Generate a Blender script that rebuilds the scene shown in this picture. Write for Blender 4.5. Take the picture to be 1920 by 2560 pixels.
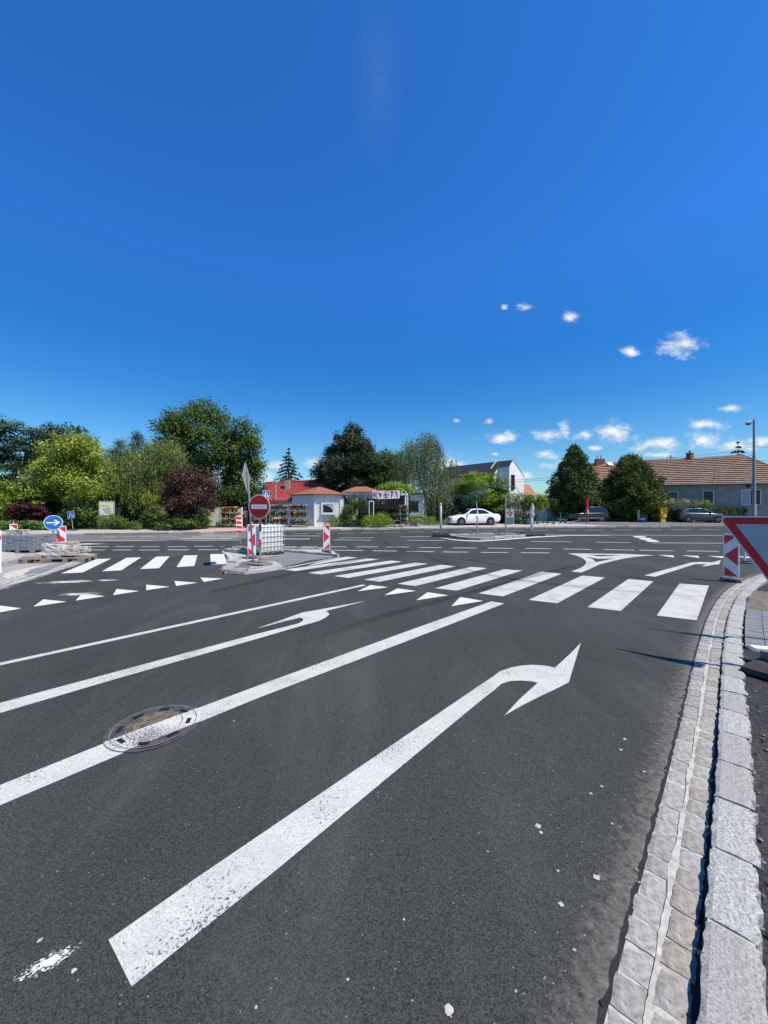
import bpy, bmesh, math, random
import numpy as np
from mathutils import Vector, Matrix, geometry, noise as mnoise

for o in list(bpy.data.objects):
    bpy.data.objects.remove(o)
S = bpy.context.scene
C = S.collection
R = math.radians
random.seed(7)
rng = np.random.default_rng(7)

# ------------------------------------------------------------------ camera
F, HZ, CX, CAMH = 961.0, 1266.0, 960.0, 1.9      # focal (px), horizon row, centre column, eye height
cam_d = bpy.data.cameras.new('camera')
cam_d.sensor_fit = 'HORIZONTAL'
cam_d.sensor_width = 36
cam_d.lens = F / 1920 * 36
cam_d.shift_y = -(1280 - HZ) / 1920
cam_d.clip_start = 0.05
cam_d.clip_end = 4000
cam = bpy.data.objects.new('camera', cam_d)
C.objects.link(cam)
cam.location = (0, 0, CAMH)
cam.rotation_euler = (R(90), 0, 0)
S.camera = cam
S.render.resolution_x, S.render.resolution_y = 768, 1024

# ------------------------------------------------------------------ sun, sky, exposure
SUN_EL = R(58)
SUN_H = Vector((0.87, -0.49)).normalized()        # horizontal direction towards the sun
sd = bpy.data.lights.new('sun', 'SUN')
sd.energy = 5.0
sd.angle = R(0.53)
sd.color = (1.0, 0.90, 0.74)
sun = bpy.data.objects.new('sun', sd)
C.objects.link(sun)
to_sun = Vector((SUN_H.x * math.cos(SUN_EL), SUN_H.y * math.cos(SUN_EL), math.sin(SUN_EL)))
sun.rotation_euler = (-to_sun).to_track_quat('-Z', 'Y').to_euler()
sun.location = (30, -20, 60)

W = bpy.data.worlds.new('World')
S.world = W
W.use_nodes = True
wn, wl = W.node_tree.nodes, W.node_tree.links
wn.clear()


def wnode(t, **kw):
    n = wn.new(t)
    for k, v in kw.items():
        setattr(n, k, v)
    return n


def wmath(op, a, b=None, c=None, clamp=False):
    n = wnode('ShaderNodeMath', operation=op, use_clamp=clamp)
    for i, v in enumerate((a, b, c)):
        if v is None:
            continue
        if isinstance(v, (int, float)):
            n.inputs[i].default_value = v
        else:
            wl.new(v, n.inputs[i])
    return n.outputs[0]


sky = wnode('ShaderNodeTexSky', sky_type='NISHITA')
sky.sun_disc = False
sky.sun_elevation = SUN_EL
sky.sun_rotation = math.atan2(SUN_H.x, SUN_H.y)
sky.altitude = 150
sky.air_density = 1.0
sky.dust_density = 0.25
sky.ozone_density = 2.6
hs = wnode('ShaderNodeHueSaturation')
hs.inputs['Saturation'].default_value = 1.22
hs.inputs['Value'].default_value = 1.0
wl.new(sky.outputs[0], hs.inputs['Color'])
# fair-weather cumulus, fixed by direction
tc = wnode('ShaderNodeTexCoord')
sep = wnode('ShaderNodeSeparateXYZ')
wl.new(tc.outputs['Generated'], sep.inputs[0])
ysafe = wmath('MAXIMUM', sep.outputs[1], 0.05)
cu = wmath('DIVIDE', sep.outputs[0], ysafe)
cv = wmath('DIVIDE', sep.outputs[2], ysafe)
cuv = wnode('ShaderNodeCombineXYZ')
wl.new(cu, cuv.inputs[0])
wl.new(cv, cuv.inputs[1])
CLOUDS = [(1703, 864, 50, 27), (1576, 878, 21, 13), (1312, 769, 19, 9), (1262, 768, 8, 7), (1428, 794, 21, 13),
          (1838, 1021, 32, 9), (1770, 1059, 50, 13), (1258, 1094, 44, 13), (1275, 1088, 26, 11), (1375, 1088, 36, 14),
          (1412, 1073, 15, 20), (1458, 1087, 25, 11), (1536, 1078, 40, 22), (1545, 1095, 52, 16), (1223, 1052, 13, 6),
          (1372, 1138, 26, 11), (1380, 1163, 26, 9), (1485, 1120, 18, 7), (1598, 1122, 26, 13), (1660, 1112, 44, 17),
          (1668, 1105, 24, 12), (1762, 1102, 46, 19), (1850, 1112, 58, 15), (1905, 1104, 30, 12), (1640, 1136, 50, 7),
          (680, 1164, 32, 10), (785, 1158, 28, 12), (665, 1192, 20, 17), (1128, 1164, 40, 22), (1318, 1190, 24, 9),
          (1420, 1160, 40, 9), (1140, 1052, 10, 5), (560, 1185, 30, 12), (1240, 1135, 10, 3)]
acc = None
for (px, py, rx, ry) in CLOUDS:
    vs = wnode('ShaderNodeVectorMath', operation='MULTIPLY_ADD')
    wl.new(cuv.outputs[0], vs.inputs[0])
    a, b = F / (rx * 1.4), F / (ry * 1.45)
    vs.inputs[1].default_value = (a, b, 0)
    vs.inputs[2].default_value = (-(px - CX) / F * a, -(HZ - py) / F * b, 0)
    ln = wnode('ShaderNodeVectorMath', operation='LENGTH')
    wl.new(vs.outputs[0], ln.inputs[0])
    d = wmath('SUBTRACT', 1.0, ln.outputs['Value'])
    acc = d if acc is None else wmath('SMOOTH_MAX', acc, d, 0.12)


def wnoise(scale, detail, rough, sx=1, sy=1):
    mp = wnode('ShaderNodeVectorMath', operation='MULTIPLY')
    wl.new(cuv.outputs[0], mp.inputs[0])
    mp.inputs[1].default_value = (sx, sy, 1)
    n = wnode('ShaderNodeTexNoise')
    n.inputs['Scale'].default_value = scale
    n.inputs['Detail'].default_value = detail
    n.inputs['Roughness'].default_value = rough
    wl.new(mp.outputs[0], n.inputs['Vector'])
    return n.outputs[0]


nz = wnoise(24, 8, 0.6, 1, 1.6)
nz2 = wnoise(85, 6, 0.65, 1, 1.3)
dens = wmath('ADD', acc, wmath('MULTIPLY', wmath('SUBTRACT', nz, 0.5), 2.0))
dens = wmath('ADD', dens, wmath('MULTIPLY', wmath('SUBTRACT', nz2, 0.5), 0.55))
mr = wnode('ShaderNodeMapRange', interpolation_type='SMOOTHSTEP')
mr.inputs['From Min'].default_value = 0.0
mr.inputs['From Max'].default_value = 1.25
wl.new(dens, mr.inputs[0])
front = wmath('GREATER_THAN', sep.outputs[1], 0.06)
alpha = wmath('MULTIPLY', wmath('MULTIPLY', mr.outputs[0], front), 0.93)
# one thin cirrus wisp
vs = wnode('ShaderNodeVectorMath', operation='MULTIPLY_ADD')
wl.new(cuv.outputs[0], vs.inputs[0])
a, b = F / 75, F / 250
vs.inputs[1].default_value = (a, b, 0)
vs.inputs[2].default_value = (-(945 - CX) / F * a, -(HZ - 190) / F * b, 0)
ln = wnode('ShaderNodeVectorMath', operation='LENGTH')
wl.new(vs.outputs[0], ln.inputs[0])
wisp = wmath('MULTIPLY', wmath('SUBTRACT', 1.0, ln.outputs['Value'], clamp=True), wnoise(7, 8, 0.65, 3.0, 0.6))
alpha = wmath('ADD', alpha, wmath('MULTIPLY', wmath('MULTIPLY', wisp, front), 0.05), clamp=True)
# sunlit side and greyer underside from the slope of the cloud density
offv = wnode('ShaderNodeVectorMath', operation='ADD')
wl.new(cuv.outputs[0], offv.inputs[0])
offv.inputs[1].default_value = (0.008, 0.014, 0)
ofs = wnode('ShaderNodeVectorMath', operation='MULTIPLY')
wl.new(offv.outputs[0], ofs.inputs[0])
ofs.inputs[1].default_value = (1, 1.6, 1)
n3 = wnode('ShaderNodeTexNoise')
n3.inputs['Scale'].default_value = 24
n3.inputs['Detail'].default_value = 8
n3.inputs['Roughness'].default_value = 0.6
wl.new(ofs.outputs[0], n3.inputs['Vector'])
shade = wnode('ShaderNodeMapRange')
wl.new(wmath('SUBTRACT', nz, n3.outputs[0]), shade.inputs[0])
shade.inputs['From Min'].default_value = -0.16
shade.inputs['From Max'].default_value = 0.10
shade.inputs['To Min'].default_value = 6.2
shade.inputs['To Max'].default_value = 9.0
ccol = wnode('ShaderNodeCombineColor')
wl.new(wmath('MULTIPLY', shade.outputs[0], 0.965), ccol.inputs[0])
wl.new(wmath('MULTIPLY', shade.outputs[0], 0.985), ccol.inputs[1])
wl.new(shade.outputs[0], ccol.inputs[2])
mx = wnode('ShaderNodeMix', data_type='RGBA')
wl.new(alpha, mx.inputs[0])
tint = wnode('ShaderNodeVectorMath', operation='MULTIPLY')
wl.new(hs.outputs[0], tint.inputs[0])
# the camera's rendering of a clean summer sky: deeper overhead, paler low down (same all round the horizon)
skr = wnode('ShaderNodeValToRGB')
els = skr.color_ramp.elements
for pos, c_ in ((0.0, (.72, .98, 1.10)), (0.12, (.62, .96, 1.14)), (0.25, (.34, .89, 1.24)), (0.36, (.29, .90, 1.36)), (0.52, (.50, 1.12, 1.72)), (0.85, (.48, 1.14, 1.66))):
    e_l = els[0] if pos == 0 else (els[len(els) - 1] if pos == .85 else els.new(pos))
    e_l.position = pos
    e_l.color = (c_[0] / 1.8, c_[1] / 1.8, c_[2] / 1.8, 1)
wl.new(sep.outputs[2], skr.inputs[0])
sks = wnode('ShaderNodeVectorMath', operation='SCALE')
sks.inputs['Scale'].default_value = 1.8
wl.new(skr.outputs[0], sks.inputs[0])
wl.new(sks.outputs[0], tint.inputs[1])
wl.new(tint.outputs[0], mx.inputs[6])
wl.new(ccol.outputs[0], mx.inputs[7])
bg = wnode('ShaderNodeBackground')
bg.inputs['Strength'].default_value = 0.1
wl.new(mx.outputs[2], bg.inputs['Color'])
wo = wnode('ShaderNodeOutputWorld')
wl.new(bg.outputs[0], wo.inputs[0])

S.view_settings.view_transform = 'Standard'
S.view_settings.look = 'None'
S.view_settings.gamma = 1
S.view_settings.use_curve_mapping = False
S.view_settings.exposure = 0.25


# ------------------------------------------------------------------ pixel helpers (a pixel is only a direction)
def G(px, py, z=0.0):
    """point on the level z seen in pixel (px, py)"""
    y = F * (CAMH - z) / (py - HZ)
    return Vector(((px - CX) / F * y, y, z))


def PXX(px, y):
    return (px - CX) / F * y


def PZ(py, y):
    return CAMH - (py - HZ) / F * y


def P(px, py, y):
    return Vector((PXX(px, y), y, PZ(py, y)))


def crop(o, s, pts):
    return [(o[0] + x / s, o[1] + y / s) for x, y in pts]


# ------------------------------------------------------------------ materials
MATS = {}


def new_mat(name):
    m = bpy.data.materials.new(name)
    m.use_nodes = True
    return m, m.node_tree.nodes, m.node_tree.links, m.node_tree.nodes['Principled BSDF']


def mat(name, col, rough=0.6, metal=0.0, var=0.12, scale=6.0, bump=0.0, bscale=None, spec=0.4, coat=0.0, detail=4,
        spots=None, spot_scale=20, spot_lo=0.62, spot_hi=0.7):
    if name in MATS:
        return MATS[name]
    m, n, l, b = new_mat(name)
    t = n.new('ShaderNodeTexCoord')
    nz = n.new('ShaderNodeTexNoise')
    nz.inputs['Scale'].default_value = scale
    nz.inputs['Detail'].default_value = detail
    l.new(t.outputs['Object'], nz.inputs['Vector'])
    cr = n.new('ShaderNodeValToRGB')
    cr.color_ramp.elements[0].position = 0.3
    cr.color_ramp.elements[1].position = 0.7
    cr.color_ramp.elements[0].color = (*[max(0, c * (1 - var)) for c in col], 1)
    cr.color_ramp.elements[1].color = (*[min(1, c * (1 + var)) for c in col], 1)
    l.new(nz.outputs[0], cr.inputs[0])
    out = cr.outputs[0]
    if spots:
        n2 = n.new('ShaderNodeTexNoise')
        n2.inputs['Scale'].default_value = spot_scale
        n2.inputs['Detail'].default_value = 6
        n2.inputs['Roughness'].default_value = 0.65
        l.new(t.outputs['Object'], n2.inputs['Vector'])
        r2 = n.new('ShaderNodeValToRGB')
        r2.color_ramp.elements[0].position = spot_lo
        r2.color_ramp.elements[1].position = spot_hi
        l.new(n2.outputs[0], r2.inputs[0])
        mxx = n.new('ShaderNodeMix')
        mxx.data_type = 'RGBA'
        l.new(r2.outputs[0], mxx.inputs[0])
        l.new(out, mxx.inputs[6])
        mxx.inputs[7].default_value = (*spots, 1)
        out = mxx.outputs[2]
    l.new(out, b.inputs['Base Color'])
    b.inputs['Roughness'].default_value = rough
    b.inputs['Metallic'].default_value = metal
    b.inputs['Specular IOR Level'].default_value = spec
    if coat:
        b.inputs['Coat Weight'].default_value = coat
        b.inputs['Coat Roughness'].default_value = 0.05
    if bump:
        nb = n.new('ShaderNodeTexNoise')
        nb.inputs['Scale'].default_value = bscale or scale * 4
        nb.inputs['Detail'].default_value = 5
        l.new(t.outputs['Object'], nb.inputs['Vector'])
        bp = n.new('ShaderNodeBump')
        bp.inputs['Strength'].default_value = 0.7
        bp.inputs['Distance'].default_value = bump
        l.new(nb.outputs[0], bp.inputs['Height'])
        l.new(bp.outputs[0], b.inputs['Normal'])
    MATS[name] = m
    return m


def asphalt(name, dark, light, speck, agg=105.0, tone=0.35, rough=0.85, bumpd=0.006):
    """bituminous surface: dark binder, grey aggregate, a few bright chips, soft broad tone changes"""
    m, n, l, b = new_mat(name)
    t = n.new('ShaderNodeTexCoord')
    v = n.new('ShaderNodeTexVoronoi')
    v.inputs['Scale'].default_value = agg
    v.inputs['Randomness'].default_value = 1
    l.new(t.outputs['Object'], v.inputs['Vector'])
    fine = n.new('ShaderNodeTexNoise')
    fine.inputs['Scale'].default_value = agg * 0.7
    fine.inputs['Detail'].default_value = 6
    fine.inputs['Roughness'].default_value = 0.7
    l.new(t.outputs['Object'], fine.inputs['Vector'])
    cell = n.new('ShaderNodeSeparateColor')
    l.new(v.outputs['Color'], cell.inputs[0])
    mixv = n.new('ShaderNodeMath')
    mixv.operation = 'MULTIPLY_ADD'
    l.new(cell.outputs[0], mixv.inputs[0])
    mixv.inputs[1].default_value = 0.45
    half = n.new('ShaderNodeMath')
    half.operation = 'MULTIPLY'
    l.new(fine.outputs[0], half.inputs[0])
    half.inputs[1].default_value = 0.6
    l.new(half.outputs[0], mixv.inputs[2])
    cr = n.new('ShaderNodeValToRGB')
    cr.color_ramp.elements[0].position = 0.28
    cr.color_ramp.elements[1].position = 0.76
    cr.color_ramp.elements[0].color = (*dark, 1)
    cr.color_ramp.elements[1].color = (*light, 1)
    l.new(mixv.outputs[0], cr.inputs[0])
    # rare bright chips
    gt = n.new('ShaderNodeMath')
    gt.operation = 'GREATER_THAN'
    l.new(cell.outputs[1], gt.inputs[0])
    gt.inputs[1].default_value = 0.9990
    sp = n.new('ShaderNodeMix')
    sp.data_type = 'RGBA'
    l.new(gt.outputs[0], sp.inputs[0])
    l.new(cr.outputs[0], sp.inputs[6])
    sp.inputs[7].default_value = (*speck, 1)
    # broad tone, slightly streaked along the traffic
    mp = n.new('ShaderNodeMapping')
    mp.inputs['Rotation'].default_value = (0, 0, R(47))
    mp.inputs['Scale'].default_value = (1, 0.22, 1)
    l.new(t.outputs['Object'], mp.inputs[0])
    big = n.new('ShaderNodeTexNoise')
    big.inputs['Scale'].default_value = 0.9
    big.inputs['Detail'].default_value = 7
    big.inputs['Roughness'].default_value = 0.62
    l.new(mp.outputs[0], big.inputs['Vector'])
    big2 = n.new('ShaderNodeTexNoise')
    big2.inputs['Scale'].default_value = 0.35
    big2.inputs['Detail'].default_value = 5
    l.new(t.outputs['Object'], big2.inputs['Vector'])
    ad = n.new('ShaderNodeMath')
    ad.operation = 'ADD'
    l.new(big.outputs[0], ad.inputs[0])
    l.new(big2.outputs[0], ad.inputs[1])
    mrr = n.new('ShaderNodeMapRange')
    mrr.inputs['From Min'].default_value = 0.65
    mrr.inputs['From Max'].default_value = 1.35
    mrr.inputs['To Min'].default_value = 1 - tone
    mrr.inputs['To Max'].default_value = 1 + tone
    l.new(ad.outputs[0], mrr.inputs[0])
    mul = n.new('ShaderNodeVectorMath')
    mul.operation = 'SCALE'
    l.new(sp.outputs[2], mul.inputs[0])
    l.new(mrr.outputs[0], mul.inputs['Scale'])
    # settled dust in loose smears
    mp2 = n.new('ShaderNodeMapping')
    mp2.inputs['Rotation'].default_value = (0, 0, R(44))
    mp2.inputs['Scale'].default_value = (1.5, 0.5, 1)
    l.new(t.outputs['Object'], mp2.inputs[0])
    dn = n.new('ShaderNodeTexNoise')
    dn.inputs['Scale'].default_value = 0.8
    dn.inputs['Detail'].default_value = 9
    dn.inputs['Roughness'].default_value = 0.66
    dn.inputs['Distortion'].default_value = 0.6
    l.new(mp2.outputs[0], dn.inputs['Vector'])
    dr = n.new('ShaderNodeMapRange')
    dr.inputs['From Min'].default_value = 0.50
    dr.inputs['From Max'].default_value = 0.78
    dr.inputs['To Max'].default_value = 0.22
    l.new(dn.outputs[0], dr.inputs[0])
    dm_ = n.new('ShaderNodeMix')
    dm_.data_type = 'RGBA'
    l.new(dr.outputs[0], dm_.inputs[0])
    l.new(mul.outputs[0], dm_.inputs[6])
    dm_.inputs[7].default_value = (0.17, 0.168, 0.16, 1)
    l.new(dm_.outputs[2], b.inputs['Base Color'])
    b.inputs['Roughness'].default_value = rough
    b.inputs['Specular IOR Level'].default_value = 0.25
    bp = n.new('ShaderNodeBump')
    bp.inputs['Strength'].default_value = 0.55
    bp.inputs['Distance'].default_value = bumpd
    l.new(mixv.outputs[0], bp.inputs['Height'])
    l.new(bp.outputs[0], b.inputs['Normal'])
    MATS[name] = m
    return m


def paint(name, col=(0.60, 0.605, 0.585), wear=0.63, hi=0.72, dirt=(0.34, 0.33, 0.31)):
    """thermoplastic road paint on rough asphalt: grainy, with pits down to the binder and grey rubbed patches"""
    m, n, l, b = new_mat(name)
    t = n.new('ShaderNodeTexCoord')
    g = n.new('ShaderNodeTexNoise')
    g.inputs['Scale'].default_value = 120
    g.inputs['Detail'].default_value = 4
    g.inputs['Roughness'].default_value = 0.7
    l.new(t.outputs['Object'], g.inputs['Vector'])
    cr = n.new('ShaderNodeValToRGB')
    cr.color_ramp.elements[0].position = 0.32
    cr.color_ramp.elements[1].position = 0.6
    cr.color_ramp.elements[0].color = (*[c * 0.55 for c in col], 1)
    cr.color_ramp.elements[1].color = (*col, 1)
    l.new(g.outputs[0], cr.inputs[0])
    d = n.new('ShaderNodeTexNoise')
    d.inputs['Scale'].default_value = 3.2
    d.inputs['Detail'].default_value = 7
    d.inputs['Roughness'].default_value = 0.72
    l.new(t.outputs['Object'], d.inputs['Vector'])
    dr = n.new('ShaderNodeValToRGB')
    dr.color_ramp.elements[0].position = 0.45
    dr.color_ramp.elements[1].position = 0.75
    dr.color_ramp.elements[1].color = (0.55, 0.55, 0.55, 1)
    l.new(d.outputs[0], dr.inputs[0])
    m1 = n.new('ShaderNodeMix')
    m1.data_type = 'RGBA'
    l.new(dr.outputs[0], m1.inputs[0])
    l.new(cr.outputs[0], m1.inputs[6])
    m1.inputs[7].default_value = (*dirt, 1)
    p = n.new('ShaderNodeTexNoise')
    p.inputs['Scale'].default_value = 75
    p.inputs['Detail'].default_value = 3
    l.new(t.outputs['Object'], p.inputs['Vector'])
    p2 = n.new('ShaderNodeTexNoise')
    p2.inputs['Scale'].default_value = 2.1
    p2.inputs['Detail'].default_value = 3
    l.new(t.outputs['Object'], p2.inputs['Vector'])
    ps = n.new('ShaderNodeMath')
    ps.operation = 'MULTIPLY_ADD'
    l.new(p2.outputs[0], ps.inputs[0])
    ps.inputs[1].default_value = 0.62
    sub = n.new('ShaderNodeMath')
    sub.operation = 'SUBTRACT'
    l.new(p.outputs[0], sub.inputs[0])
    sub.inputs[1].default_value = 0.30
    l.new(sub.outputs[0], ps.inputs[2])
    pr = n.new('ShaderNodeValToRGB')
    pr.color_ramp.elements[0].position = wear
    pr.color_ramp.elements[1].position = hi
    l.new(ps.outputs[0], pr.inputs[0])
    m2 = n.new('ShaderNodeMix')
    m2.data_type = 'RGBA'
    l.new(pr.outputs[0], m2.inputs[0])
    l.new(m1.outputs[2], m2.inputs[6])
    m2.inputs[7].default_value = (0.09, 0.09, 0.09, 1)
    l.new(m2.outputs[2], b.inputs['Base Color'])
    b.inputs['Roughness'].default_value = 0.7
    b.inputs['Specular IOR Level'].default_value = 0.25
    bp = n.new('ShaderNodeBump')
    bp.inputs['Strength'].default_value = 0.4
    bp.inputs['Distance'].default_value = 0.004
    l.new(g.outputs[0], bp.inputs['Height'])
    l.new(bp.outputs[0], b.inputs['Normal'])
    MATS[name] = m
    return m


def foliage(name, dark, light, trans=0.36):
    if name in MATS:
        return MATS[name]
    m, n, l, b = new_mat(name)
    at = n.new('ShaderNodeAttribute')
    at.attribute_name = 'tint'
    cr = n.new('ShaderNodeValToRGB')
    cr.color_ramp.elements[0].color = (*dark, 1)
    cr.color_ramp.elements[1].color = (*light, 1)
    l.new(at.outputs['Fac'], cr.inputs[0])
    l.new(cr.outputs[0], b.inputs['Base Color'])
    b.inputs['Roughness'].default_value = 0.62
    b.inputs['Specular IOR Level'].default_value = 0.25
    tr = n.new('ShaderNodeBsdfTranslucent')
    l.new(cr.outputs[0], tr.inputs[0])
    mx = n.new('ShaderNodeMixShader')
    mx.inputs[0].default_value = trans
    l.new(b.outputs[0], mx.inputs[1])
    l.new(tr.outputs[0], mx.inputs[2])
    l.new(mx.outputs[0], n['Material Output'].inputs[0])
    MATS[name] = m
    return m


def dust_mat(name, col, lo, hi, scale, amount=0.8, detail=8, stretch=None):
    """loose dust or sand on the asphalt: opaque where the noise is high, fading with the 'tint' attribute"""
    m, n, l, b = new_mat(name)
    t = n.new('ShaderNodeTexCoord')
    nz = n.new('ShaderNodeTexNoise')
    nz.inputs['Scale'].default_value = scale
    nz.inputs['Detail'].default_value = detail
    nz.inputs['Roughness'].default_value = 0.7
    if stretch:
        mp = n.new('ShaderNodeMapping')
        mp.inputs['Rotation'].default_value = (0, 0, stretch[0])
        mp.inputs['Scale'].default_value = (stretch[1], stretch[2], 1)
        l.new(t.outputs['Object'], mp.inputs[0])
        l.new(mp.outputs[0], nz.inputs['Vector'])
    else:
        l.new(t.outputs['Object'], nz.inputs['Vector'])
    at = n.new('ShaderNodeAttribute')
    at.attribute_name = 'tint'
    ad = n.new('ShaderNodeMath')
    ad.operation = 'MULTIPLY_ADD'
    l.new(at.outputs['Fac'], ad.inputs[0])
    ad.inputs[1].default_value = 0.5
    l.new(nz.outputs[0], ad.inputs[2])
    r = n.new('ShaderNodeMapRange')
    r.inputs['From Min'].default_value = lo
    r.inputs['From Max'].default_value = hi
    r.inputs['To Max'].default_value = amount
    l.new(ad.outputs[0], r.inputs[0])
    ed = n.new('ShaderNodeMath')
    ed.operation = 'MULTIPLY'
    l.new(r.outputs[0], ed.inputs[0])
    rr = n.new('ShaderNodeMapRange')
    rr.inputs['From Max'].default_value = 0.25
    l.new(at.outputs['Fac'], rr.inputs[0])
    l.new(rr.outputs[0], ed.inputs[1])
    l.new(ed.outputs[0], b.inputs['Alpha'])
    b.inputs['Base Color'].default_value = (*col, 1)
    b.inputs['Roughness'].default_value = 0.95
    b.inputs['Specular IOR Level'].default_value = 0.1
    MATS[name] = m
    return m


asphalt('asphalt', (0.0145, 0.0160, 0.0150), (0.071, 0.0750, 0.0700), (0.30, 0.30, 0.29), agg=190, tone=0.27)
asphalt('asphalt_old', (0.09, 0.092, 0.092), (0.20, 0.20, 0.195), (0.4, 0.4, 0.38), agg=110, tone=0.18)
asphalt('asphalt_base', (0.012, 0.012, 0.013), (0.06, 0.06, 0.062), (0.25, 0.25, 0.24), agg=70, tone=0.3, bumpd=0.012)
asphalt('asphalt_walk', (0.10, 0.10, 0.10), (0.19, 0.19, 0.185), (0.4, 0.4, 0.38), agg=90, tone=0.15)
asphalt('grey_bed', (0.10, 0.11, 0.12), (0.26, 0.27, 0.29), (0.4, 0.4, 0.4), agg=90, tone=0.15)
paint('paint', (0.60, 0.60, 0.565))
paint('paint_fresh', (0.70, 0.70, 0.68), wear=0.70, hi=0.78, dirt=(0.52, 0.51, 0.48))
paint('paint_worn', (0.62, 0.62, 0.60), wear=0.55, hi=0.62)
paint('paint_cream', (0.56, 0.53, 0.44), wear=0.58, hi=0.66)
mat('granite', (0.37, 0.375, 0.355), 0.88, var=0.38, scale=70, bump=0.012, bscale=38, spots=(0.11, 0.115, 0.11), spot_scale=120, spot_lo=0.55, spot_hi=0.62)
mat('granite_warm', (0.33, 0.30, 0.26), 0.85, var=0.28, scale=60, bump=0.005, bscale=60, spots=(0.17, 0.155, 0.135), spot_scale=60, spot_lo=0.56, spot_hi=0.66)
mat('granite_grey', (0.31, 0.305, 0.29), 0.85, var=0.3, scale=90, bump=0.005, bscale=60, spots=(0.13, 0.13, 0.125), spot_scale=100, spot_lo=0.56, spot_hi=0.64)
mat('stone_pale', (0.47, 0.46, 0.43), 0.9, var=0.3, scale=14, bump=0.012, bscale=22, spots=(0.25, 0.24, 0.22), spot_scale=9, spot_lo=0.52, spot_hi=0.66)
mat('stone_warm', (0.43, 0.40, 0.35), 0.9, var=0.3, scale=12, bump=0.012, bscale=20, spots=(0.22, 0.20, 0.18), spot_scale=8, spot_lo=0.52, spot_hi=0.66)
mat('sett_a', (0.315, 0.31, 0.29), 0.9, var=0.36, scale=34, bump=0.005, bscale=95, detail=8, spots=(0.15, 0.145, 0.135), spot_scale=48, spot_lo=0.57, spot_hi=0.68)
mat('sett_b', (0.275, 0.265, 0.245), 0.9, var=0.36, scale=34, bump=0.005, bscale=95, detail=8, spots=(0.13, 0.125, 0.115), spot_scale=48, spot_lo=0.57, spot_hi=0.68)
mat('sett_c', (0.285, 0.26, 0.23), 0.9, var=0.36, scale=34, bump=0.005, bscale=95, detail=8, spots=(0.14, 0.125, 0.105), spot_scale=48, spot_lo=0.57, spot_hi=0.68)
mat('granite_dark', (0.20, 0.19, 0.18), 0.9, var=0.25, scale=30, bump=0.006, bscale=60)
mat('mortar', (0.44, 0.425, 0.39), 0.95, var=0.22, scale=18, bump=0.004, bscale=60, spots=(0.26, 0.25, 0.23), spot_scale=14, spot_lo=0.5, spot_hi=0.68)
mat('joint', (0.02, 0.02, 0.02), 0.9, var=0.3, scale=30)  # also the black painted in for the kerb's shadow in the gap
mat('concrete', (0.40, 0.385, 0.36), 0.9, var=0.15, scale=5, bump=0.003, bscale=40, spots=(0.34, 0.33, 0.31), spot_scale=4, spot_lo=0.5, spot_hi=0.75)
mat('concrete_grey', (0.30, 0.30, 0.30), 0.9, var=0.15, scale=6, bump=0.003, bscale=40)
mat('walk', (0.38, 0.365, 0.345), 0.9, var=0.12, scale=1.5, bump=0.002, bscale=30, spots=(0.36, 0.35, 0.33), spot_scale=1.2, spot_lo=0.5, spot_hi=0.7)
mat('walk_red', (0.46, 0.30, 0.26), 0.9, var=0.15, scale=3, bump=0.002, bscale=30)
mat('paver', (0.185, 0.195, 0.205), 0.85, var=0.18, scale=9, bump=0.002, bscale=60)
mat('paver_stack', (0.19, 0.21, 0.24), 0.85, var=0.22, scale=7, bump=0.003, bscale=50)
mat('wood', (0.23, 0.19, 0.145), 0.85, var=0.25, scale=8, bump=0.002, bscale=40)
mat('wood_grey', (0.30, 0.29, 0.27), 0.85, var=0.25, scale=8, bump=0.002, bscale=40)
mat('soil', (0.15, 0.135, 0.105), 0.95, var=0.35, scale=5, bump=0.02, bscale=14)
mat('sand', (0.50, 0.45, 0.36), 0.95, var=0.2, scale=6, bump=0.006, bscale=30)
mat('lawn', (0.075, 0.115, 0.03), 0.95, var=0.4, scale=2.5, bump=0.03, bscale=25)
mat('land', (0.11, 0.12, 0.05), 0.95, var=0.35, scale=0.4)
mat('steel', (0.42, 0.43, 0.43), 0.42, metal=0.7, var=0.12, scale=9)
mat('sign_back', (0.36, 0.37, 0.37), 0.5, metal=0.35, var=0.1, scale=8)
mat('sign_white', (0.70, 0.71, 0.71), 0.45, var=0.04, scale=5)
mat('panel_white', (0.88, 0.87, 0.85), 0.5, var=0.03, scale=5)
mat('yield_red', (0.60, 0.018, 0.022), 0.42, var=0.08, scale=4)
mat('sign_dull', (0.42, 0.44, 0.45), 0.5, var=0.05, scale=3)
mat('sign_red', (0.42, 0.012, 0.016), 0.42, var=0.08, scale=4)
mat('beacon_red', (0.60, 0.025, 0.04), 0.45, var=0.08, scale=6)
mat('sign_blue', (0.012, 0.13, 0.50), 0.42, var=0.06, scale=4)
mat('plastic_white', (0.70, 0.70, 0.69), 0.5, var=0.05, scale=4)
mat('rubber', (0.035, 0.035, 0.037), 0.8, var=0.25, scale=10, bump=0.003)
mat('rubber_grey', (0.15, 0.15, 0.15), 0.85, var=0.2, scale=8, bump=0.004)
mat('black', (0.008, 0.008, 0.009), 0.7, var=0.2, scale=10)
mat('iron', (0.062, 0.062, 0.060), 0.8, metal=0.1, var=0.35, scale=25, bump=0.004, bscale=60, spots=(0.10, 0.095, 0.085), spot_scale=12, spot_lo=.5, spot_hi=.7)
mat('rust_fill', (0.135, 0.11, 0.07), 0.95, var=0.5, scale=16, bump=0.008, bscale=50, spots=(0.05, 0.045, 0.04), spot_scale=24, spot_lo=.5, spot_hi=.66)
mat('groove_grey', (0.17, 0.17, 0.165), 0.9, var=0.5, scale=14)
mat('white_wood', (0.80, 0.775, 0.725), 0.7, var=0.1, scale=3, bump=0.002, bscale=20)
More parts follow.
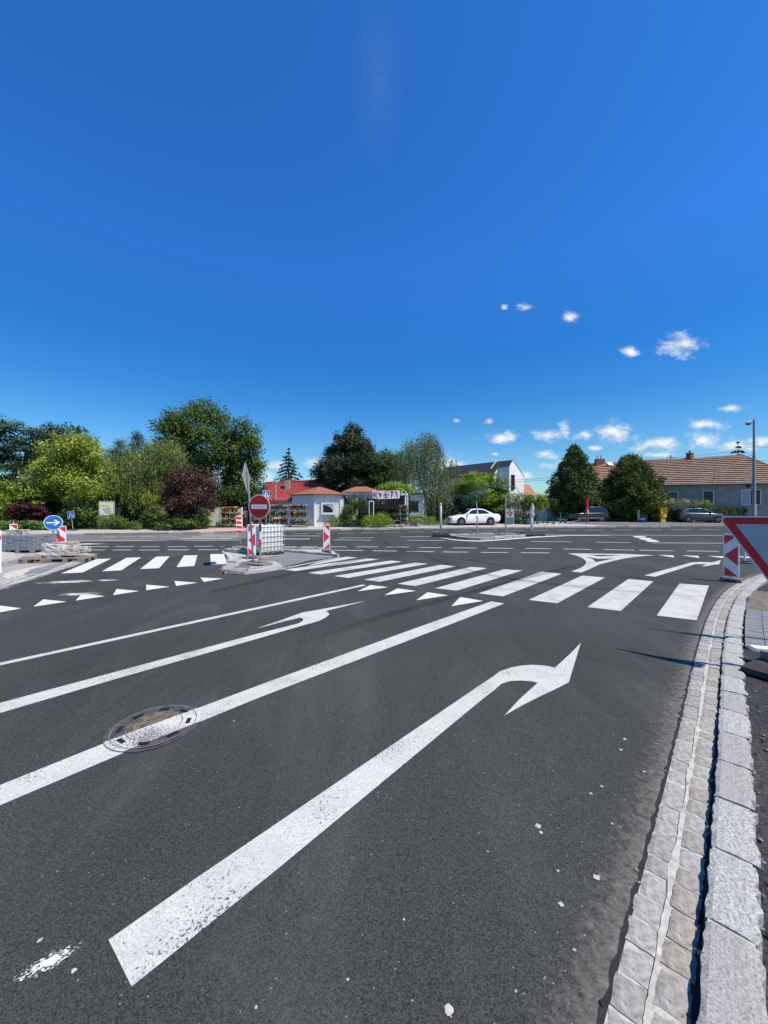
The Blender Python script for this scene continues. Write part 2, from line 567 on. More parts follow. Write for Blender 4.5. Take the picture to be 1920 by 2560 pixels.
mat('white_wall', (0.78, 0.78, 0.77), 0.85, var=0.06, scale=1.2)
mat('cream_wall', (0.66, 0.64, 0.60), 0.85, var=0.06, scale=1.0)
mat('grey_wall', (0.36, 0.315, 0.25), 0.92, var=0.13, scale=1.3, bump=0.01, bscale=12, spots=(0.29, 0.255, 0.205), spot_scale=1.6, spot_lo=0.48, spot_hi=0.7)
mat('glass', (0.012, 0.016, 0.018), 0.12, var=0.2, scale=1.5, spec=0.35)
mat('car_glass', (0.012, 0.014, 0.016), 0.05, var=0.1, scale=3, spec=0.9)
mat('blind', (0.40, 0.42, 0.42), 0.6, var=0.1, scale=4)
mat('curtain', (0.75, 0.75, 0.74), 0.9, var=0.1, scale=6)
mat('shingle', (0.29, 0.105, 0.065), 0.85, var=0.18, scale=5, bump=0.004, bscale=40)
mat('tile_red', (0.31, 0.055, 0.05), 0.6, var=0.15, scale=4)
mat('tile_brown', (0.255, 0.175, 0.13), 0.85, var=0.28, scale=5.5, bump=0.006, bscale=30, spots=(0.33, 0.235, 0.18), spot_scale=3.4, spot_lo=0.5, spot_hi=0.66)
mat('tile_orange', (0.42, 0.22, 0.15), 0.85, var=0.22, scale=5, bump=0.006, bscale=30)
mat('roof_dark', (0.035, 0.038, 0.043), 0.6, var=0.2, scale=6)
mat('brick', (0.20, 0.085, 0.06), 0.9, var=0.3, scale=12)
mat('bark', (0.10, 0.075, 0.055), 0.95, var=0.35, scale=9, bump=0.02, bscale=14)
mat('bark_birch', (0.52, 0.50, 0.47), 0.85, var=0.2, scale=6, spots=(0.05, 0.05, 0.05), spot_scale=5, spot_lo=0.55, spot_hi=0.6)
mat('car_white', (0.80, 0.81, 0.82), 0.28, var=0.02, scale=2, coat=0.8)
mat('car_black', (0.012, 0.013, 0.022), 0.25, var=0.1, scale=2, coat=0.8)
mat('car_grey', (0.075, 0.078, 0.085), 0.3, metal=0.3, var=0.05, scale=2, coat=0.8)
mat('cladding', (0.11, 0.11, 0.11), 0.6, var=0.08, scale=4)
mat('tyre', (0.018, 0.018, 0.019), 0.85, var=0.2, scale=10)
mat('rim', (0.30, 0.31, 0.32), 0.35, metal=0.8, var=0.1, scale=6)
mat('chrome', (0.6, 0.61, 0.62), 0.15, metal=1.0, var=0.03, scale=4)
mat('lamp_glass', (0.16, 0.17, 0.18), 0.1, var=0.15, scale=14, spec=0.8)
mat('lamp_red', (0.35, 0.015, 0.015), 0.2, var=0.1, scale=8)
mat('post_yellow', (0.72, 0.40, 0.015), 0.45, var=0.05, scale=3)
mat('post_red', (0.42, 0.025, 0.025), 0.45, var=0.06, scale=3)
mat('box_grey', (0.26, 0.27, 0.27), 0.7, var=0.1, scale=3)
mat('scooter_green', (0.03, 0.22, 0.15), 0.4, var=0.08, scale=5)
mat('bin_green', (0.03, 0.12, 0.08), 0.6, var=0.1, scale=4)
mat('poster_grey', (0.42, 0.44, 0.44), 0.6, var=0.12, scale=7)
mat('poster_green', (0.05, 0.17, 0.13), 0.6, var=0.2, scale=7)
mat('poster_petal', (0.20, 0.012, 0.03), 0.6, var=0.3, scale=14)
mat('poster_yellow', (0.70, 0.62, 0.10), 0.6, var=0.25, scale=5, spots=(0.72, 0.72, 0.68), spot_scale=3.2, spot_lo=0.47, spot_hi=0.52)
mat('tank', (0.66, 0.67, 0.66), 0.4, var=0.04, scale=2)
mat('wire', (0.03, 0.03, 0.03), 0.6, var=0.1)
mat('butt_shade', (0.075, 0.055, 0.045), 0.95, var=0.3, scale=6)  # dark riser faces: shadow lines between tile courses painted into the colour
mat('pole_grey', (0.30, 0.30, 0.30), 0.7, metal=0.2, var=0.12, scale=3)
mat('terracotta', (0.32, 0.14, 0.08), 0.9, var=0.15, scale=10)
mat('skin', (0.50, 0.30, 0.22), 0.6, var=0.06)
mat('cloth_black', (0.018, 0.018, 0.022), 0.9, var=0.2)
mat('cloth_pink', (0.32, 0.14, 0.15), 0.9, var=0.15)
mat('hair', (0.02, 0.014, 0.010), 0.7, var=0.2)
mat('wrap_pink', (0.62, 0.46, 0.44), 0.5, var=0.25, scale=14)
mat('ink', (0.015, 0.012, 0.02), 0.7, var=0.2)
mat('ink_blue', (0.34, 0.42, 0.55), 0.7, var=0.2)
mat('ink_dark_red', (0.13, 0.006, 0.008), 0.7, var=0.3)
for nm, cc in (('bloom_red', (0.55, 0.02, 0.03)), ('bloom_pink', (0.62, 0.16, 0.26)), ('bloom_white', (0.78, 0.76, 0.72)),
               ('bloom_yellow', (0.70, 0.52, 0.06)), ('bloom_purple', (0.16, 0.05, 0.22))):
    mat(nm, cc, 0.7, var=0.2, scale=20)
foliage('leaf_pot', (0.03, 0.07, 0.015), (0.11, 0.2, 0.04))
dust_mat('dust', (0.34, 0.32, 0.285), 0.74, 1.15, 22, 0.5)
dust_mat('spill', (0.62, 0.57, 0.47), 0.78, 0.95, 3.2, 0.85, stretch=(R(25), 1.0, 3.0))
dust_mat('residue', (0.66, 0.64, 0.60), 0.62, 0.98, 5, 0.75)
dust_mat('splash', (0.62, 0.62, 0.59), 0.82, 0.88, 46, 1.0, detail=3, stretch=(R(30), 1.0, 2.0))
dust_mat('tread', (0.012, 0.012, 0.013), 0.50, 1.05, 9, 0.34, stretch=(R(47), 2.0, 0.4))


# ------------------------------------------------------------------ mesh builder
class MB:
    def __init__(self):
        self.v, self.f, self.mi = [], [], []

    def add(self, vs, fs, m=0):
        k = len(self.v)
        self.v += [tuple(p) for p in vs]
        self.f += [tuple(i + k for i in f) for f in fs]
        self.mi += [m] * len(fs)
        return self

    def box(self, c, s, rz=0.0, m=0, M=None):
        x, y, z = s[0] / 2, s[1] / 2, s[2] / 2
        vs = [Vector((a * x, b * y, d * z)) for d in (-1, 1) for b in (-1, 1) for a in (-1, 1)]
        rot = M or Matrix.Rotation(rz, 3, 'Z')
        vs = [rot @ q + Vector(c) for q in vs]
        return self.add(vs, [(0, 2, 3, 1), (4, 5, 7, 6), (0, 1, 5, 4), (2, 6, 7, 3), (0, 4, 6, 2), (1, 3, 7, 5)], m)

    def bar(self, a, b, w, h, m=0, up=(0, 0, 1)):
        a, b = Vector(a), Vector(b)
        d = (b - a)
        L = d.length
        if L < 1e-6:
            return self
        x = d / L
        u = Vector(up)
        if abs(x.dot(u)) > 0.98:
            u = Vector((0, 1, 0))
        y = u.cross(x).normalized()
        z = x.cross(y)
        M = Matrix((x, y, z)).transposed()
        return self.box((a + b) / 2, (L, w, h), m=m, M=M)

    def tube(self, pts, rs, n=8, m=0, cap=True):
        pts = [Vector(p) for p in pts]
        if isinstance(rs, (int, float)):
            rs = [rs] * len(pts)
        k = len(self.v)
        prev = None
        for i, p in enumerate(pts):
            d = (pts[min(i + 1, len(pts) - 1)] - pts[max(i - 1, 0)]).normalized()
            if prev is None:
                a = Vector((1, 0, 0)) if abs(d.x) < 0.9 else Vector((0, 1, 0))
                prev = (a - d * a.dot(d)).normalized()
            else:
                prev = (prev - d * prev.dot(d)).normalized()
            b = d.cross(prev)
            for j in range(n):
                t = 2 * math.pi * j / n
                self.v.append(tuple(p + (prev * math.cos(t) + b * math.sin(t)) * rs[i]))
        fs = []
        for i in range(len(pts) - 1):
            for j in range(n):
                a = k + i * n + j
                b2 = k + i * n + (j + 1) % n
                fs.append((a, b2, b2 + n, a + n))
        if cap:
            fs.append(tuple(k + j for j in reversed(range(n))))
            fs.append(tuple(k + (len(pts) - 1) * n + j for j in range(n)))
        self.f += fs
        self.mi += [m] * len(fs)
        return self

    def prism(self, poly, z0, z1, m=0, side=None):
        """vertical prism over a simple polygon given as xy points (counter-clockwise made sure)"""
        pl = [Vector((p[0], p[1], 0)) for p in poly]
        area = sum(pl[i].x * pl[(i + 1) % len(pl)].y - pl[(i + 1) % len(pl)].x * pl[i].y for i in range(len(pl)))
        if area < 0:
            pl.reverse()
        n = len(pl)
        k = len(self.v)
        self.v += [(p.x, p.y, z0) for p in pl] + [(p.x, p.y, z1) for p in pl]
        tris = geometry.tessellate_polygon([pl])
        for t in tris:
            a, b, c = (pl[i] for i in t)
            if (b - a).cross(c - a).z < 0:
                t = (t[0], t[2], t[1])
            self.f.append(tuple(k + n + i for i in t))
            self.mi.append(m)
            self.f.append(tuple(k + i for i in reversed(t)))
            self.mi.append(m)
        for i in range(n):
            j = (i + 1) % n
            self.f.append((k + i, k + j, k + n + j, k + n + i))
            self.mi.append(m if side is None else side)
        return self

    def sheet(self, poly, z=0.0, holes=()):
        loops = [[Vector((p[0], p[1], 0)) for p in lp] for lp in [poly, *holes]]
        flat = [p for lp in loops for p in lp]
        k = len(self.v)
        self.v += [(p.x, p.y, z) for p in flat]
        for t in geometry.tessellate_polygon(loops):
            a, b, c = (flat[i] for i in t)
            if (b - a).cross(c - a).z < 0:
                t = (t[0], t[2], t[1])
            self.f.append(tuple(k + i for i in t))
            self.mi.append(0)
        return self

    def plate(self, poly, th, M, off=0.0, m=0):
        """flat plate: polygon in local (x, z), thickness th along local y (front is -y), placed by the 4x4 M"""
        q = MB().prism([(p[0], p[1]) for p in poly], 0, th, m)
        vs = [M @ Vector((x, off - z, y)) for (x, y, z) in q.v]
        return self.add(vs, [tuple(reversed(f)) for f in q.f], m) if False else self.add(vs, q.f, m)

    def ring(self, c, r, n=24, sx=1.0):
        return [(c[0] + r * sx * math.cos(2 * math.pi * i / n), c[1] + r * math.sin(2 * math.pi * i / n)) for i in range(n)]

    def mesh(self, name, mats, smooth=False):
        me = bpy.data.meshes.new(name)
        me.from_pydata([tuple(p) for p in self.v], [], self.f)
        for mm in (mats if isinstance(mats, (list, tuple)) else [mats]):
            me.materials.append(MATS[mm] if isinstance(mm, str) else mm)
        if any(self.mi):
            me.polygons.foreach_set('material_index', self.mi)
        if smooth:
            me.polygons.foreach_set('use_smooth', [True] * len(self.f))
        me.update()
        return me

    def build(self, name, mats, parent=None, smooth=False, loc=None, rz=None, bevel=0.0):
        me = self.mesh(name, mats, smooth)
        if bevel:
            bm = bmesh.new()
            bm.from_mesh(me)
            bmesh.ops.remove_doubles(bm, verts=bm.verts, dist=1e-5)
            bmesh.ops.recalc_face_normals(bm, faces=bm.faces)
            bmesh.ops.bevel(bm, geom=[e for e in bm.edges if len(e.link_faces) == 2 and e.calc_face_angle(0) > 0.5],
                            offset=bevel, segments=2, profile=0.6, affect='EDGES')
            bm.to_mesh(me)
            bm.free()
        else:
            bm = bmesh.new()
            bm.from_mesh(me)
            bmesh.ops.recalc_face_normals(bm, faces=bm.faces)
            bm.to_mesh(me)
            bm.free()
        return link(name, me, parent, loc, rz)


def link(name, me, parent=None, loc=None, rz=None):
    o = bpy.data.objects.new(name, me)
    C.objects.link(o)
    if parent is not None:
        o.parent = parent
    if loc is not None:
        o.location = loc
    if rz is not None:
        o.rotation_euler = (0, 0, rz)
    return o


def tag(o, label=None, cat=None, group=None, kind=None):
    if label:
        o['label'] = label
    if cat:
        o['category'] = cat
    if group:
        o['group'] = group
    if kind:
        o['kind'] = kind
    return o


def thing(name, label, cat, loc=(0, 0, 0), rz=0.0, group=None, scale=None):
    o = link(name, None, None, loc, rz)
    if scale:
        o.scale = (scale,) * 3
    return tag(o, label, cat, group)


def copy_tree(o, parent=None):
    c = o.copy()
    C.objects.link(c)
    c.parent = parent
    for ch in list(o.children):
        copy_tree(ch, c)
    return c


def face_cam(x, y, extra=0.0):
    return math.atan2(-x, y) + extra


def jit(a):
    return random.uniform(-a, a)


# ------------------------------------------------------------------ ground, road, far pavement
ground = MB().sheet([(-3000, -400), (3000, -400), (3000, 3000), (-3000, 3000)], -0.12).build('ground', 'land')
tag(ground, kind='structure')

kerb_px = [(0, 1342), (105, 1339.7), (250, 1338), (482, 1334.8), (600, 1332), (711, 1329.2), (826, 1327), (890, 1325.4), (1050, 1323.4), (1200, 1321.7),
           (1380, 1319.8), (1560, 1318.5), (1700, 1318.1), (1800, 1318)]
KB = [G(*p) for p in kerb_px]
d0 = (KB[0] - KB[2]).normalized()
KB = [KB[0] + d0 * 60, KB[0] + d0 * 25, KB[0] + d0 * 8] + KB
KB += [KB[-1] + Vector((9, 0.3, 0)), KB[-1] + Vector((30, -0.5, 0)), KB[-1] + Vector((70, -4, 0))]

road_poly = [(p.x, p.y) for p in KB] + [(100, 31), (100, -25), (-85, -25)]
road = MB().sheet(road_poly, 0.0).build('road', 'asphalt')
tag(road, kind='structure')

# old lighter asphalt along the far kerb on the left
old = [(-340, 1363), (0, 1354.5), (178, 1352.8), (380, 1351.2), (561, 1349.6), (640, 1346), (700, 1337), (711, 1329.4), (600, 1332.2), (482, 1335), (250, 1338.2), (105, 1340), (0, 1342.3), (-340, 1350.5)]
oldp = [G(*p) for p in old]
tag(MB().sheet([(p.x, p.y) for p in oldp], 0.002).build('old_road_strip', 'asphalt_old'), kind='structure')


def offset_line(pts, d):
    out = []
    for i, p in enumerate(pts):
        t = (pts[min(i + 1, len(pts) - 1)] - pts[max(i - 1, 0)])
        t.z = 0
        t.normalize()
        dd = d(i) if callable(d) else d
        out.append(p + Vector((-t.y, t.x, 0)) * dd)
    return out


def walk_w(i):
    x = KB[i].x
    return float(np.interp(x, [-60, -22, -8, 3, 9, 20, 30, 60], [2.3, 2.3, 2.6, 2.9, 3.3, 5.6, 6.2, 6.2]))


KI = offset_line(KB, 0.16)          # back of the kerb stones
BK = offset_line(KB, walk_w)        # back of the pavement
mb = MB()
for i in range(len(KB) - 1):
    a, b, c, d = KI[i], KI[i + 1], BK[i + 1], BK[i]
    za, zb = 0.125, 0.24
    mb.add([(a.x, a.y, za), (b.x, b.y, za), (c.x, c.y, zb), (d.x, d.y, zb)], [(0, 1, 2, 3)])
    mb.add([(a.x, a.y, -0.1), (b.x, b.y, -0.1), (b.x, b.y, za), (a.x, a.y, za)], [(0, 1, 2, 3)])
pavement = mb.build('pavement', 'walk')
tag(pavement, kind='structure')


def along(pts, x):
    for i in range(len(pts) - 1):
        if pts[i].x <= x <= pts[i + 1].x:
            t = (x - pts[i].x) / (pts[i + 1].x - pts[i].x)
            return pts[i].lerp(pts[i + 1], t)
    return pts[-1]


def walk_patch(name, px0, px1, material, skew=0.0):
    mb = MB()
    n = 8
    rows = []
    for k in range(n + 1):
        px = px0 + (px1 - px0) * k / n
        y = 30
        for _ in range(12):
            y = along(KI, PXX(px, y)).y
        x = PXX(px, y)
        a = along(KI, x)
        b = along(BK, x + skew)
        rows.append((a, b))
    for (a, b), (c, d) in zip(rows, rows[1:]):
        mb.add([(a.x, a.y, 0.131), (c.x, c.y, 0.131), (d.x, d.y, 0.246), (b.x, b.y, 0.246)], [(0, 1, 2, 3)])
    return tag(mb.build(name, material), kind='structure')


walk_patch('red_pavement', 455, 625, 'walk_red', 0.4)
walk_patch('asphalt_pavement', 1535, 2300, 'asphalt_walk', -3.0)

garden = MB()
gp = [(p.x, p.y) for p in BK] + [(110, 160), (-120, 160)]
garden.sheet(gp, 0.235)
garden = tag(garden.build('garden_ground', 'lawn'), kind='structure')
# parking lot and dry yard behind the right half
lot = [(p.x, p.y) for p in BK if p.x > 5.5] + [(60, 47), (28, 47), (6, 40)]
tag(MB().sheet(lot, 0.24).build('parking_lot', 'asphalt_old'), kind='structure')
yard = [(p.x, p.y) for p in BK if -12.2 < p.x < 5.6] + [(5.0, 36), (-11, 33.5)]
tag(MB().sheet(yard, 0.24).build('shop_yard', 'walk'), kind='structure')

# far kerb stones, one by one
kerb_meshes = []
for k in range(4):
    m = MB().box((0, 0, 0), (0.97, 0.17, 0.24)).mesh('kerb_stone', ['granite_dark', 'granite_grey', 'granite_grey', 'granite'][k])
    bm = bmesh.new(); bm.from_mesh(m)
    bmesh.ops.bevel(bm, geom=bm.edges[:], offset=0.015, segments=1, affect='EDGES')
    for v in bm.verts:
        v.co += Vector((jit(.006), jit(.008), jit(.008)))
    bm.to_mesh(m); bm.free()
    kerb_meshes.append(m)
dist = 0.0
seg_s = [0.0]
for i in range(len(KB) - 1):
    seg_s.append(seg_s[-1] + (KB[i + 1] - KB[i]).length)


def curve_at(pts, ss, s):
    for i in range(len(pts) - 1):
        if ss[i] <= s <= ss[i + 1]:
            t = (s - ss[i]) / max(1e-6, ss[i + 1] - ss[i])
            d = (pts[i + 1] - pts[i]).normalized()
            return pts[i].lerp(pts[i + 1], t), d
    return pts[-1], (pts[-1] - pts[-2]).normalized()


s = 35.0
while s < seg_s[-1] - 42:
    p, d = curve_at(KB, seg_s, s)
    px = CX + F * p.x / p.y
    k = 0 if (px < 900 or px > 1540) and random.random() < 0.7 else random.choice((1, 2, 3, 3))
    nrm = Vector((-d.y, d.x, 0))
    o = link('kerb_stone', kerb_meshes[k], pavement, p + nrm * 0.08 + Vector((0, 0, 0.015 + jit(0.006))), math.atan2(d.y, d.x) + jit(0.01))
    s += 1.0


# ------------------------------------------------------------------ road markings
def mark(name, px_pts, m='paint', z=0.004, o=None, sc=None, holes=()):
    pts = crop(o, sc, px_pts) if o else px_pts
    hs_ = [crop(o, sc, h) if o else h for h in holes]
    q = [G(*p) for p in pts]
    hq = [[(g.x, g.y) for g in (G(*p) for p in h)] for h in hs_]
    return MB().sheet([(g.x, g.y) for g in q], z, hq).build(name, m, road)


# lane lines and arrows of the near approach
mark('lane_line', [(-420, 1748.2), (0, 1657.5), (905.8, 1461.8), (915.5, 1464), (0, 1664.2), (-420, 1760)])
mark('turn_arrow', [(-420, 1871.3), (0, 1758.2), (640, 1585.8)] + crop((640, 1420), 3.95, [
    (370, 562), (430, 545), (470, 515), (458, 498), (432, 492), (5, 600), (460, 441), (680, 402), (1090, 325), (685, 428), (712, 440),
    (726, 460), (692, 490), (620, 525), (460, 570), (0, 705)]) + [(300, 1695), (0, 1783.5), (-420, 1907)])
L3T = [(-420, 2141), (0, 1964), (258.6, 1860), (650, 1713), (1040, 1570.5), (1228, 1503.9)]
L3B = [(1261, 1509.2), (1040, 1594.5), (650, 1744), (300, 1887.1), (0, 2014.6), (-420, 2203)]
mark('lane_line', L3T + L3B)
mark('turn_arrow', [(271, 2352), (486, 2200), (1200, 1713.8)] + crop((1200, 1580), 5.53, [
    (180, 620), (275, 548), (430, 495), (560, 470), (700, 458), (830, 462), (940, 475), (1035, 498), (1240, 310), (1393, 155), (1340, 330),
    (1228, 700), (1050, 790), (850, 885), (600, 1010), (330, 1165), (560, 920), (800, 705), (700, 685), (560, 675), (420, 682), (300, 718),
    (200, 805)]) + [(1200, 1753.6), (700, 2169), (329, 2469)])
# right zebra crossing
Z7, Z8 = ((700, 1370), 2.765), ((1060, 1400), 3.318)
for o_, s_, q in [(*Z7, [(255, 101), (460, 60), (535, 67), (185, 125)]), (*Z7, [(28, 150), (600, 72), (683, 79), (110, 160)]),
                  (*Z7, [(195, 172), (765, 87), (845, 95), (280, 184)]), (*Z7, [(375, 195), (935, 102), (1022, 110), (472, 208)]),
                  (*Z7, [(580, 220), (1110, 117), (1220, 126), (690, 234)]), (*Z7, [(812, 248), (1320, 131), (1433, 140), (935, 264)]),
                  (*Z8, [(92, 235), (665, 78), (817, 88), (270, 255)]), (*Z8, [(452, 278), (975, 98), (1142, 115), (655, 303)]),
                  (*Z8, [(868, 332), (1312, 130), (1503, 146), (1105, 360)])]:
    mark('zebra_stripe', q, o=o_, sc=s_)
mark('zebra_stripe', [(1468.4, 1518), (1570.9, 1447.8), (1632.9, 1453.7), (1551.9, 1527.8)])
mark('zebra_stripe', [(1641.8, 1539.2), (1698.7, 1459.2), (1772.2, 1464.6), (1741.8, 1551.1)])
for q in ([(535, 300), (625, 257), (748, 272)], [(720, 328), (812, 280), (940, 298)], [(942, 362), (1020, 307), (1163, 328)], [(1185, 403), (1245, 340), (1405, 367)]):
    mark('yield_tooth', q, 'paint_fresh', o=Z7[0], sc=Z7[1])
for q in ([(-150, 490), (-10, 390), (222, 420)], [(345, 403), (450, 327), (690, 351)], [(782, 340), (850, 268), (1090, 293)], [(1170, 283), (1210, 219), (1445, 241)]):
    mark('yield_tooth', q, 'paint_fresh', o=(0, 1420), sc=4.1475)
for q in ([(272, 315), (272, 257), (515, 278)], [(583, 270), (565, 218), (803, 237)], [(870, 228), (832, 183), (1070, 193)]):
    mark('yield_tooth', q, 'paint_fresh', o=(300, 1400), sc=4.1475)
# left zebra crossing
for q in ([(45, 255), (350, 130), (475, 128), (230, 247)], [(395, 237), (610, 120), (735, 116), (565, 228)], [(727, 217), (865, 110), (982, 107), (890, 210)],
          [(1042, 200), (1105, 100), (1222, 97), (1195, 190)], [(1337, 182), (1333, 88), (1450, 86), (1480, 173)]):
    mark('zebra_stripe', q, 'paint_fresh', o=(140, 1360), sc=3.456)


def dash(x0, y0, x1, y1, w, o=None, sc=None, m='paint_fresh', name='lane_dash'):
    """a line on the road between two photo points, w metres wide"""
    (a, b) = crop(o, sc, [(x0, y0), (x1, y1)]) if o else [(x0, y0), (x1, y1)]
    a, b = G(*a), G(*b)
    d = (b - a).normalized()
    n = Vector((-d.y, d.x, 0)) * w / 2
    MB().sheet([((a - n).x, (a - n).y), ((b - n).x, (b - n).y), ((b + n).x, (b + n).y), ((a + n).x, (a + n).y)], 0.004).build(name, m, road)


C4, C5, C6, C7, C8 = ((0, 1320), 3.318), ((380, 1300), 3.318), ((800, 1310), 3.318), ((1200, 1310), 4.608), ((1500, 1310), 3.95)
for c_, y, xs in [(C4, 155, [(750, 900), (958, 1110), (1170, 1325), (1390, 1545)]), (C4, 183, [(700, 870), (935, 1095), (1150, 1325), (1395, 1565)]),
                  (C5, 218, [(350, 508), (575, 660)]), (C5, 222, [(1085, 1195), (1235, 1375)]), (C5, 247.5, [(135, 305), (380, 550)]),
                  (C6, 190, [(85, 220), (300, 478)]), (C6, 191.5, [(555, 740)])]:
    for a, b in xs:
        dash(a, y, b, y, 0.14, *c_)
for a, b, y0, y1 in [(825, 1012, 195.5, 196.5), (1100, 1300, 198.5, 199.5), (120, 355, 218, 220.5), (437, 635, 222.5, 225), (720, 945, 228, 230), (1020, 1232, 232.5, 233.5)]:
    dash(a, y0, b, y1, 0.14, *C6)
for a, b, y0, y1 in [(10, 320, 328, 328), (468, 797, 331, 334), (90, 382, 279, 281), (517, 820, 281, 287), (962, 1280, 288, 295)]:
    dash(a, y0, b, y1, 0.14, *C7)
for a, b, y0, y1 in [(35, 340, 252, 259), (390, 725, 259, 266), (858, 1175, 266, 271)]:
    dash(a, y0, b, y1, 0.14, *C8)
# middle lines
dash(587, 202, 1050, 206.5, 0.14, *C7)
dash(1335, 210, 1735, 214, 0.14, *C7)
dash(505, 187, 1500, 191, 0.16, *C8, name='lane_line')
dash(705, 126, 2900, 132, 0.2, *C7, name='lane_line')
dash(155, 117, 447, 113.5, 0.14, *C6)
dash(112, 132.5, 425, 134, 0.16, *C6)
dash(665, 108, 962, 103, 0.16, *C6)
dash(725, 135, 1035, 136.5, 0.16, *C6)
dash(1085, 133, 1395, 132, 0.2, *C5)
dash(1085, 156, 1310, 159, 0.3, *C5)
dash(590, 108, 1659, 104.5, 0.18, *C4, name='lane_line')
dash(378, 1352.2, 600, 1350.2, 0.18, name='lane_line')
# far dashes
for a, b, y in [(843, 955, 75), (1007, 1120, 73), (1170, 1293, 71), (1342, 1465, 69)]:
    dash(a, y, b, y - 0.6, 0.13, *C4)
for a, b, y in [(1173, 1300, 115), (1358, 1425, 113)]:
    dash(a, y, b, y - 0.6, 0.14, *C5)
for a, b, y in [(152, 283, 76), (343, 470, 72), (533, 665, 68.5), (727, 860, 65), (922, 1060, 62), (1123, 1263, 59.5), (1330, 1470, 57.5)]:
    dash(a, y, b, y - 1.2, 0.14, *C6)
for a, b, y in [(300, 498, 76.5), (620, 805, 74), (902, 1115, 72), (1217, 1435, 70)]:
    dash(a, y, b, y - 0.6, 0.16, *C7)
for a, b, y in [(130, 325, 59), (413, 612, 57.5), (700, 905, 55.5), (998, 1195, 54), (1290, 1500, 53)]:
    dash(a, y, b, y - 0.6, 0.16, *C8)
# worn cream stripes of the far crossing
for a, b, y in [(435, 740, 117.5), (410, 735, 128.5), (325, 720, 141.5), (245, 655, 155.5)]:
    dash(a, y, b, y - 1.5, 0.34, *C5, m='paint_cream', name='zebra_stripe')
mark('lane_wedge', [(560, 138.5), (720, 128), (885, 132), (660, 138.5)], 'paint_fresh', o=C4[0], sc=C4[1])
mark('lane_wedge', [(285, 140.5), (430, 134), (570, 135.5), (440, 140)], 'paint_fresh', o=C4[0], sc=C4[1])
# three short blocks, hatched triangle, far teeth and far arrow
for q in ([(320, 120), (432, 120), (468, 134), (350, 134)], [(378, 139), (490, 139), (527, 155), (410, 155)], [(432, 158), (545, 158), (592, 176), (480, 176)]):
    mark('block_marking', q, 'paint_fresh', o=C8[0], sc=C8[1])
mark('hatched_triangle', [(1010, 338), (1659, 345), (2012, 361), (1800, 378), (1659, 398), (1520, 430), (1380, 466), (1250, 525), (1170, 560), (1048, 548),
                          (1130, 520), (1190, 490), (1222, 455), (1222, 430), (1185, 397), (1120, 367)],
     o=C7[0], sc=C7[1], holes=[[(1236, 354), (1640, 360), (1500, 369), (1385, 374)], [(1226, 378), (1365, 402), (1545, 398), (1335, 440), (1300, 408)]])
for q in ([(568, 305), (725, 312), (732, 332)], [(805, 310), (968, 316), (983, 336)], [(1058, 316), (1228, 320), (1240, 340)], [(1330, 320), (1510, 324), (1525, 345)]):
    mark('yield_tooth', q, 'paint_fresh', o=C8[0], sc=C8[1])
mark('turn_arrow', [(437, 508), (905, 380), (985, 375), (1110, 380), (1195, 355), (1178, 397), (1000, 422), (1055, 397), (940, 397), (545, 522)], o=C8[0], sc=C8[1])
# painted curve along the far island
mark('lane_line', [(980, 112), (1100, 127), (1200, 135), (1320, 139), (1450, 131), (1600, 118), (1800, 103), (2080, 93.5), (2400, 92.5), (2400, 95), (2080, 97),
                   (1800, 112), (1659, 122), (1450, 138.5), (1320, 146), (1200, 141.5), (1100, 133.5)], 'paint_fresh', o=C6[0], sc=C6[1])

# small drops of paint and mortar on the asphalt
for px, py, r in [(1345, 2066, .018), (1352, 2082, .012), (1492, 2195, .019), (1403, 2262, .014), (1395, 2178, .008), (1562, 1848, .014), (1552, 1875, .013),
                  (1478, 1985, .010), (1505, 1967, .010), (1610, 1930, .012), (870, 2450, .007), (585, 1803, .010), (1010, 2300, .006), (100, 2352, .012),
                  (185, 2428, .010), (640, 2520, .006), (1290, 2480, .007), (1120, 2525, .02), (1436, 2376, .008), (1220, 2130, .006), (1530, 2060, .008)]:
    c = G(px, py)
    n = random.randint(8, 11)
    a0 = jit(3)
    pl = [(c.x + r * random.uniform(.6, 1.2) * math.cos(a0 + 6.283 * i / n), c.y + r * random.uniform(.6, 1.2) * math.sin(a0 + 6.283 * i / n)) for i in range(n)]
    MB().sheet(pl, 0.0035).build('paint_drop', 'mortar', road)


def set_tint(me, vals):
    at = me.attributes.new('tint', 'FLOAT', 'POINT')
    at.data.foreach_set('value', vals)


DZ = [0.0052]


def dust_patch(center, rx, ry, rz, material, z=None, n=28, rings=5, parent=road, name='dust_patch'):
    DZ[0] += 0.0004
    z = DZ[0]
    vs, ts, fs = [(0, 0, 0)], [1.0], []
    for k in range(1, rings + 1):
        for i in range(n):
            a = 2 * math.pi * i / n
            q = k / rings
            vs.append((rx * q * math.cos(a), ry * q * math.sin(a), 0))
            ts.append(1 - q)
    for i in range(n):
        fs.append((0, 1 + i, 1 + (i + 1) % n))
    for k in range(rings - 1):
        for i in range(n):
            a, b = 1 + k * n + i, 1 + k * n + (i + 1) % n
            fs.append((a, a + n, b + n, b))
    mb = MB().add(vs, fs)
    me = mb.mesh(name, material)
    set_tint(me, ts)
    o = link(name, me, parent, (center.x, center.y, z), rz)
    o['kind'] = 'stuff'
    return o


dust_patch(G(122, 2408), 0.2, 0.075, R(36), 'splash', 0.0055)
dust_patch(G(170, 1455), 1.5, 0.5, R(15), 'spill', 0.0055)
dust_patch(G(195, 1486), 0.9, 0.35, R(10), 'spill', 0.0065)
dust_patch(G(270, 1451), 0.6, 0.3, R(10), 'spill', 0.0075)


